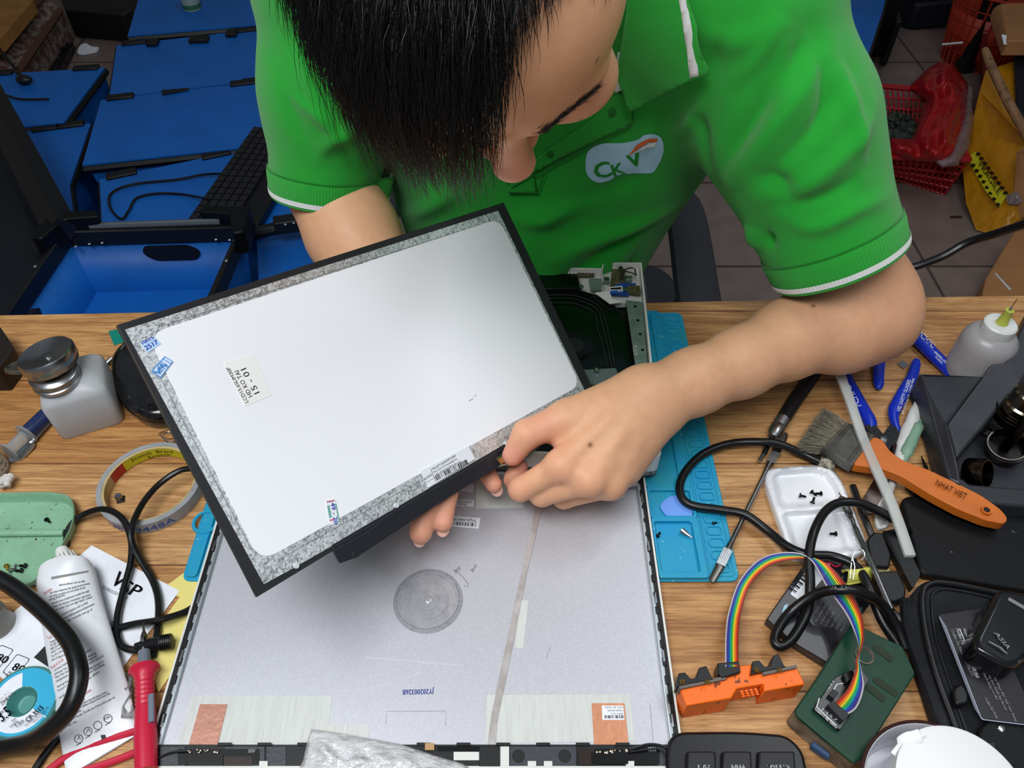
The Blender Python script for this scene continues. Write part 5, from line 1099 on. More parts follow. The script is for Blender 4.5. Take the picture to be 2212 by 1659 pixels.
# double ended steel spudger
sd = thing('steel_spudger', 'long double-ended steel pry tool lying across mat and wood', 'pry tool', T(1610, 1100, 0))
def knurl(q, a, b, w_, th):
    d = (b-a).normalized(); s = d.cross(UP).normalized(); L_ = (b-a).length; n = int(L_/.0016)
    q.box((a+b)/2, (L_, w_, th), math.atan2(d.y, d.x))
    for i in range(n):
        for j in range(4): q.ball(a+d*(i+.5+(j % 2)*.5)*L_/n+s*(j-1.5)*w_/4.4+UP*th/2, .00055, n=6)
a1, a2, a3, a4 = T(1695, 935, .005), T(1676, 978, .0055), T(1663, 1000, .0055), T(1572, 1188, .0075); a5, a6 = T(1556, 1222, .007), T(1537, 1256, .006)
q = MB(); q.tube([a3, a3.lerp(a4, .15), a4.lerp(a3, .1), a4], [.0028, .0021, .0021, .0030], 12); q.build('shaft', STEEL, sd)
q = MB(); knurl(q, a2, a3, .0075, .0045); q.build('knurled_grip', STEEL, sd); q = MB(); knurl(q, a4, a5, .0072, .0040); q.build('knurled_grip', STEEL, sd)
q = MB(); q.tube([a1, a1.lerp(a2, .3), a2], [.0034, .0042, .0036], 10, flat=.35); q.tube([a5, a5.lerp(a6, .8), a6], [.0036, .0030, .0026], 10, flat=.30); q.build('flat_tip', mat('worn_steel', '#7d7a76', .35, 1, bump=(200, .2)), sd)
# screwdriver
sv = thing('precision_screwdriver', 'slim black screwdriver with aluminium collar near the brush', 'screwdriver', T(1690, 920, 0))
q = MB(); q.tube([T(1762, 800, .008), T(1742, 830, .008), T(1715, 868, .008), T(1690, 908, .008)], [.0068, .0072, .0070, .0066], 18); q.build('handle', mat('soft_black', '#121214', .5), sv)
a, b = T(1692, 905, .008), T(1668, 945, .0075); d = (b-a); L_ = d.length; pr = [(.0001, 0)]
for k in range(5): pr += [(.0070, .001+k*.0022), (.0066, .002+k*.0022)]
q = MB(); q.lathe(pr+[(.0075, .013), (.0070, L_*.8), (.0045, L_), (.0001, L_)], a, d, n=24); q.build('collar', mat('aluminium', '#b6b8ba', .3, 1), sv)
q = MB(); q.tube([b, T(1650, 980, .006)], .0023, 10); q.build('shank', mat('dark_steel', '#2c2c30', .35, .8), sv); q = MB(); q.tube([T(1652, 976, .006), T(1640, 996, .0055)], .0018, 8); q.build('bit', STEEL, sv)
# side cutters
BLU = mat('blue_grip', '#0f2fb4', .28, coat=.3, mot=(30, .5, .8), col2='#0c2896'); DST = mat('blued_steel', '#3c3c40', .35, .9, bump=(300, .2))
def ptext(q, s, a, b, h, bv_, off=.0003, bold=0):
    vs, fs, w0, h0 = glyph(s); a = V((*a, 0)); e_ = V((*b, 0))-a; u = V((e_.y, -e_.x, 0)).normalized()
    for dx in ([0, bold] if bold else [0]):
        out = []
        for v in vs:
            x, y = (a+e_*((v[0]+dx)/w0)+u*(v[1]/h0*h))[:2]; r = ray(x, y).normalized(); hh = bv_.ray_cast(CAM, r); out.append(hh[0]-r*off if hh[0] and hh[0].z > TZ+.004 else T(x, y, .008))
        q.add(out, fs)
def cutters(name, label, pivot, hs, texts, jaw):
    t = thing(name, label, 'cutters', T(pivot[0], pivot[1], 0), 'blue-handled side cutters'); allv = MB()
    for pts, rs, ends in hs:
        q = MB(); P_ = smooth_path([T(*p) for p in pts], 6); k = len(P_); R_ = [rs[min(int(i*len(rs)/k), len(rs)-1)] for i in range(k)]
        R_ = [sum(R_[max(0, i-3):i+4])/len(R_[max(0, i-3):i+4]) for i in range(k)]; R_[0] *= .75; R_[-1] *= .6
        q.tube(P_, R_, 16, flat=.8); q.ball(P_[0], R_[0]*.98, sc=(1, 1, .8), n=12); q.ball(P_[-1], R_[-1]*.98, sc=(1, 1, .8), n=12); q.build('handle_grip', BLU, t); allv.add(q.v, q.f)
    for pts in jaw:
        q = MB(); q.prism(rndpoly([T(*p, .010) for p in pts], .001, 3), .006); q.build('jaw', DST, t, bevel=.0005)
    q = MB(); q.lathe([(.0001, .0016), (.0030, .0014), (.0038, .0)], T(*pivot, .010), n=18); q.build('pivot_rivet', STEEL, t)
    q = MB()
    hb = BVHTree.FromPolygons([V(v) for v in allv.v], allv.f)
    for s, a, b, up, h, z in texts: ptext(q, s, a, b, h, hb, bold=.03)
    q.build('print', WINK, t); return t
cutters('side_cutters', 'open blue-handled side cutters lying right of the paintbrush bristles', (1908, 950),
    [([(1822, 790, .006), (1836, 830, .006), (1862, 880, .006), (1880, 915, .006), (1876, 936, .006)], [.0050, .0062, .0068, .0068, .0045], 0), ([(1980, 780, .007), (1970, 815, .007), (1945, 860, .006), (1930, 895, .006), (1940, 935, .006)], [.0046, .0058, .0062, .0062, .0030], 0)],
    [('PCHFC', (1861, 876), (1837, 832), (-.9, .4), 13, .0118), ('MODEL 170', (1833, 822), (1824, 800), (-.9, .4), 5, .0116), ('USE SAFETY GLASSES', (1944, 889), (1968, 822), (-.9, -.35), 8, .0118), ('MAX .040"(1mm) DIA. COPPER WIRE', (1952, 896), (1976, 818), (-.9, -.35), 5, .0105)],
    [[(1868, 920), (1886, 912), (1915, 945), (1926, 962), (1916, 990), (1904, 968)], [(1936, 922), (1924, 915), (1902, 945), (1900, 965), (1930, 962), (1948, 940)]])
cutters('side_cutters', 'blue-handled side cutters partly under the elbow and dark stand', (1912, 640),
    [([(1898, 835, .006), (1898, 800, .006), (1902, 750, .006), (1908, 700, .006)], [.0052, .0058, .0064, .0066], 0), ([(1938, 668, .007), (1965, 712, .007), (2005, 755, .007), (2050, 800, .006), (2090, 850, .005)], [.0070, .0078, .0078, .0075, .0070], 0)],
    [('PCHFC', (1982, 722), (2014, 752), (.6, -.7), 12, .0132), ('MODEL 170', (2018, 762), (2042, 785), (.6, -.7), 5, .0128), ('PLIERS', (2020, 772), (2034, 786), (.6, -.7), 4, .0128), ('USE SAFETY GLASSES', (1910, 768), (1915, 716), (-1, 0), 6, .0122), ('MAX COPPER WIRE', (1897, 780), (1900, 722), (-1, 0), 5, .0122)],
    [[(1895, 700), (1925, 700), (1930, 650), (1912, 600), (1900, 640)], [(1925, 690), (1945, 680), (1925, 640), (1915, 605), (1908, 650)]])
p = flat('metal_tab', [(1938, 785), (1950, 778), (1964, 788), (1952, 797)], .0012, .001, STEEL); tag(p, 'small flat grey metal tab between the blue cutter handles', 'scrap')
# paint brush
pbr = thing('paint_brush', 'old flat paintbrush with orange plastic handle and grey bristles', 'paintbrush', T(1950, 1020, 0))
OR = mat('orange_plastic', '#c8691c', .38, mot=(24, .5, .85), col2='#a85212', speck=(70, .73, '#5d3312'), bump=(120, .15))
ho = [(1842, 1004, .014), (1887, 942, .014), (1907, 950, .015), (1922, 974, .016), (1950, 994, .017), (2000, 1012, .018), (2060, 1040, .018), (2120, 1070, .018), (2162, 1100, .017), (2178, 1120, .016), (2170, 1132, .016), (2130, 1124, .016), (2070, 1100, .017), (2010, 1068, .017), (1950, 1030, .016), (1905, 1012, .015), (1870, 1008, .014)]
ZB = .010
Pp = rndpoly([T(x, y, z+ZB) for x, y, z in ho], .004, 3); q = MB(); q.prism(Pp, .0095); q.build('handle', OR, pbr, bevel=.003, seg=3)
c = T(2131, 1102, .0182+ZB); q = MB(); q.lathe([(.0026, .0006), (.0042, .0006), (.0045, -.002), (.0026, -.010)], c, n=20); q.build('hang_hole_rim', OR, pbr); q = MB(); q.lathe([(.0001, .0), (.0027, 0)], c, n=16); q.build('hang_hole', BLK, pbr)
q = MB(); ftext(q, 'NHAT VIET', (2020, 1046), (2085, 1078), (.4, -1), 12, .0192+ZB, bold=.04); q.build('embossed_name', mat('orange_edge', '#b25a14', .45), pbr)
fe = [T(1829, 912, .012+ZB), T(1889, 940, .014+ZB), T(1842, 1005, .014+ZB), T(1778, 966, .012+ZB)]
q = MB(); q.prism(fe, .011); 
for k in (.12, .2, .8, .88): a = fe[0].lerp(fe[1], k); b = fe[3].lerp(fe[2], k); q.tube([a, b], .0007, 6)
q.build('ferrule', mat('tarnished_ferrule', '#6d6d68', .42, .7, mot=(60, .35, .7), col2='#4c4a46', speck=(90, .7, '#8f8c7e')), pbr, bevel=.001)
q = MB(); rr = random.Random(6)
for k in range(1500):
    u_, v_ = rr.random(), rr.random(); a = fe[0].lerp(fe[3], u_)+V((0, 0, -v_*.010)); e_ = T(1777, 882, .010+ZB).lerp(T(1728, 956, .010+ZB), u_*1.1-.05)+V((rr.uniform(-.003, .003), rr.uniform(-.003, .003), -v_*.013+rr.uniform(-.002, .002)))
    e_ = a.lerp(e_, rr.uniform(.86, 1.02)); m_ = a.lerp(e_, .5)+V((rr.uniform(-.001, .001), rr.uniform(-.001, .001), .0005)); q.tube([a, m_, e_], [.00032, .00028, .00012], 3, caps=False)
q.build('bristles', mat('bristle', '#7c776a', .7, mot=(300, .35, .65), col2='#a39c86'), pbr)
q = MB(); q.prism([fe[0]+V((0, 0, -.0005)), fe[3]+V((0, 0, -.0005)), fe[3].lerp(T(1728, 956, .01+ZB), .8), fe[0].lerp(T(1777, 882, .01+ZB), .8)], .008); q.build('bristle_core', mat('bristle_core', '#4a463d', .9), pbr)
# clear glue stick
q = MB(); a, b = T(1800, 780, .028), T(1967, 1200, .026); d = (b-a).normalized(); s = d.cross(UP).normalized(); n_ = s.cross(d)
def sec(c, w_, h): return [c+s*x*w_+n_*y*h for x, y in ((-.5, -.4), (-.4, -.5), (.4, -.5), (.5, -.4), (.5, .4), (.4, .5), (-.4, .5), (-.5, .4))]
rows = [sec(a.lerp(b, k/20)+n_*.002*math.sin(k*.5), .0085, .0035) for k in range(21)]; q.strip(rows, closed=True); q.f += [tuple(range(8)), tuple(range(167, 159, -1))]; q.m += [0, 0]
tag(q.build('plastic_strip', mat('frosted_strip', '#cfd2ce', .35, alpha=.6)), 'long frosted translucent plastic strip lying over the orange brush', 'plastic strip')
# toothbrush
tbh = thing('toothbrush', 'used toothbrush with white and sage green handle under the brush', 'toothbrush', T(1950, 1000, 0))
WP = mat('white_plastic', '#d3d5d2', .35, mot=(40, .5, .8), col2='#b9bab2'); SG = mat('sage_plastic', '#7fa08a', .4, mot=(50, .45, .8), col2='#637f6c')
q = MB(); q.tube(smooth_path([T(2000, 845, .010), T(1990, 866, .010), T(1975, 900, .009), T(1955, 955, .009), T(1945, 995, .008)], 6), [.0040, .0052, .0060, .0070, .0058], 14, flat=.7); q.build('handle', WP, tbh)
q = MB(); q.tube(smooth_path([T(1998, 895, .011), T(1982, 925, .012), T(1962, 968, .012), T(1950, 998, .010)], 6), [.0020, .0050, .0056, .0040], 12, flat=.7); q.build('rubber_grip', SG, tbh)
q = MB(); q.tube(smooth_path([T(1946, 990, .008), T(1932, 1030, .007), T(1918, 1075, .006)], 6), [.0055, .0034, .0032], 12); q.build('neck', WP, tbh)
hd = [T(x, y, .008) for x, y in ((1912, 1068), (1932, 1080), (1934, 1110), (1915, 1140), (1896, 1142), (1890, 1120), (1898, 1085))]; q = MB(); q.prism(rndpoly(hd, .004, 4), .005); q.build('brush_head', WP, tbh, bevel=.001)
q = MB()
for k in range(420):
    x, y = rr.uniform(1893, 1932), rr.uniform(1072, 1140)
    if pdist(x, y, [(1912, 1070), (1931, 1082), (1932, 1108), (1914, 1137), (1898, 1138), (1893, 1120), (1900, 1088)]) > 1: a = T(x, y, .008); q.tube([a, a+V((rr.uniform(-.002, .003), rr.uniform(-.002, .002), rr.uniform(.006, .009)))], [.0003, .0002], 4)
q.build('bristles', mat('white_bristle', '#c9cac6', .6), tbh)
# steel scraper, wire comb, pry blade
p = flat('steel_scraper', [(1858, 1086), (1902, 1012), (1936, 1026), (1915, 1075), (1888, 1110), (1868, 1108)], .0022, .0012, mat('scraper_steel', '#86807b', .3, 1, bump=(150, .15)), r=.003); tag(p, 'flat worn steel scraper blade lying under the paintbrush handle', 'scraper')
wcb = thing('wire_brush', 'short steel wire brush end between cutters and toothbrush', 'brush', T(1938, 965, 0)); q = MB()
for k in range(10): q.tube([T(1927+k*.6, 946+k*3.6, .009), T(1951+k*.4, 950+k*3.4, .010)], .0005, 5)
q.build('wires', CHR, wcb); q = MB(); q.prism([T(1924, 940, .006), T(1958, 930, .006), T(1960, 985, .006), T(1930, 990, .006)], .004); q.build('back', DST, wcb, bevel=.0005)
p = MB(); p.tube([T(1990, 985, .006), T(2000, 1010, .009), T(1998, 1040, .012)], [.0004, .0020, .0030], 8); tag(p.build('steel_pin', DST), 'short dark tapered pin between toothbrush and dark stand', 'pin')
p = cable('red_wire', [(1998, 1018, .020), (2012, 1022, .021), (2024, 1028, .021), (2030, 1040, .012)], .0014, RED); tag(p, 'short bright red wire piece beside the dark stand', 'wire')
p = MB(); p.lathe([(.0001, .0), (.011, 0), (.012, .003), (.010, .009), (.0085, .009), (.0085, .003), (.0001, .002)], T(1985, 1062, .0005), (0.1, -.1, 1), n=24); tag(p.build('metal_ring', DST), 'dark steel ring partly hidden under the orange brush handle', 'ring')
# dark grey nozzle stand
SG_ = mat('stand_grey', '#2b2d32', .42, bump=(500, .2, .0004), speck=(140, .76, '#6a6c70'), mot=(12, .5, .85), col2='#3d4046')
ns_ = thing('nozzle_stand', 'dark grey plastic tool stand holding metal nozzles at the right edge', 'stand', T(2150, 950, 0))
def pz(pts): return [T(*p) for p in pts]
q = MB(); q.prism(pz([(1996, 830, .008), (2300, 800, .008), (2300, 1092, .008), (2090, 1072, .008), (2056, 1035, .008)]), .007); q.build('tray_floor', SG_, ns_)
q = MB(); q.prism(pz([(1988, 806, .034), (2126, 812, .036), (2046, 916, .040)]), .033); q.prism(pz([(1988, 806, .034), (2046, 916, .040), (2066, 986, .036), (2078, 1048, .030), (2050, 1036, .028)]), .026)
q.build('side_wing', SG_, ns_, bevel=.0022, seg=3)
q = MB(); q.prism(pz([(2046, 916, .040), (2126, 812, .040), (2140, 786, .046), (2172, 782, .048), (2240, 640, .075), (2290, 640, .075), (2240, 770, .060), (2186, 852, .044), (2160, 880, .042), (2068, 988, .036)]), .030); q.build('diagonal_wall', SG_, ns_, bevel=.0025, seg=3)
q = MB(); q.prism(pz([(2050, 1036, .026), (2078, 1030, .026), (2094, 1044, .026), (2300, 1062, .026), (2300, 1100, .026), (2092, 1082, .026)]), .025); q.build('front_lip', SG_, ns_, bevel=.003, seg=3)
NZ = mat('nozzle_steel', '#4b4541', .26, 1, mot=(60, .35, .7), col2='#2f2b2a')
def nozzle(label, c, ax, r, L_, grp='hot air nozzles in the stand'):
    t = thing('nozzle', label, 'nozzle', c, grp); q = MB(); q.lathe([(r*.92, L_), (r, L_), (r, L_*.78), (r*1.05, L_*.76), (r*1.05, L_*.70), (r, L_*.68), (r, .002), (r*.9, 0), (r*.88, .003), (r*.90, L_*.98)], c, ax, n=36); q.build('collar', NZ, t)
    q = MB(); q.lathe([(.0001, L_*.35), (r*.86, L_*.35)], c, ax, n=24); q.build('inner_disc', mat('nozzle_dark', '#161414', .4, .6), t); return t, q
nozzle('bent dark metal nozzle lying open at the stand lower corner', T(2088, 1018, .018), V((.55, -.55, .55)), .0125, .017)
t, _ = nozzle('metal nozzle with long spout in the middle of stand', T(2168, 975, .016), V((-.2, -.1, 1)), .0165, .012); q = MB(); q.tube([T(2170, 968, .022), T(2196, 938, .042), T(2230, 905, .060)], [.0045, .0042, .0042], 12); q.build('spout', NZ, t)
t, _ = nozzle('large stepped metal nozzle at the right frame edge', T(2188, 910, .030), V((.1, .1, 1)), .0200, .012); q = MB(); q.lathe([(.017, .010), (.017, .020), (.0155, .022), (.0155, .034), (.0140, .036), (.0001, .036)], T(2188, 910, .030), V((.1, .1, 1)), n=36); q.build('step', mat('bright_nozzle', '#7d7768', .2, 1), t)
q = MB(); q.prism(rndpoly(pz([(2110, 918, .014), (2160, 930, .014), (2158, 944, .014), (2106, 934, .014)]), .002), .0015); q.build('bracket', STEEL, ns_); q = MB(); q.lathe([(.0001, .0022), (.0026, .002), (.0038, 0)], T(2136, 931, .014), n=18); q.box(T(2136, 931, .0164), (.004, .0007, .0006), .6); q.box(T(2136, 931, .0164), (.0007, .004, .0006), .6); q.build('cross_screw', CHR, ns_)
# needle bottle
nb = thing('needle_bottle', 'squat translucent squeeze bottle with yellow-tipped needle at the back right', 'bottle', T(2092, 815, 0))
BT = mat('frosted_bottle', '#c6c4c6', .30, trans=.45, sss=.1, mot=(14, .4, .8), col2='#bcb6b2'); c = T(2090, 812, 0)
q = MB(); q.lathe([(.0001, .001), (.022, .0005), (.0250, .003), (.0255, .01), (.0262, .046), (.0245, .054), (.0190, .061), (.0135, .0635), (.0001, .0635)], c, n=44); q.build('bottle_body', BT, nb)
q = MB(); q.lathe([(.0148, .060), (.0152, .062), (.0150, .0725), (.0135, .0740), (.0001, .0740)], c, n=40); q.build('cap', WP, nb)
q = MB(); q.lathe([(.0058, .0740), (.0052, .076), (.0045, .080), (.0036, .0890), (.0040, .090), (.0001, .090)], c, n=16); q.build('needle_hub', mat('yellow_hub', '#c9cf5a', .25, trans=.3), nb); q = MB(); q.lathe([(.0014, .090), (.0012, .093), (.0004, .094), (.0004, .104), (.0001, .104)], c, n=10); q.build('needle', CHR, nb)
# black trays and pouch
DB_ = mat('matte_black', '#0a0b0d', .55, spec=.3, bump=(300, .3, .0006), speck=(150, .74, '#5b5c5e'), mot=(12, .5, .85), col2='#17181b')
p = flat('tool_tray', [(1948, 1080), (1960, 1070), (2080, 1084), (2300, 1112), (2300, 1290), (2040, 1246), (1990, 1240)], .010, .0095, DB_, r=.006, bevel=.002); tag(p, 'flat dusty matte black plastic tray below the dark grey stand', 'tray')
p = flat('phone', [(1904, 1148), (1942, 1140), (1990, 1240), (1972, 1272)], .0088, .008, BLK, r=.003, bevel=.0015); tag(p, 'slim black phone-like slab with grey edge left of the matte panel', 'phone')
CLO = mat('pouch_fabric', '#111215', .7, spec=.3, bump=(1200, .5, .0008), mot=(18, .45, .8), col2='#2a2b30', speck=(160, .76, '#5f6064'))
po = thing('zip_pouch', 'open black zip pouch with piping holding printed cards', 'pouch', T(2120, 1450, 0))
q = MB(); q.prism(rndpoly(pz([(1962, 1290, .020), (2002, 1246, .020), (2330, 1296, .020), (2330, 1760, .020), (2130, 1760, .020), (2030, 1560, .020), (1975, 1390, .020)]), .010, 5), .019); q.build('pouch_body', CLO, po, bevel=.005, seg=3)
for nm, pts, r_ in (('piping', [(2330, 1306, .022), (2200, 1290, .022), (2060, 1262, .023), (2008, 1262, .023), (1992, 1290, .023), (1998, 1360, .023), (2020, 1450, .023), (2060, 1560, .022), (2110, 1700, .022)], .0024), ('zip_edge', [(1960, 1300, .012), (1968, 1370, .014), (2000, 1460, .014), (2060, 1620, .014), (2100, 1720, .014)], .0060), ('piping', [(2330, 1322, .0205), (2200, 1304, .0205), (2070, 1276, .0205), (2024, 1276, .0205), (2012, 1300, .0205), (2022, 1380, .0205), (2060, 1500, .0205), (2110, 1640, .0205)], .0012)):
    cable(nm, pts, r_, CLO if r_ > .003 else RUBBER, po)
q = MB(); q.prism(rndpoly(pz([(2058, 1488, .030), (2076, 1474, .030), (2094, 1496, .030), (2092, 1520, .030), (2066, 1524, .030)]), .003), .007); q.build('zip_pull', BLK, po, bevel=.0015)
q = MB(); q.prism(rndpoly(pz([(2112, 1576, .031), (2150, 1540, .031), (2300, 1580, .031), (2300, 1760, .031), (2150, 1760, .031)]), .006), .006); q.build('flap', DB_, po, bevel=.002); q = MB(); q.lathe([(.0001, .001), (.002, .0008), (.0026, 0)], T(2163, 1574, .0312), n=16); q.build('rivet', CHR, po)
q = MB(); q.prism(rndpoly(pz([(2122, 1606, .034), (2150, 1600, .034), (2160, 1680, .034), (2128, 1684, .034)]), .002), .003); q.build('buckle', BLK, po, bevel=.0006); q = MB(); q.prism(pz([(2132, 1620, .0344), (2146, 1618, .0344), (2150, 1664, .0344), (2136, 1666, .0344)]), .0006); q.build('buckle_mesh', mat('bronze_mesh', '#5a5346', .5, .5), po)
CARD = mat('card_black', '#17151c', .38); CEDG = mat('card_edge', '#c5cbe0', .6)
for k in range(5):
    dx, dy = -3.2*k+6, -5*k+8; z = .0345-k*.0016
    t = thing('printed_card', ['top black card with white hotline text lying in the pouch', 'second black card in the pouch stack, under the text card', 'third black card in the pouch stack from the top', 'fourth black card of the pouch stack, near the bottom', 'bottom black card of the stack in the pouch'][k], 'card', T(2110, 1400, .02), 'black cards in the pouch')
    o_ = pz([(2036+dx, 1340+dy, z), (2130+dx, 1326+dy, z), (2240+dx, 1560+dy, z), (2116+dx, 1545+dy, z)]); q = MB(); q.prism(rndpoly(o_, .002), .0004); q.build('card_face', CARD, t); q = MB(); q.prism(rndpoly([p+V((-.0003, -.0003, -.0004)) for p in o_], .002), .0008); q.build('card_edge', CEDG, t)
    if k == 0:
        q = MB(); z += .0002
        for s, a, b, h in (('Hotline Bac Ninh: 0962.996.822', (2053, 1360), (2097, 1460), 7), ('Hotline Hai Duong: 0888.088.060', (2064, 1358), (2108, 1464), 7), ('tai ca khach hang co the', (2112, 1432), (2152, 1512), 5), ('trong tam bao hanh lay lai ma', (2122, 1434), (2172, 1535), 5), ('sua chua thay the tai cua hang', (2134, 1438), (2194, 1560), 5), ('Hotline Hai Phong', (2126, 1508), (2152, 1552), 6), ('Khuyen mai', (2080, 1358), (2090, 1384), 5), ('Quy khach', (2094, 1352), (2104, 1378), 5)): ftext(q, s, a, b, (1, -.45), h, z+.0005, bold=.02)
        lines(q, [T(2073, 1358, z+.0002), T(2108, 1444, z+.0002)], .0006, UP); q.build('print', WINK, t)
cg = thing('black_charger', 'chunky rounded black plastic gadget with silver line mark on the pouch', 'gadget', T(2170, 1360, .03))
q = MB(); q.prism(rndpoly(pz([(2158, 1268, .058), (2212, 1278, .058), (2290, 1300, .058), (2290, 1360, .058), (2190, 1446, .056), (2110, 1404, .056), (2104, 1378, .056)]), .008, 5), .022, taper=1.04); q.build('gadget_body', GLB, cg, bevel=.004, seg=4)
q = MB(); 
for k in range(5): lines(q, [T(2136+k*6, 1385+k*3, .0583), T(2160+k*4, 1400+k*3, .0583)], .0006, UP)
ftext(q, 'ASIA', (2146, 1366), (2176, 1402), (1, -.6), 8, .0583, shear=.2); q.build('silver_mark', mat('silver_print', '#9c9c9e', .3, .6), cg); q = MB(); q.prism(pz([(2180, 1290, .0584), (2212, 1308, .0584), (2212, 1316, .0584), (2177, 1296, .0584)]), .0004); q.build('grey_line', mat('grey_line', '#77787b', .4), cg)
# rainbow cable + orange clip + programmer
COLS = ['#b9b6bb', '#4a3a86', '#2a4fae', '#1f9d8e', '#3fae4e', '#e8cf2c', '#e88a2a', '#d8402c', '#8a3b2a']
Lp = [(1566, 1440, .030), (1567, 1370, .018), (1574, 1320, .012), (1597, 1255, .012), (1642, 1207, .018), (1700, 1193, .024), (1748, 1207, .030), (1786, 1270, .033), (1826, 1325, .036), (1850, 1375, .040), (1856, 1400, .040), (1855, 1425, .038), (1860, 1450, .036), (1866, 1485, .036), (1852, 1528, .034), (1824, 1548, .030)]
Rp = [(1596, 1440, .030), (1596, 1370, .018), (1602, 1320, .012), (1622, 1262, .011), (1664, 1222, .016), (1722, 1208, .022), (1780, 1214, .030), (1830, 1265, .033), (1860, 1325, .036), (1866, 1370, .046), (1860, 1400, .048), (1850, 1425, .046), (1848, 1450, .042), (1830, 1490, .040), (1806, 1514, .034), (1790, 1528, .030)]
Ls, Rs = smooth_path([T(*p) for p in Lp], 8), smooth_path([T(*p) for p in Rp], 8)
rbn = thing('ribbon_cable', 'rainbow coloured flat ribbon cable joining orange clip and green board', 'cable', T(1720, 1300, 0))
for k, c in enumerate(COLS):
    q = MB(); q.tube([a.lerp(b, (k+.5)/9) for a, b in zip(Ls, Rs)], max(.00062, 0), 6); q.build('strand', mat('strand_%d' % k, c, .35), rbn)
oc = thing('test_clip', 'bright orange plastic chip test clip with black jaws', 'test clip', T(1600, 1500, 0))
OG = mat('orange_clip', '#fb6f14', .42, mot=(60, .55, .8), col2='#d5560e', speck=(150, .66, '#7c3512'), bump=(200, .1))
zt2 = .026; q = MB(); q.prism([T(x, y, zt2) for x, y in ((1469, 1486), (1569, 1466), (1572, 1445), (1578, 1440), (1638, 1433), (1650, 1458), (1722, 1441), (1739, 1478), (1650, 1493), (1651, 1476), (1592, 1487), (1580, 1508), (1483, 1524))], .0255); q.build('clip_body', OG, oc, bevel=.0009)
q = MB()
for i in range(4):
    for j in range(3): p0 = T(1602+i*10+j*2, 1494-i*1.5+j*5, zt2-.004-j*.002); q.box(p0, (.0022, .0012, .0012), .15)
q.build('grip_dots', OG, oc)
q = MB(); q.prism([T(x, y, .029) for x, y in ((1466, 1480), (1567, 1460), (1569, 1467), (1469, 1488))], .010); q.build('grey_seal', mat('warm_grey', '#6b625c', .6), oc); q = MB(); q.prism([T(x, y, .029) for x, y in ((1646, 1450), (1720, 1436), (1722, 1442), (1650, 1458))], .010); q.build('grey_seal', mat('warm_grey', '#6b625c', .6), oc)
for x0, x1, y0 in ((1462, 1542, 1446), (1622, 1698, 1420)):
    q = MB(); q.prism([T(x, y, .030) for x, y in ((x0, y0+36), (x0+4, y0+8), (x0+18, y0+6), (x0+30, y0+20), (x0+42, y0+18), (x0+48, y0-4), (x1-16, y0-8), (x1-4, y0+18), (x1, y0+20))], .014); q.build('jaw', BLK, oc, bevel=.0008)
    for xx in (x0+12, x1-14):
        q = MB()
        for k in range(3): q.tube([T(xx-4+k*4, y0+22, .032), T(xx-4+k*4, y0+32, .031)], .0005, 5)
        q.build('contact_pins', mat('brass', '#b39a5a', .3, 1), oc)
q = MB(); q.prism([T(x, y, .030) for x, y in ((1550, 1432), (1596, 1428), (1600, 1452), (1560, 1464), (1552, 1456))], .016); q.build('socket', BLK, oc, bevel=.0006)
pgm = thing('programmer_board', 'dark green plastic programmer box, scratched, with ribbon plugged in', 'circuit box', T(1840, 1500, 0))
GRN = mat('dark_green', '#0b3a28', .42, spec=.35, mot=(22, .45, .75), col2='#082a1c', speck=(60, .70, '#0b2018'), bump=(120, .15)); BEI = mat('grimy_beige', '#8a7c68', .6, mot=(70, .35, .65), col2='#4f463a', bump=(200, .4))
po_ = [(1841, 1345), (1950, 1396), (1978, 1455), (1860, 1640), (1845, 1650), (1722, 1547), (1716, 1535), (1761, 1471)]
q = MB(); q.prism(rndpoly([T(x, y, .026) for x, y in po_], .002), .0035); q.build('green_cover', GRN, pgm, bevel=.0008)
q = MB(); q.prism(rndpoly([T(x, y, .0225) for x, y in [(x-1, y+1) for x, y in po_]], .002), .022); q.build('side_frame', BEI, pgm, bevel=.0012)
q = MB(); c = T(1868, 1415, .0268); q.lathe([(.0001, -.001), (.0050, -.001), (.0060, .0004), (.0068, .0)], c, n=20); q.build('cut_hole', BEI, pgm)
q = MB(); q.prism(rndpoly([T(x, y, .0300) for x, y in ((1804, 1463), (1858, 1440), (1878, 1468), (1845, 1530), (1815, 1578), (1757, 1530))], .0015), .004); pc = q.build('adapter_board', PCB, pgm, bevel=.0004)
q = MB(); lines(q, [T(1770, 1508, .0302), T(1764, 1527, .0302), T(1806, 1567, .0302)], .0007, UP); ftext(q, 'G3BE917, F85, 250316', (1760, 1533), (1806, 1574), (.6, -.8), 4, .0302); ftext(q, '1 3 5 7', (1775, 1534), (1806, 1558), (.6, -.8), 5, .0302, bold=.04); lines(q, [T(1796, 1500, .0302), T(1808, 1478, .0302), T(1822, 1476, .0302)], .0005, UP); ftext(q, '* M M 4', (1788, 1495), (1802, 1472), (-.8, -.5), 4, .0302); q.build('board_print', WINK, pgm)
q = MB(); q.prism([T(x, y, .0345) for x, y in ((1788, 1522), (1800, 1512), (1836, 1544), (1822, 1558))], .005); q.prism([T(x, y, .0340) for x, y in ((1790, 1500), (1800, 1488), (1812, 1496), (1802, 1510))], .004); q.prism([T(x, y, .0340) for x, y in ((1822, 1456), (1835, 1448), (1842, 1464), (1830, 1474))], .004); q.build('pin_socket', BLK, pgm, bevel=.0003)
q = MB()
for pts in ([(1885, 1394), (1898, 1392), (1932, 1420), (1926, 1432), (1886, 1402)], [(1885, 1464), (1898, 1462), (1944, 1498), (1936, 1506), (1888, 1474)], [(1870, 1480), (1884, 1480), (1916, 1508), (1908, 1518), (1872, 1490)]): q.prism(rndpoly([T(x, y, .0266) for x, y in pts], .0008), .0006)
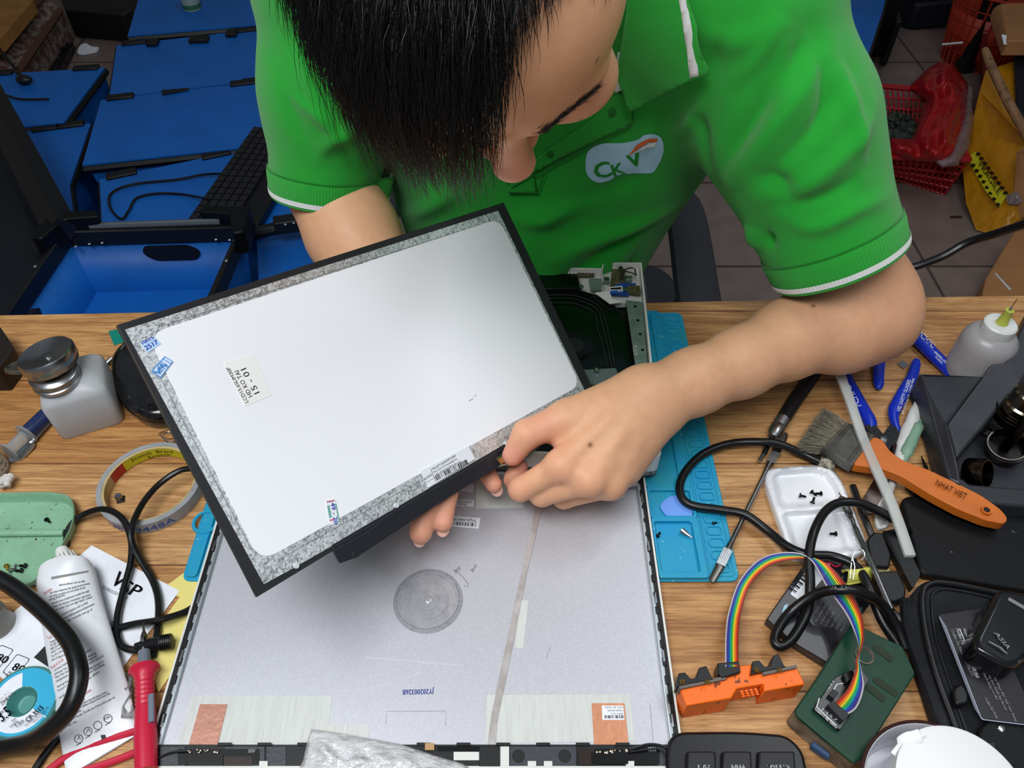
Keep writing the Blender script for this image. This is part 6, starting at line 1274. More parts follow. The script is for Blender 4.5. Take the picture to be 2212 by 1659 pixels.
q.build('tape_residue', mat('residue', '#24301f', .7, bump=(160, .5)), pgm)
q = MB(); q.prism([T(1756, 1600, .014), T(1795, 1628, .014), T(1792, 1640, .012), T(1752, 1612, .012)], .006); q.build('port', mat('port_blue', '#26476b', .5), pgm, bevel=.0008)
# CKV box, barcode, binder clip
kb = thing('card_box', 'flat black printed box with white barcode label under the cables', 'box', T(1770, 1310, 0))
q = MB(); q.prism([T(x, y, .010) for x, y in ((1656, 1337), (1742, 1212), (1850, 1205), (1888, 1292), (1786, 1432), (1716, 1388))], .0098); q.build('box_body', mat('printed_black', '#17171f', .35, coat=.2, speck=(110, .72, '#5b5b66')), kb, bevel=.0008)
z = .0104; q = MB(); q.prism(rndpoly([T(x, y, z) for x, y in ((1707, 1283), (1748, 1222), (1790, 1214), (1796, 1228), (1733, 1302))], .0015), .0003); q.build('barcode_label', WPAP, kb)
q = MB(); barcode(q, T(1718, 1282, z+.0002), T(1768, 1222, z+.0002), T(1712, 1274, z)-T(1718, 1282, z), .007, n=30, seed=3); barcode(q, T(1770, 1232, z+.0002), T(1786, 1218, z+.0002), T(1770, 1226, z)-T(1780, 1232, z), .006, n=12, seed=8); ftext(q, '320201', (1740, 1290), (1762, 1262), (-.7, -.6), 6, z+.0002, bold=.04); q.build('print', INK, kb)
q = MB()
for k in range(8): ftext(q, ['Hotline: 0888', 'San pham chinh hang', 'Kiem tra bao hanh', 'Linh kien laptop', 'Uy tin chat luong', 'Giao hang nhanh', 'Bao hanh 12 thang', 'Sua chua laptop'][k], (1752+k*11, 1340+k*4), (1786+k*11, 1284+k*4), (-.8, -.5), 4, z)
q.build('small_print', mat('dim_print', '#7a7a82', .6), kb); q = MB(); ftext(q, 'CKV', (1684, 1364), (1706, 1332), (-.8, -.5), 14, z+.0002, bold=.06); q.prism([T(x, y, z+.0002) for x, y in ((1688, 1325), (1694, 1308), (1702, 1304), (1700, 1316))], .0002); q.build('brand_mark', mat('mark_cyan', '#9fc6d8', .5), kb)
bc = thing('binder_clip', 'yellow binder clip with steel wire arms on the black box', 'clip', T(1848, 1246, .01))
q = MB(); a, b, c_, d_ = T(1819, 1234, .013), T(1876, 1226, .013), T(1880, 1252, .015), T(1828, 1262, .015); h = V((0, 0, .011)); q.strip([[a, b], [a+h*.2, b+h*.2], [a.lerp(d_, .5)+h, b.lerp(c_, .5)+h], [d_+h*.3, c_+h*.3], [d_, c_]]); q.tube([a, b], .0012, 8); q.tube([d_, c_], .0012, 8); q.build('clip_body', mat('yellow_enamel', '#cdc95c', .35), bc, solid=.0006)
q = MB(); q.tube(smooth_path([T(1836, 1250, .024), T(1840, 1210, .026), T(1848, 1192, .027), T(1862, 1188, .027), T(1868, 1200, .027), T(1858, 1212, .026)], 5), .00045, 6); q.tube(smooth_path([T(1842, 1252, .026), T(1846, 1225, .027), T(1842, 1208, .028)], 4), .00045, 6); q.build('wire_arm', CHR, bc)
q = MB(); q.tube(smooth_path([T(1758, 1222, .012), T(1790, 1216, .013), T(1806, 1224, .013), T(1826, 1214, .012)], 5), .0006, 5); tag(q.build('thin_red_wire', RED), 'hair-thin red wire across the black box top edge', 'wire')
# plugs
def plug(name, label, pts, z, th, mark, cb):
    t = thing(name, label, 'plug', T(*pts[0], 0), 'black monitor cable plugs'); q = MB(); q.prism(rndpoly([T(x, y, z) for x, y in pts], .002), th); q.build('plug_body', BLK, t, bevel=.0015)
    q = MB(); c = T(*mark, z+.0002); q.strip([[c+V((math.cos(a_)*r_*.8, math.sin(a_)*r_*1.2, 0)) for r_ in (.0040, .0043)] for a_ in [2*PI*j/20 for j in range(21)]]); q.build('moulded_mark', DK, t)
    cable('plug_lead', cb, .0030, CAB, t); return t
plug('video_plug', 'upper black cable plug to the right of the white tray', [(1872, 1166), (1888, 1148), (1908, 1150), (1926, 1198), (1922, 1226), (1884, 1222)], .014, .012, (1900, 1190), [(1885, 1160, .010), (1872, 1130, .012), (1856, 1090, .012), (1842, 1050, .010)])
plug('video_plug', 'lower black cable plug touching the zip pouch', [(1894, 1234), (1940, 1232), (1958, 1270), (1956, 1292), (1935, 1300), (1905, 1288)], .014, .012, (1934, 1272), [(1905, 1290, .010), (1925, 1320, .010), (1950, 1345, .010), (1965, 1390, .008)])
q = MB(); q.prism([T(x, y, .010) for x, y in ((1884, 1224), (1922, 1228), (1920, 1238), (1890, 1236))], .006); tag(q.build('plug_shell', mat('worn_brass', '#8f8560', .4, .7)), 'worn metal connector strip between the two black plugs', 'connector')
# tweezer-like probe
tw = thing('steel_probe', 'slim steel carving tool with knurled shaft resting on the white tray', 'carving tool', T(1870, 1190, 0))
q = MB(); q.tube(smooth_path([T(1812, 1064, .014), T(1820, 1078, .015), T(1832, 1105, .016), T(1842, 1125, .017)], 5), [.0006, .0030, .0036, .0024], 10, flat=.35); q.build('blade', STEEL, tw)
q = MB(); P_ = smooth_path([T(1840, 1122, .017), T(1850, 1148, .018), T(1885, 1225, .024), T(1925, 1318, .026)], 8); q.tube(P_, [.0020, .0026, .0028, .0028], 12)
for i in range(8, len(P_)-1):
    for k in range(3):
        for a_ in (-.7, 0, .7): c = P_[i].lerp(P_[i+1], k/3); d = (P_[i+1]-P_[i]).normalized(); s = d.cross(UP).normalized(); q.ball(c+s*math.sin(a_)*.0027+UP*math.cos(a_)*.0027, .0004, n=4)
q.build('knurled_shaft', STEEL, tw)
# black usb cables
u1 = cable('usb_cable', [(1776, 1000, .009), (1740, 983, .008), (1690, 962, .012), (1650, 955, .013), (1580, 958, .009), (1520, 980, .008), (1480, 1020, .008), (1468, 1060, .008), (1490, 1090, .008), (1560, 1102, .009), (1610, 1112, .010), (1660, 1148, .010), (1700, 1180, .014), (1745, 1198, .018), (1800, 1202, .018), (1850, 1225, .020), (1880, 1275, .022), (1905, 1340, .016), (1945, 1400, .010)], .0038, CAB, n=12); tag(u1, 'thick black cable looping over the blue mat to the black box', 'cable')
q = MB(); q.tube([T(1770, 996, .009), T(1792, 1004, .0085), T(1800, 1010, .007)], [.0048, .0052, .003], 12); q.build('frayed_sleeve', mat('frayed', '#b3ab98', .8, bump=(500, .8, .001), mot=(200, .4, .6), col2='#5c564a'), u1)
u2 = cable('usb_cable', [(1962, 1150, .008), (1952, 1138, .016), (1935, 1125, .020), (1890, 1100, .024), (1850, 1086, .027), (1810, 1087, .028), (1780, 1108, .030), (1758, 1150, .032), (1748, 1200, .0275), (1750, 1260, .022), (1744, 1320, .016), (1715, 1375, .014), (1690, 1396, .014), (1674, 1388, .014), (1680, 1360, .014), (1710, 1320, .018), (1760, 1285, .030), (1810, 1274, .044), (1860, 1280, .044), (1905, 1305, .032), (1935, 1350, .020), (1955, 1400, .012)], .0038, CAB, n=12); tag(u2, 'black printed cable looping over ribbon and box at the right', 'cable')
q = MB(); Pu = smooth_path([T(1780, 1279, .0405), T(1810, 1272, .0485), T(1860, 1276, .0480), T(1890, 1294, .040)], 6)
for s_t, k in (('U', 3), ('S', 4), ('B', 5), ('C', 7), ('A', 8), ('B', 9), ('L', 10), ('E', 11), ('A', 13), ('W', 14), ('M', 15)): text(q, s_t, Pu[k], Pu[k]+(Pu[k+1]-Pu[k])*.6, V((0, 1, 0)), .0024)
q.build('cable_print', mat('dim_white', '#8a8a88', .6), u2)
# keyboard at the front edge
kb2 = thing('keyboard', 'black keyboard cut off at the front edge, three keys visible', 'keyboard', T(1600, 1690, 0))
q = MB(); q.prism(rndpoly([T(x, y, .014) for x, y in ((1440, 1580), (1600, 1578), (1700, 1586), (1736, 1620), (1756, 1720), (1756, 1900), (1440, 1900))], .014, 6), .0135); q.build('keyboard_case', mat('keyboard_black', '#131316', .35, bump=(700, .15, .0004), speck=(30, .72, '#3c3d40')), kb2, bevel=.0025, seg=3)
for r_ in range(3):
    for k, (a_, b_) in enumerate(((1486, 1545), (1562, 1622), (1640, 1716))):
        y0 = 1623+r_*70; q = MB(); q.prism([T(a_, y0, .0185), T(b_, y0, .0185), T(b_+3, y0+58, .0185), T(a_-1, y0+58, .0185)], .006, taper=1.1); ky = q.build('key', mat('key_black', '#1b1b1f', .45, bump=(900, .15, .0003)), kb2, bevel=.001)
        if r_ == 0: W[ky.name] = W[kb2.name]; q = MB(); ftext(q, ('ALT', 'WIN', 'CTRL')[k], (b_-12, 1652), (a_+18, 1652), (0, 1), 12, .0188, bold=.04); q.build('key_legend', WINK, ky)
# round tub with white lid, front right
ct_ = thing('paper_cup', 'white round tub and clear cup at the bottom right corner', 'cup', T(2000, 1720, 0))
q = MB(); c = T(1985, 1760, 0); q.lathe([(.040, .0), (.042, .001), (.046, .03), (.0475, .034), (.0485, .034), (.0485, .036), (.0465, .0365), (.0455, .034), (.043, .004), (.0001, .003)], c, n=56); q.build('clear_cup', mat('cup_clear', '#dcdde6', .15, trans=.3), ct_)
q = MB(); q.lathe([(.0475, .0335), (.0492, .034), (.0492, .0365), (.0480, .0375), (.0470, .0365)], c, n=56); q.build('dark_rim', mat('rim_brown', '#3a1f1d', .4), ct_)
q = MB(); q.lathe([(.0001, .046), (.038, .046), (.040, .045), (.040, .036), (.038, .0)], c+V((.010, .002, .002)), n=56); q.build('white_insert', mat('bright_white', '#eeeeee', .5), ct_)
q = MB(); q.tube(smooth_path([T(1930, 1630, .040), T(1955, 1602, .046), T(1985, 1590, .050), T(1998, 1588, .052)], 5), [.002, .0045, .004, .0010], 8, flat=.25); q.build('torn_flap', mat('bright_white', '#eeeeee', .5), ct_)
# bubble wrap bag on the laptop edge
q = MB(); poly = [(672, 1575), (700, 1578), (760, 1588), (860, 1606), (940, 1632), (1000, 1650), (1060, 1690), (1060, 1780), (620, 1780), (630, 1700), (655, 1640), (664, 1600)]
o = dens(poly, 9); pts = [V(p) for p in o]; n = len(pts); P2 = list(pts); y = 1578
rr = random.Random(12)
while y < 1780:
    x = 625
    while x < 1060:
        if pdist(x, y, poly) > 4: P2.append(V((x+rr.uniform(-2, 2), y+rr.uniform(-2, 2))))
        x += 6
    y += 6
vv, _, ff, _, _, _ = geometry.delaunay_2d_cdt(P2, [(i, (i+1) % n) for i in range(n)], [tuple(range(n))], 1, 1e-4)
def bz(x, y):
    d = max(0, pdist(x, y, poly)); s = min(1, d/45); w_ = .5*math.sin(x*.11+y*.05+2*math.sin(y*.06))+.5*math.sin(x*.05-y*.14+1.5*math.sin(x*.07)); w2 = math.sin(x*.35+y*.21)*math.sin(x*.19-y*.33)
    return .011+.013*math.sqrt(s)+(.0022*w_+.0011*w2)*(.3+s)
q.add([T(v.x, v.y, bz(v.x, v.y)) for v in vv], ff)
bw = mat('bubble_wrap', '#fbfbfd', .16, alpha=.55, spec=1.0, ior=1.6, bump=(85, .8, .006), stretch=(1, 1.8, 1)); tag(q.build('bubble_bag', bw, solid=.0004, sharp=180), 'crumpled clear bubble wrap bag lying over the laptop front edge', 'bubble wrap')
p = cable('hanging_cable', [(1960, 580, .05), (1990, 572, .055), (2040, 552, .065), (2090, 524, .08), (2150, 505, .10), (2230, 478, .13), (2330, 440, .16)], .0042, CAB); tag(p, 'black cable rising behind the elbow to the right edge', 'cable')
# ============================================================ floor area behind the bench
CB = mat('blue_corrugated', '#1065bd', .45, bump=(90, .15), mot=(6, .45, .8), col2='#0e58a6'); CBD = CB
FRM = mat('black_frame', '#0c0e12', .5, bump=(200, .1)); ALU = mat('alu_edge', '#8f979c', .35, .9)
RIV = mat('rivet_steel', '#9aa0a4', .3, 1)
def rivets(par, pts):
    for p in pts: q = MB(); q.ball(p, .0042, n=8, sc=(1, 1, .5)); q.build('rivet', RIV, par)
# open crate right behind the bench
cr_ = thing('storage_crate', 'open blue plastic crate with black frame just behind the bench', 'crate', G(300, 600, 0))
zr = .42; bl_, br_ = G(140, 505, zr), G(528, 494, zr); dy = V((-.012, -.46, 0)); fl_, fr_ = bl_+dy, br_+dy
def lerp4(u_, v_, z, k=1): 
    c = (bl_+br_+fl_+fr_)/4; p = bl_.lerp(br_, u_).lerp(fl_.lerp(fr_, u_), v_); p = c+(p-c)*k; return V((p.x, p.y, z))
q = MB()
for a, b in (((0, 0), (1, 0)), ((1, 0), (1, 1)), ((1, 1), (0, 1)), ((0, 1), (0, 0))):
    q.strip([[lerp4(*a, zr), lerp4(*b, zr)], [lerp4(*a, .285, .92), lerp4(*b, .285, .92)]])
q.strip([[lerp4(0, 0, .285, .92), lerp4(1, 0, .285, .92)], [lerp4(0, 1, .285, .92), lerp4(1, 1, .285, .92)]]); q.build('crate_walls', CB, cr_, solid=.004)
q = MB(); c5 = [lerp4(0, 0, zr+.012, 1.02), lerp4(1, 0, zr+.012, 1.02), lerp4(1, 1, zr+.012, 1.02), lerp4(0, 1, zr+.012, 1.02)]; c6 = [lerp4(0, 0, zr+.012, .955), lerp4(1, 0, zr+.012, .955), lerp4(1, 1, zr+.012, .955), lerp4(0, 1, zr+.012, .955)]; q.ring(c5, c6, .035); q.build('rim_frame', FRM, cr_, bevel=.003)
q = MB(); q.tube([lerp4(.16, 0, zr+.016, 1.0), lerp4(.88, 0, zr+.018, 1.0)], .007, 8); q.build('alu_rail', ALU, cr_)
for u_, v_ in ((0, 0), (1, 0)):
    q = MB(); c = lerp4(u_, v_, zr+.02, 1.03); s = 1 if u_ == 0 else -1; q.prism(rndpoly([c+V((-s*.012, .012, .02)), c+V((s*.075, .014, .02)), c+V((s*.085, -.006, .02)), c+V((s*.022, -.014, .02)), c+V((s*.004, -.075, .02)), c+V((-s*.018, -.07, .02))], .008), .05); q.build('corner_bracket', BLKM, cr_, bevel=.003)
q = MB(); hp = [lerp4(u_, 0, z, .975)+V((0, -.006, 0)) for u_, z in ((.42, .395), (.68, .395), (.74, .378), (.70, .360), (.46, .360), (.40, .378))]; q.prism(rndpoly(hp, .012, 5), V((0, -.003, 0))); q.build('hand_hole', mat('hole_black', '#04060a', .6), cr_)
rivets(cr_, [lerp4(u_, v_, zr-.012, .975)+V((0, -.004, 0)) for u_, v_ in ((.06, .03), (.13, .015), (.2, .01), (.85, .01), (.93, .015))]+[lerp4(u_, v_, zr+.014, 1.0) for u_, v_ in ((.0, .1), (.0, .25), (1, .12), (1, .25))])
q = MB(); 
for u_, v_ in ((.02, .02), (.98, .02), (.98, .98), (.02, .98)): c = lerp4(u_, v_, 0, .93); q.box(c+V((0, 0, .142)), (.03, .03, .284))
q.build('stand_leg', FRM, cr_)
# closed crates
def closed(label, pts, z, holes=True, h2=.05):
    t = thing('storage_crate', label, 'crate', G(pts[0][0], pts[0][1], 0), 'blue plastic crates on the floor behind')
    P_ = [G(x, y, z) for x, y in pts]; cc_ = sum(P_, V())/len(P_); q = MB(); q.prism(P_, .006); q.build('blue_lid', CB, t)
    Q = [V((cc_.x+(p.x-cc_.x)*.97, cc_.y+(p.y-cc_.y)*.97, z-.006)) for p in P_]; q = MB(); q.prism(Q, z-.010, taper=.93); q.build('crate_body', CB, t)
    q = MB(); k = len(P_)
    for i in range(k): a, b = P_[i]+V((0, 0, -.012)), P_[(i+1) % k]+V((0, 0, -.012)); q.tube([a, b], .009, 6)
    q.build('edge_frame', FRM, t)
    for i in (0, 1): 
        c = P_[i]; e = (P_[(i+1) % k]-c).normalized() if i == 0 else (P_[i-1]-c).normalized(); q = MB(); q.box(c+e*.05+V((0, 0, .002)), (.07, .026, .010), math.atan2(e.y, e.x)); q.build('corner_catch', FRM, t, bevel=.003)
    return t
closed('blue crate lid nearest the keyboard, under a thin looped cable', [(215, 388), (512, 326), (700, 300), (720, 470), (222, 520)], .300)
closed('second blue crate in the row, wide plain lid behind the keyboard', [(218, 216), (566, 176), (640, 170), (640, 300), (512, 320), (178, 356)], .310)
closed('third blue crate back from the bench, lid with small clips', [(252, 98), (567, 62), (640, 55), (640, 165), (566, 172), (236, 212)], .300)
closed('farthest blue crate with a small tin on its lid', [(302, -12), (600, -40), (640, 45), (567, 52), (276, 77)], .310)
closed('dark blue crate at the left with cable and black lump', [(-40, 162), (226, 146), (138, 264), (52, 273), (-40, 300)], .300)
closed('small visible blue crate between black bar and crate row', [(56, 284), (196, 266), (150, 400), (160, 470), (120, 470)], .290)
closed('blue crate seen at the top right beside the green sleeve', [(1700, -60), (1925, -60), (1908, 20), (1868, 142), (1700, 142)], .300)
for x, y, w_ in ((330, 92, .02), (430, 85, .035), (500, 72, .02)): q = MB(); q.box(G(x, y, .306), (w_*1.6, .035, .012), .1); tag(q.build('black_clip', FRM, bevel=.002), {330: 'small black clip at left on the third crate edge', 430: 'square black clip at the middle of third crate edge', 500: 'thin black clip at right on the third crate edge'}[x], 'clip', 'black clips on the third crate lid')
for (x0, y0, x1, y1), lb_ in (((350, 200, 408, 192), 'black strap end lying between second and third crates'), ((525, 175, 566, 168), 'black strap end near the green sleeve on the crates')): q = MB(); q.tube([G(x0, y0, .315), G(x1, y1, .315)], [.012, .006], 6, flat=.4); tag(q.build('strap', FRM), lb_, 'strap')
rm = thing('crate_corner_rack', 'black bracketed bar of a crate rack next to the chair', 'rack', G(600, 480, 0)); q = MB(); q.tube([G(545, 505, .33), G(610, 490, .34), G(700, 455, .35)], .014, 6); q.box(G(632, 482, .352), (.075, .03, .03), .25); q.build('bar', FRM, rm, bevel=.003); rivets(rm, [G(616, 484, .372), G(634, 481, .372)])
q = MB(); q.prism([G(555, 520, .30), G(700, 470, .30), G(700, 640, .30), G(560, 640, .30)], .29); q.build('blue_side', CB, rm)
# keyboard across the crates
kq = [G(386, 500, .325), G(548, 272, .325), G(672, 286, .325), G(548, 500, .325)]
kk = thing('keyboard', 'dusty black full-size keyboard lying diagonally on the blue crates', 'keyboard', G(500, 400, .31)); q = MB(); q.prism(kq, .018); q.build('keyboard_case', BLK, kk, bevel=.003)
def kp(u_, v_, z=.0): p = kq[0].lerp(kq[1], v_).lerp(kq[3].lerp(kq[2], v_), u_); return p+V((0, 0, z))
for i in range(5):
    for j in range(17):
        u0 = .06+i*.125; v0 = .03+j*.0555; q = MB(); q.prism([kp(u0, v0, .007), kp(u0+.105, v0, .007), kp(u0+.105, v0+.046, .007), kp(u0, v0+.046, .007)], .008, taper=1.12); q.build('key', mat('key_black2', '#1c1d21', .32, bump=(400, .2)), kk)
def gcable(name, pts, r, m, label, cat='cable'): q = MB(); q.tube(smooth_path([G(*p) for p in pts], 6), r, 8); return tag(q.build(name, m), label, cat)
gcable('mouse_cable', [(530, 378, .33), (450, 376, .312), (380, 388, .306), (300, 396, .306), (255, 408, .306), (236, 425, .306), (240, 452, .306), (262, 473, .306), (278, 455, .306), (295, 428, .306), (340, 418, .306), (395, 420, .308), (450, 430, .335)], .0028, CAB, 'thin dark cable looped on the nearest blue crate lid')
gcable('dark_cable', [(-20, 200, .306), (10, 205, .306), (45, 214, .306), (105, 214, .306)], .003, CAB, 'thin dark cable lying on the left blue crate')
q = MB(); q.ball(G(52, 172, .315), .016, sc=(1.4, 1, .8)); q.tube([G(30, 150, .312), G(50, 168, .312)], .006, 6); tag(q.build('black_lump', RUBBER), 'black knotted cable end on the left blue crate', 'cable end')
tn = thing('small_tin', 'small pale tin with green label on the farthest blue crate', 'tin', G(416, 20, .311)); q = MB(); c = G(416, 18, .311); q.lathe([(.0001, .0), (.028, 0), (.028, .05), (.026, .052), (.0001, .052)], c, n=24); q.build('tin_body', mat('tin_white', '#8fa39a', .4), tn); q = MB(); q.lathe([(.0284, .004), (.0284, .018)], c, n=24); q.build('green_label', mat('tin_green', '#2f6a4a', .5), tn)
# left edge things
q = MB(); q.tube([G(-30, 190, .50), G(40, 320, .47), G(135, 500, .44)], .030, 4); tag(q.build('frame_bar', FRM), 'black square frame bar slanting across the left blue crates', 'bar')
q = MB(); q.prism([G(-60, 290, .40), G(0, 305, .40), G(60, 420, .40), G(110, 520, .40), G(60, 700, .40), G(-60, 700, .40)], .395); tag(q.build('dark_bin', mat('navy_black', '#0a0f1a', .6, bump=(30, .3)), bevel=.02), 'dark navy bin filling the lower left corner behind the bench', 'bin')
cx = thing('cardboard_box', 'tan cardboard box corner at the top left of the floor', 'box', G(0, 30, 0)); q = MB(); q.prism([G(-80, -60, .22), G(72, -2, .22), G(0, 82, .22), G(-80, 120, .22)], .045); q.build('box_body', mat('carton', '#a8773f', .8, bump=(80, .2), mot=(12, .4, .7), col2='#94652f'), cx, bevel=.003)
DEC = mat('carved_floral', '#8a7f76', .8, mot=(38, .42, .56), col2='#5b3e34', bump=(40, .6, .01)); dx_ = thing('patterned_panel', 'panel with brown floral pattern leaning beside the cardboard box', 'panel', G(60, 80, 0)); q = MB(); q.prism([G(0, 95, .16), G(90, -10, .16), G(135, 20, .12), G(38, 155, .12), G(0, 160, .12)], .11); q.build('floral_face', DEC, dx_)
q = MB(); q.tube([G(130, 22, .135), G(42, 150, .135)], .012, 6); q.tube([G(92, -8, .17), G(0, 98, .17)], .012, 6); q.build('brown_edge', mat('brown_edge', '#5a3a2c', .7), dx_)
gcable('black_wire', [(-5, 100, .2), (8, 118, .2), (22, 135, .19), (35, 150, .18)], .005, CAB, 'black wire hanging over the floral panel', 'wire')
q = MB(); q.prism([G(62, 150, .03), G(108, 88, .03), G(158, 92, .03), G(130, 150, .03)], .028); q.tube([G(78, 132, .035), G(150, 96, .035)], .005, 6); tag(q.build('black_bag', mat('bag_black', '#131318', .25, bump=(25, .8, .01)), bevel=.004), 'shiny black plastic bag on the floor beside the floral panel', 'bag')
q = MB(); q.prism(rndpoly([G(166, 115, .01), G(172, 98, .012), (G(185, 92, .02)), G(196, 100, .012), G(215, 102, .01), G(208, 110, .008), G(180, 116, .008)], .01), .006); tag(q.build('paper_scrap', WPAP), 'crumpled white paper scrap on the floor between crates and panel', 'paper')
q = MB(); q.prism([G(100, -90, .12), G(285, -90, .12), G(285, 20, .12), G(262, 32, .11), G(140, 22, .11)], .10); tag(q.build('black_case', mat('case_black', '#0b0b0f', .5), bevel=.004), 'black equipment case on the floor at the top left', 'case')
# right: baskets, post, cartons
REDP = mat('red_basket', '#a01219', .4, bump=(40, .2))
def basket(name, label, rim, zr_, base, m, n=6, holes=True):
    t = thing(name, label, 'basket', G(*base[0], 0)); R_ = [G(*p, zr_) for p in rim]; B = [G(*p, .004) for p in base]
    q = MB()
    for i in range(4):
        a, b, c, d = R_[i], R_[(i+1) % 4], B[(i+1) % 4], B[i]
        for k in range(13): q.tube([a.lerp(b, k/12), d.lerp(c, k/12)], .0042, 4)
        for k in range(n): f = k/(n-1); q.tube([a.lerp(d, f), b.lerp(c, f)], .0042, 4)
    q.prism(B, .003); q.build('lattice', m, t)
    q = MB()
    for i in range(4): q.tube([R_[i], R_[(i+1) % 4]], .009, 8); q.ball(R_[i], .009, n=8)
    q.build('rim', m, t); q = MB()
    for i in range(4):
        a, b, c, d = R_[i], R_[(i+1) % 4], B[(i+1) % 4], B[i]; q.strip([[a.lerp(d, .62), b.lerp(c, .62)], [d, c]])
    q.build('lower_wall', m, t, solid=.003); return t
basket('red_basket', 'low red lattice plastic basket on the floor tiles behind the elbow', [(1868, 182), (2012, 196), (2092, 345), (1905, 338)], .15, [(1900, 300), (1990, 305), (2040, 420), (1925, 385)], REDP)
q = MB(); rr = random.Random(3)
for k in range(60): q.ball(G(rr.uniform(1912, 1975), rr.uniform(240, 300), .05+rr.random()*.03), rr.uniform(.008, .02), n=6, sc=(1, 1.3, .6))
o = q.build('green_scrap', mat('dark_scrap', '#1f2a22', .5, mot=(80, .4, .6), col2='#4a5a50')); tag(o, 'heap of dark greenish scrap in the red basket', 'scrap', kind='stuff')
def blobbag(name, label, cat, poly, z0, zh, m, wob_, par=None):
    o_ = dens(poly, 9); pts = [V(p) for p in o_]; n = len(pts); P2 = list(pts); x0, x1 = min(p[0] for p in poly), max(p[0] for p in poly); y = min(p[1] for p in poly)+3
    while y < max(p[1] for p in poly):
        x = x0+3
        while x < x1:
            if pdist(x, y, poly) > 3: P2.append(V((x, y)))
            x += 5
        y += 5
    vv, _, ff, _, _, _ = geometry.delaunay_2d_cdt(P2, [(i, (i+1) % n) for i in range(n)], [tuple(range(n))], 1, 1e-4)
    def zf(x, y): d = max(0, pdist(x, y, poly)); s = min(1, d/30); return z0(x, y)+zh*math.sqrt(s)+wob_*s*(math.sin(x*.12+2*math.sin(y*.05))+.6*math.sin(y*.09+x*.2))
    q = MB(); q.add([G(v.x, v.y, zf(v.x, v.y)) for v in vv], ff); top = [G(p.x, p.y, zf(p.x, p.y)) for p in pts]; q.strip([top, [G(p.x, p.y, z0(p.x, p.y)-.03) for p in pts]], closed=True)
    return tag(q.build(name, m, sharp=180), label, cat)
blobbag('red_bag', 'translucent red plastic bag stuffed upright in the red basket', 'bag', [(2000, 150), (2030, 132), (2062, 140), (2090, 180), (2095, 230), (2070, 330), (2040, 355), (1950, 345), (1915, 330), (1925, 298), (1970, 300), (1985, 260), (2000, 220), (1960, 190)], lambda x, y: .14, .06, mat('red_film', '#c31a1e', .22, trans=.35, bump=(20, .8, .01)), .010)
blobbag('clear_bag', 'crumpled clear plastic bag draped over the red basket corner', 'bag', [(2092, 180), (2104, 190), (2104, 260), (2092, 320), (2070, 358), (2035, 362), (2012, 345), (2045, 330), (2078, 260)], lambda x, y: .155, .03, mat('clear_film', '#b9a5a5', .2, trans=.6, bump=(30, 1, .01)), .006)
pq = MB(); c = G(2082, 152, 0); pq.box(c+V((0, 0, .55)), (.055, .055, 1.10), .2); tag(pq.build('steel_post', FRM, bevel=.004), 'black square metal post standing behind the red bag', 'post')
cb = G(2090, 175, 0); ob = thing('waste_bin', 'orange-red round lattice bin behind the black post', 'bin', G(2100, 120, 0)); c = G(2100, 130, 0)
q = MB()
for k in range(28): a_ = 2*PI*k/28; d = V((math.cos(a_), math.sin(a_), 0)); q.tube([c+d*.11, c+d*.15+V((0, 0, .26))], .004, 4)
for k in range(6): q.lathe([(.11+.04*k/5, .26*k/5), (.114+.04*k/5, .26*k/5+.006)], c, n=28)
q.lathe([(.148, .255), (.158, .262), (.150, .268)], c, n=32); q.lathe([(.109, 0), (.140, .19)], c, n=32); q.build('bin_body', mat('orange_red', '#a3301b', .5), ob, solid=.002)
basket('red_crate', 'dark red lattice crate on the floor behind the wooden stick', [(2125, 62), (2300, 50), (2330, 190), (2130, 200)], .14, [(2120, 110), (2280, 100), (2300, 210), (2120, 215)], mat('dark_red', '#6a1418', .5))
bs = thing('folded_bag', 'dark navy folded bag under the brown carton at the right edge', 'bag', G(2230, 200, .25)); q = MB(); q.prism([G(2192, 110, .262), G(2330, 100, .262), G(2330, 250, .262), G(2198, 246, .262)], .014); q.build('bag_body', mat('navy_black', '#0a0f1a', .6), bs, bevel=.01)
CRT = mat('carton_brown', '#b07d50', .8, bump=(60, .2), mot=(8, .4, .7), col2='#a06f45')
ub_ = thing('cardboard_box', 'flat brown cardboard box resting high at the top right corner', 'box', G(2180, 60, .27)); q = MB(); q.prism([G(2160, 8, .33), G(2330, 0, .33), G(2330, 88, .33), G(2178, 88, .33)], .045); q.prism([G(2146, 18, .325), G(2160, 8, .332), G(2178, 88, .332), G(2172, 100, .31)], .03); q.build('box_body', CRT, ub_, bevel=.003); q = MB(); q.prism([G(2164, 74, .334), G(2174, 76, .334), G(2176, 94, .322), G(2169, 95, .320)], .003); q.build('white_label', WPAP, ub_)
yb = thing('taped_carton', 'torn yellow-wrapped carton with black and yellow caution tape', 'carton', G(2150, 440, 0))
YEL = mat('yellow_wrap', '#c8890f', .4, coat=.3, bump=(14, .6, .02), mot=(9, .4, .8), col2='#a86f10'); ex_ = V((.30, .16, 0))
ya = [G(2128, 150, .24), G(2112, 200, .20), G(2076, 360, .06), G(2084, 440, .03), G(2106, 498, .004), G(2155, 512, .004), G(2240, 440, .06), G(2240, 320, .20), G(2175, 250, .24)]
q = MB(); q.prism(ya, ex_); q.build('yellow_wrap', YEL, yb, bevel=.006)
q = MB(); q.strip([[G(2090, 338, .095), G(2108, 326, .115)], [G(2104, 372, .075), G(2122, 356, .095)], [G(2128, 412, .065), G(2146, 390, .090)], [G(2158, 446, .055), G(2174, 420, .085)]]); q.v = [tuple(V(v)+V((-.006, -.012, .006))) for v in q.v]; q.build('caution_tape', mat('tape_yellow', '#c9c11a', .4), yb)
q = MB()
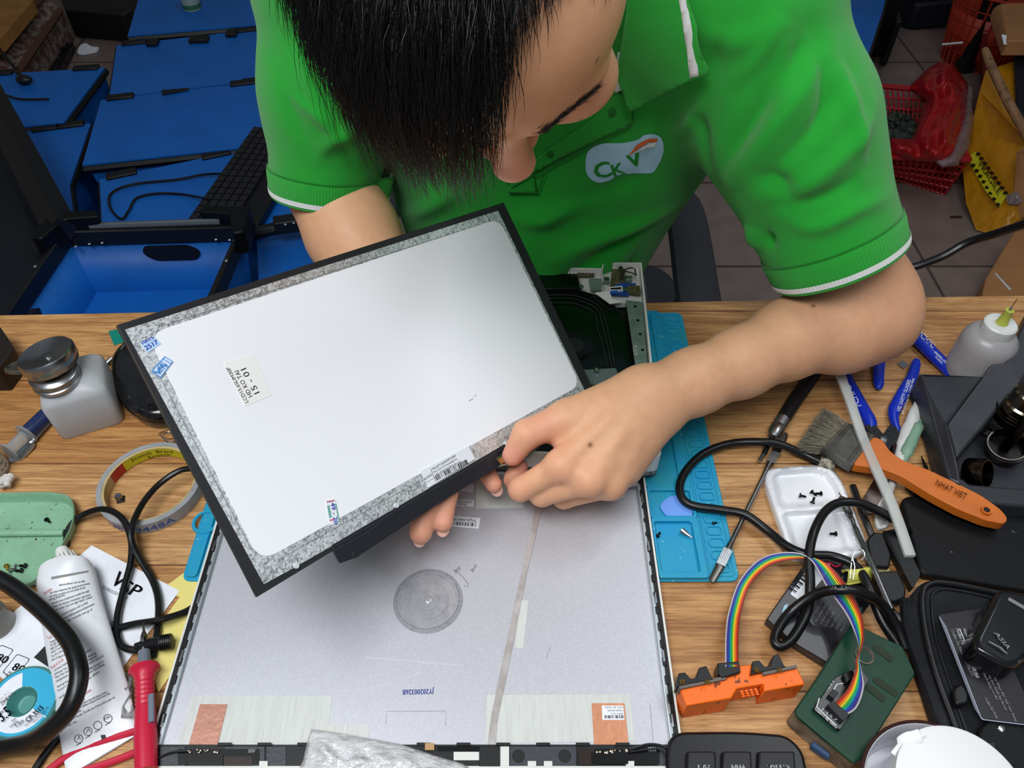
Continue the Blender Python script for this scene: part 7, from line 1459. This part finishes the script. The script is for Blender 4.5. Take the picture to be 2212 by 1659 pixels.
for k in range(9):
    for s in (0, 1): 
        f = (k+.5)/9; a = G(2090, 338, .095).lerp(G(2158, 446, .055), f) if s == 0 else G(2108, 326, .115).lerp(G(2174, 420, .085), f); q.box(a+V((-.008, -.016, .008)), (.010, .010, .004), .8)
q.build('tape_checks', mat('tape_black', '#15140c', .5), yb)
q = MB(); a, b = G(2112, 356, .09)+V((-.009, -.018, .009)), G(2154, 420, .075)+V((-.009, -.018, .009)); text(q, 'FRAGILE', a, b, V((0, .3, 1)), .016); q.build('tape_lettering', mat('tape_black', '#15140c', .5), yb)
q = MB(); q.prism([G(2196, 330, .21), G(2240, 290, .22), G(2240, 470, .05), G(2188, 470, .03)], ex_*.6); q.build('brown_flap', CRT, yb); q = MB(); q.tube(smooth_path([G(2180, 420, .09), G(2185, 440, .08), G(2192, 420, .10), G(2200, 440, .08)], 4), .01, 6, flat=.3); q.build('clear_tape_end', mat('clear_film', '#b9a5a5', .2, trans=.6), yb)
q = MB(); q.tube([G(2128, 108, .34), G(2140, 140, .33), G(2175, 215, .30), G(2240, 330, .26)], [.010, .012, .012, .012], 10); tag(q.build('wooden_stick', mat('stick_wood', '#9a7350', .7, mot=(40, .45, .7), col2='#5b4636')), 'grubby round wooden stick poking out of the yellow carton', 'stick')
q = MB(); q.tube([G(2035, 96, .10), G(2080, 92, .12)], .004, 6); tag(q.build('white_rod', WP), 'thin white rod by the orange bin, left of the post', 'rod')
bb = thing('cardboard_box', 'brown cardboard box on the floor at the right, behind the needle bottle', 'box', G(2170, 600, 0)); q = MB(); q.prism([G(2190, 500, .10), G(2330, 470, .10), G(2330, 700, .10), G(2108, 700, .10), G(2130, 600, .10)], .098); q.build('box_body', CRT, bb, bevel=.004); q = MB(); q.prism([G(2148, 590, .1015), G(2152, 590, .1015), G(2185, 625, .1015), G(2180, 626, .1015)], .001); q.build('tape_line', WP, bb)
q = MB(); q.prism([G(2053, 466, .003), G(2078, 466, .003), G(2078, 470, .003), G(2053, 470, .003)], .003); tag(q.build('wood_chip', mat('chip_brown', '#3a2620', .7)), 'small dark strip of debris on the floor tiles', 'debris')
q = MB(); q.prism([G(1860, -40, .12), G(2080, -40, .12), G(2075, 0, .12), G(1985, 10, .10)], .1); q.box(G(2050, -4, .1), (.5, .1, .16)); tag(q.build('dark_crate', mat('navy_black', '#0a0f1a', .6), bevel=.01), 'dark box on the floor at the top edge, right of the sleeve', 'box')
q = MB(); q.box(G(1915, 10, .20), (.06, .09, .34), .1); q.box(G(1918, 70, .10), (.02, .20, .16), -.2); tag(q.build('black_bracket', FRM, bevel=.004), 'black metal bracket at the corner of the right blue crate', 'bracket')
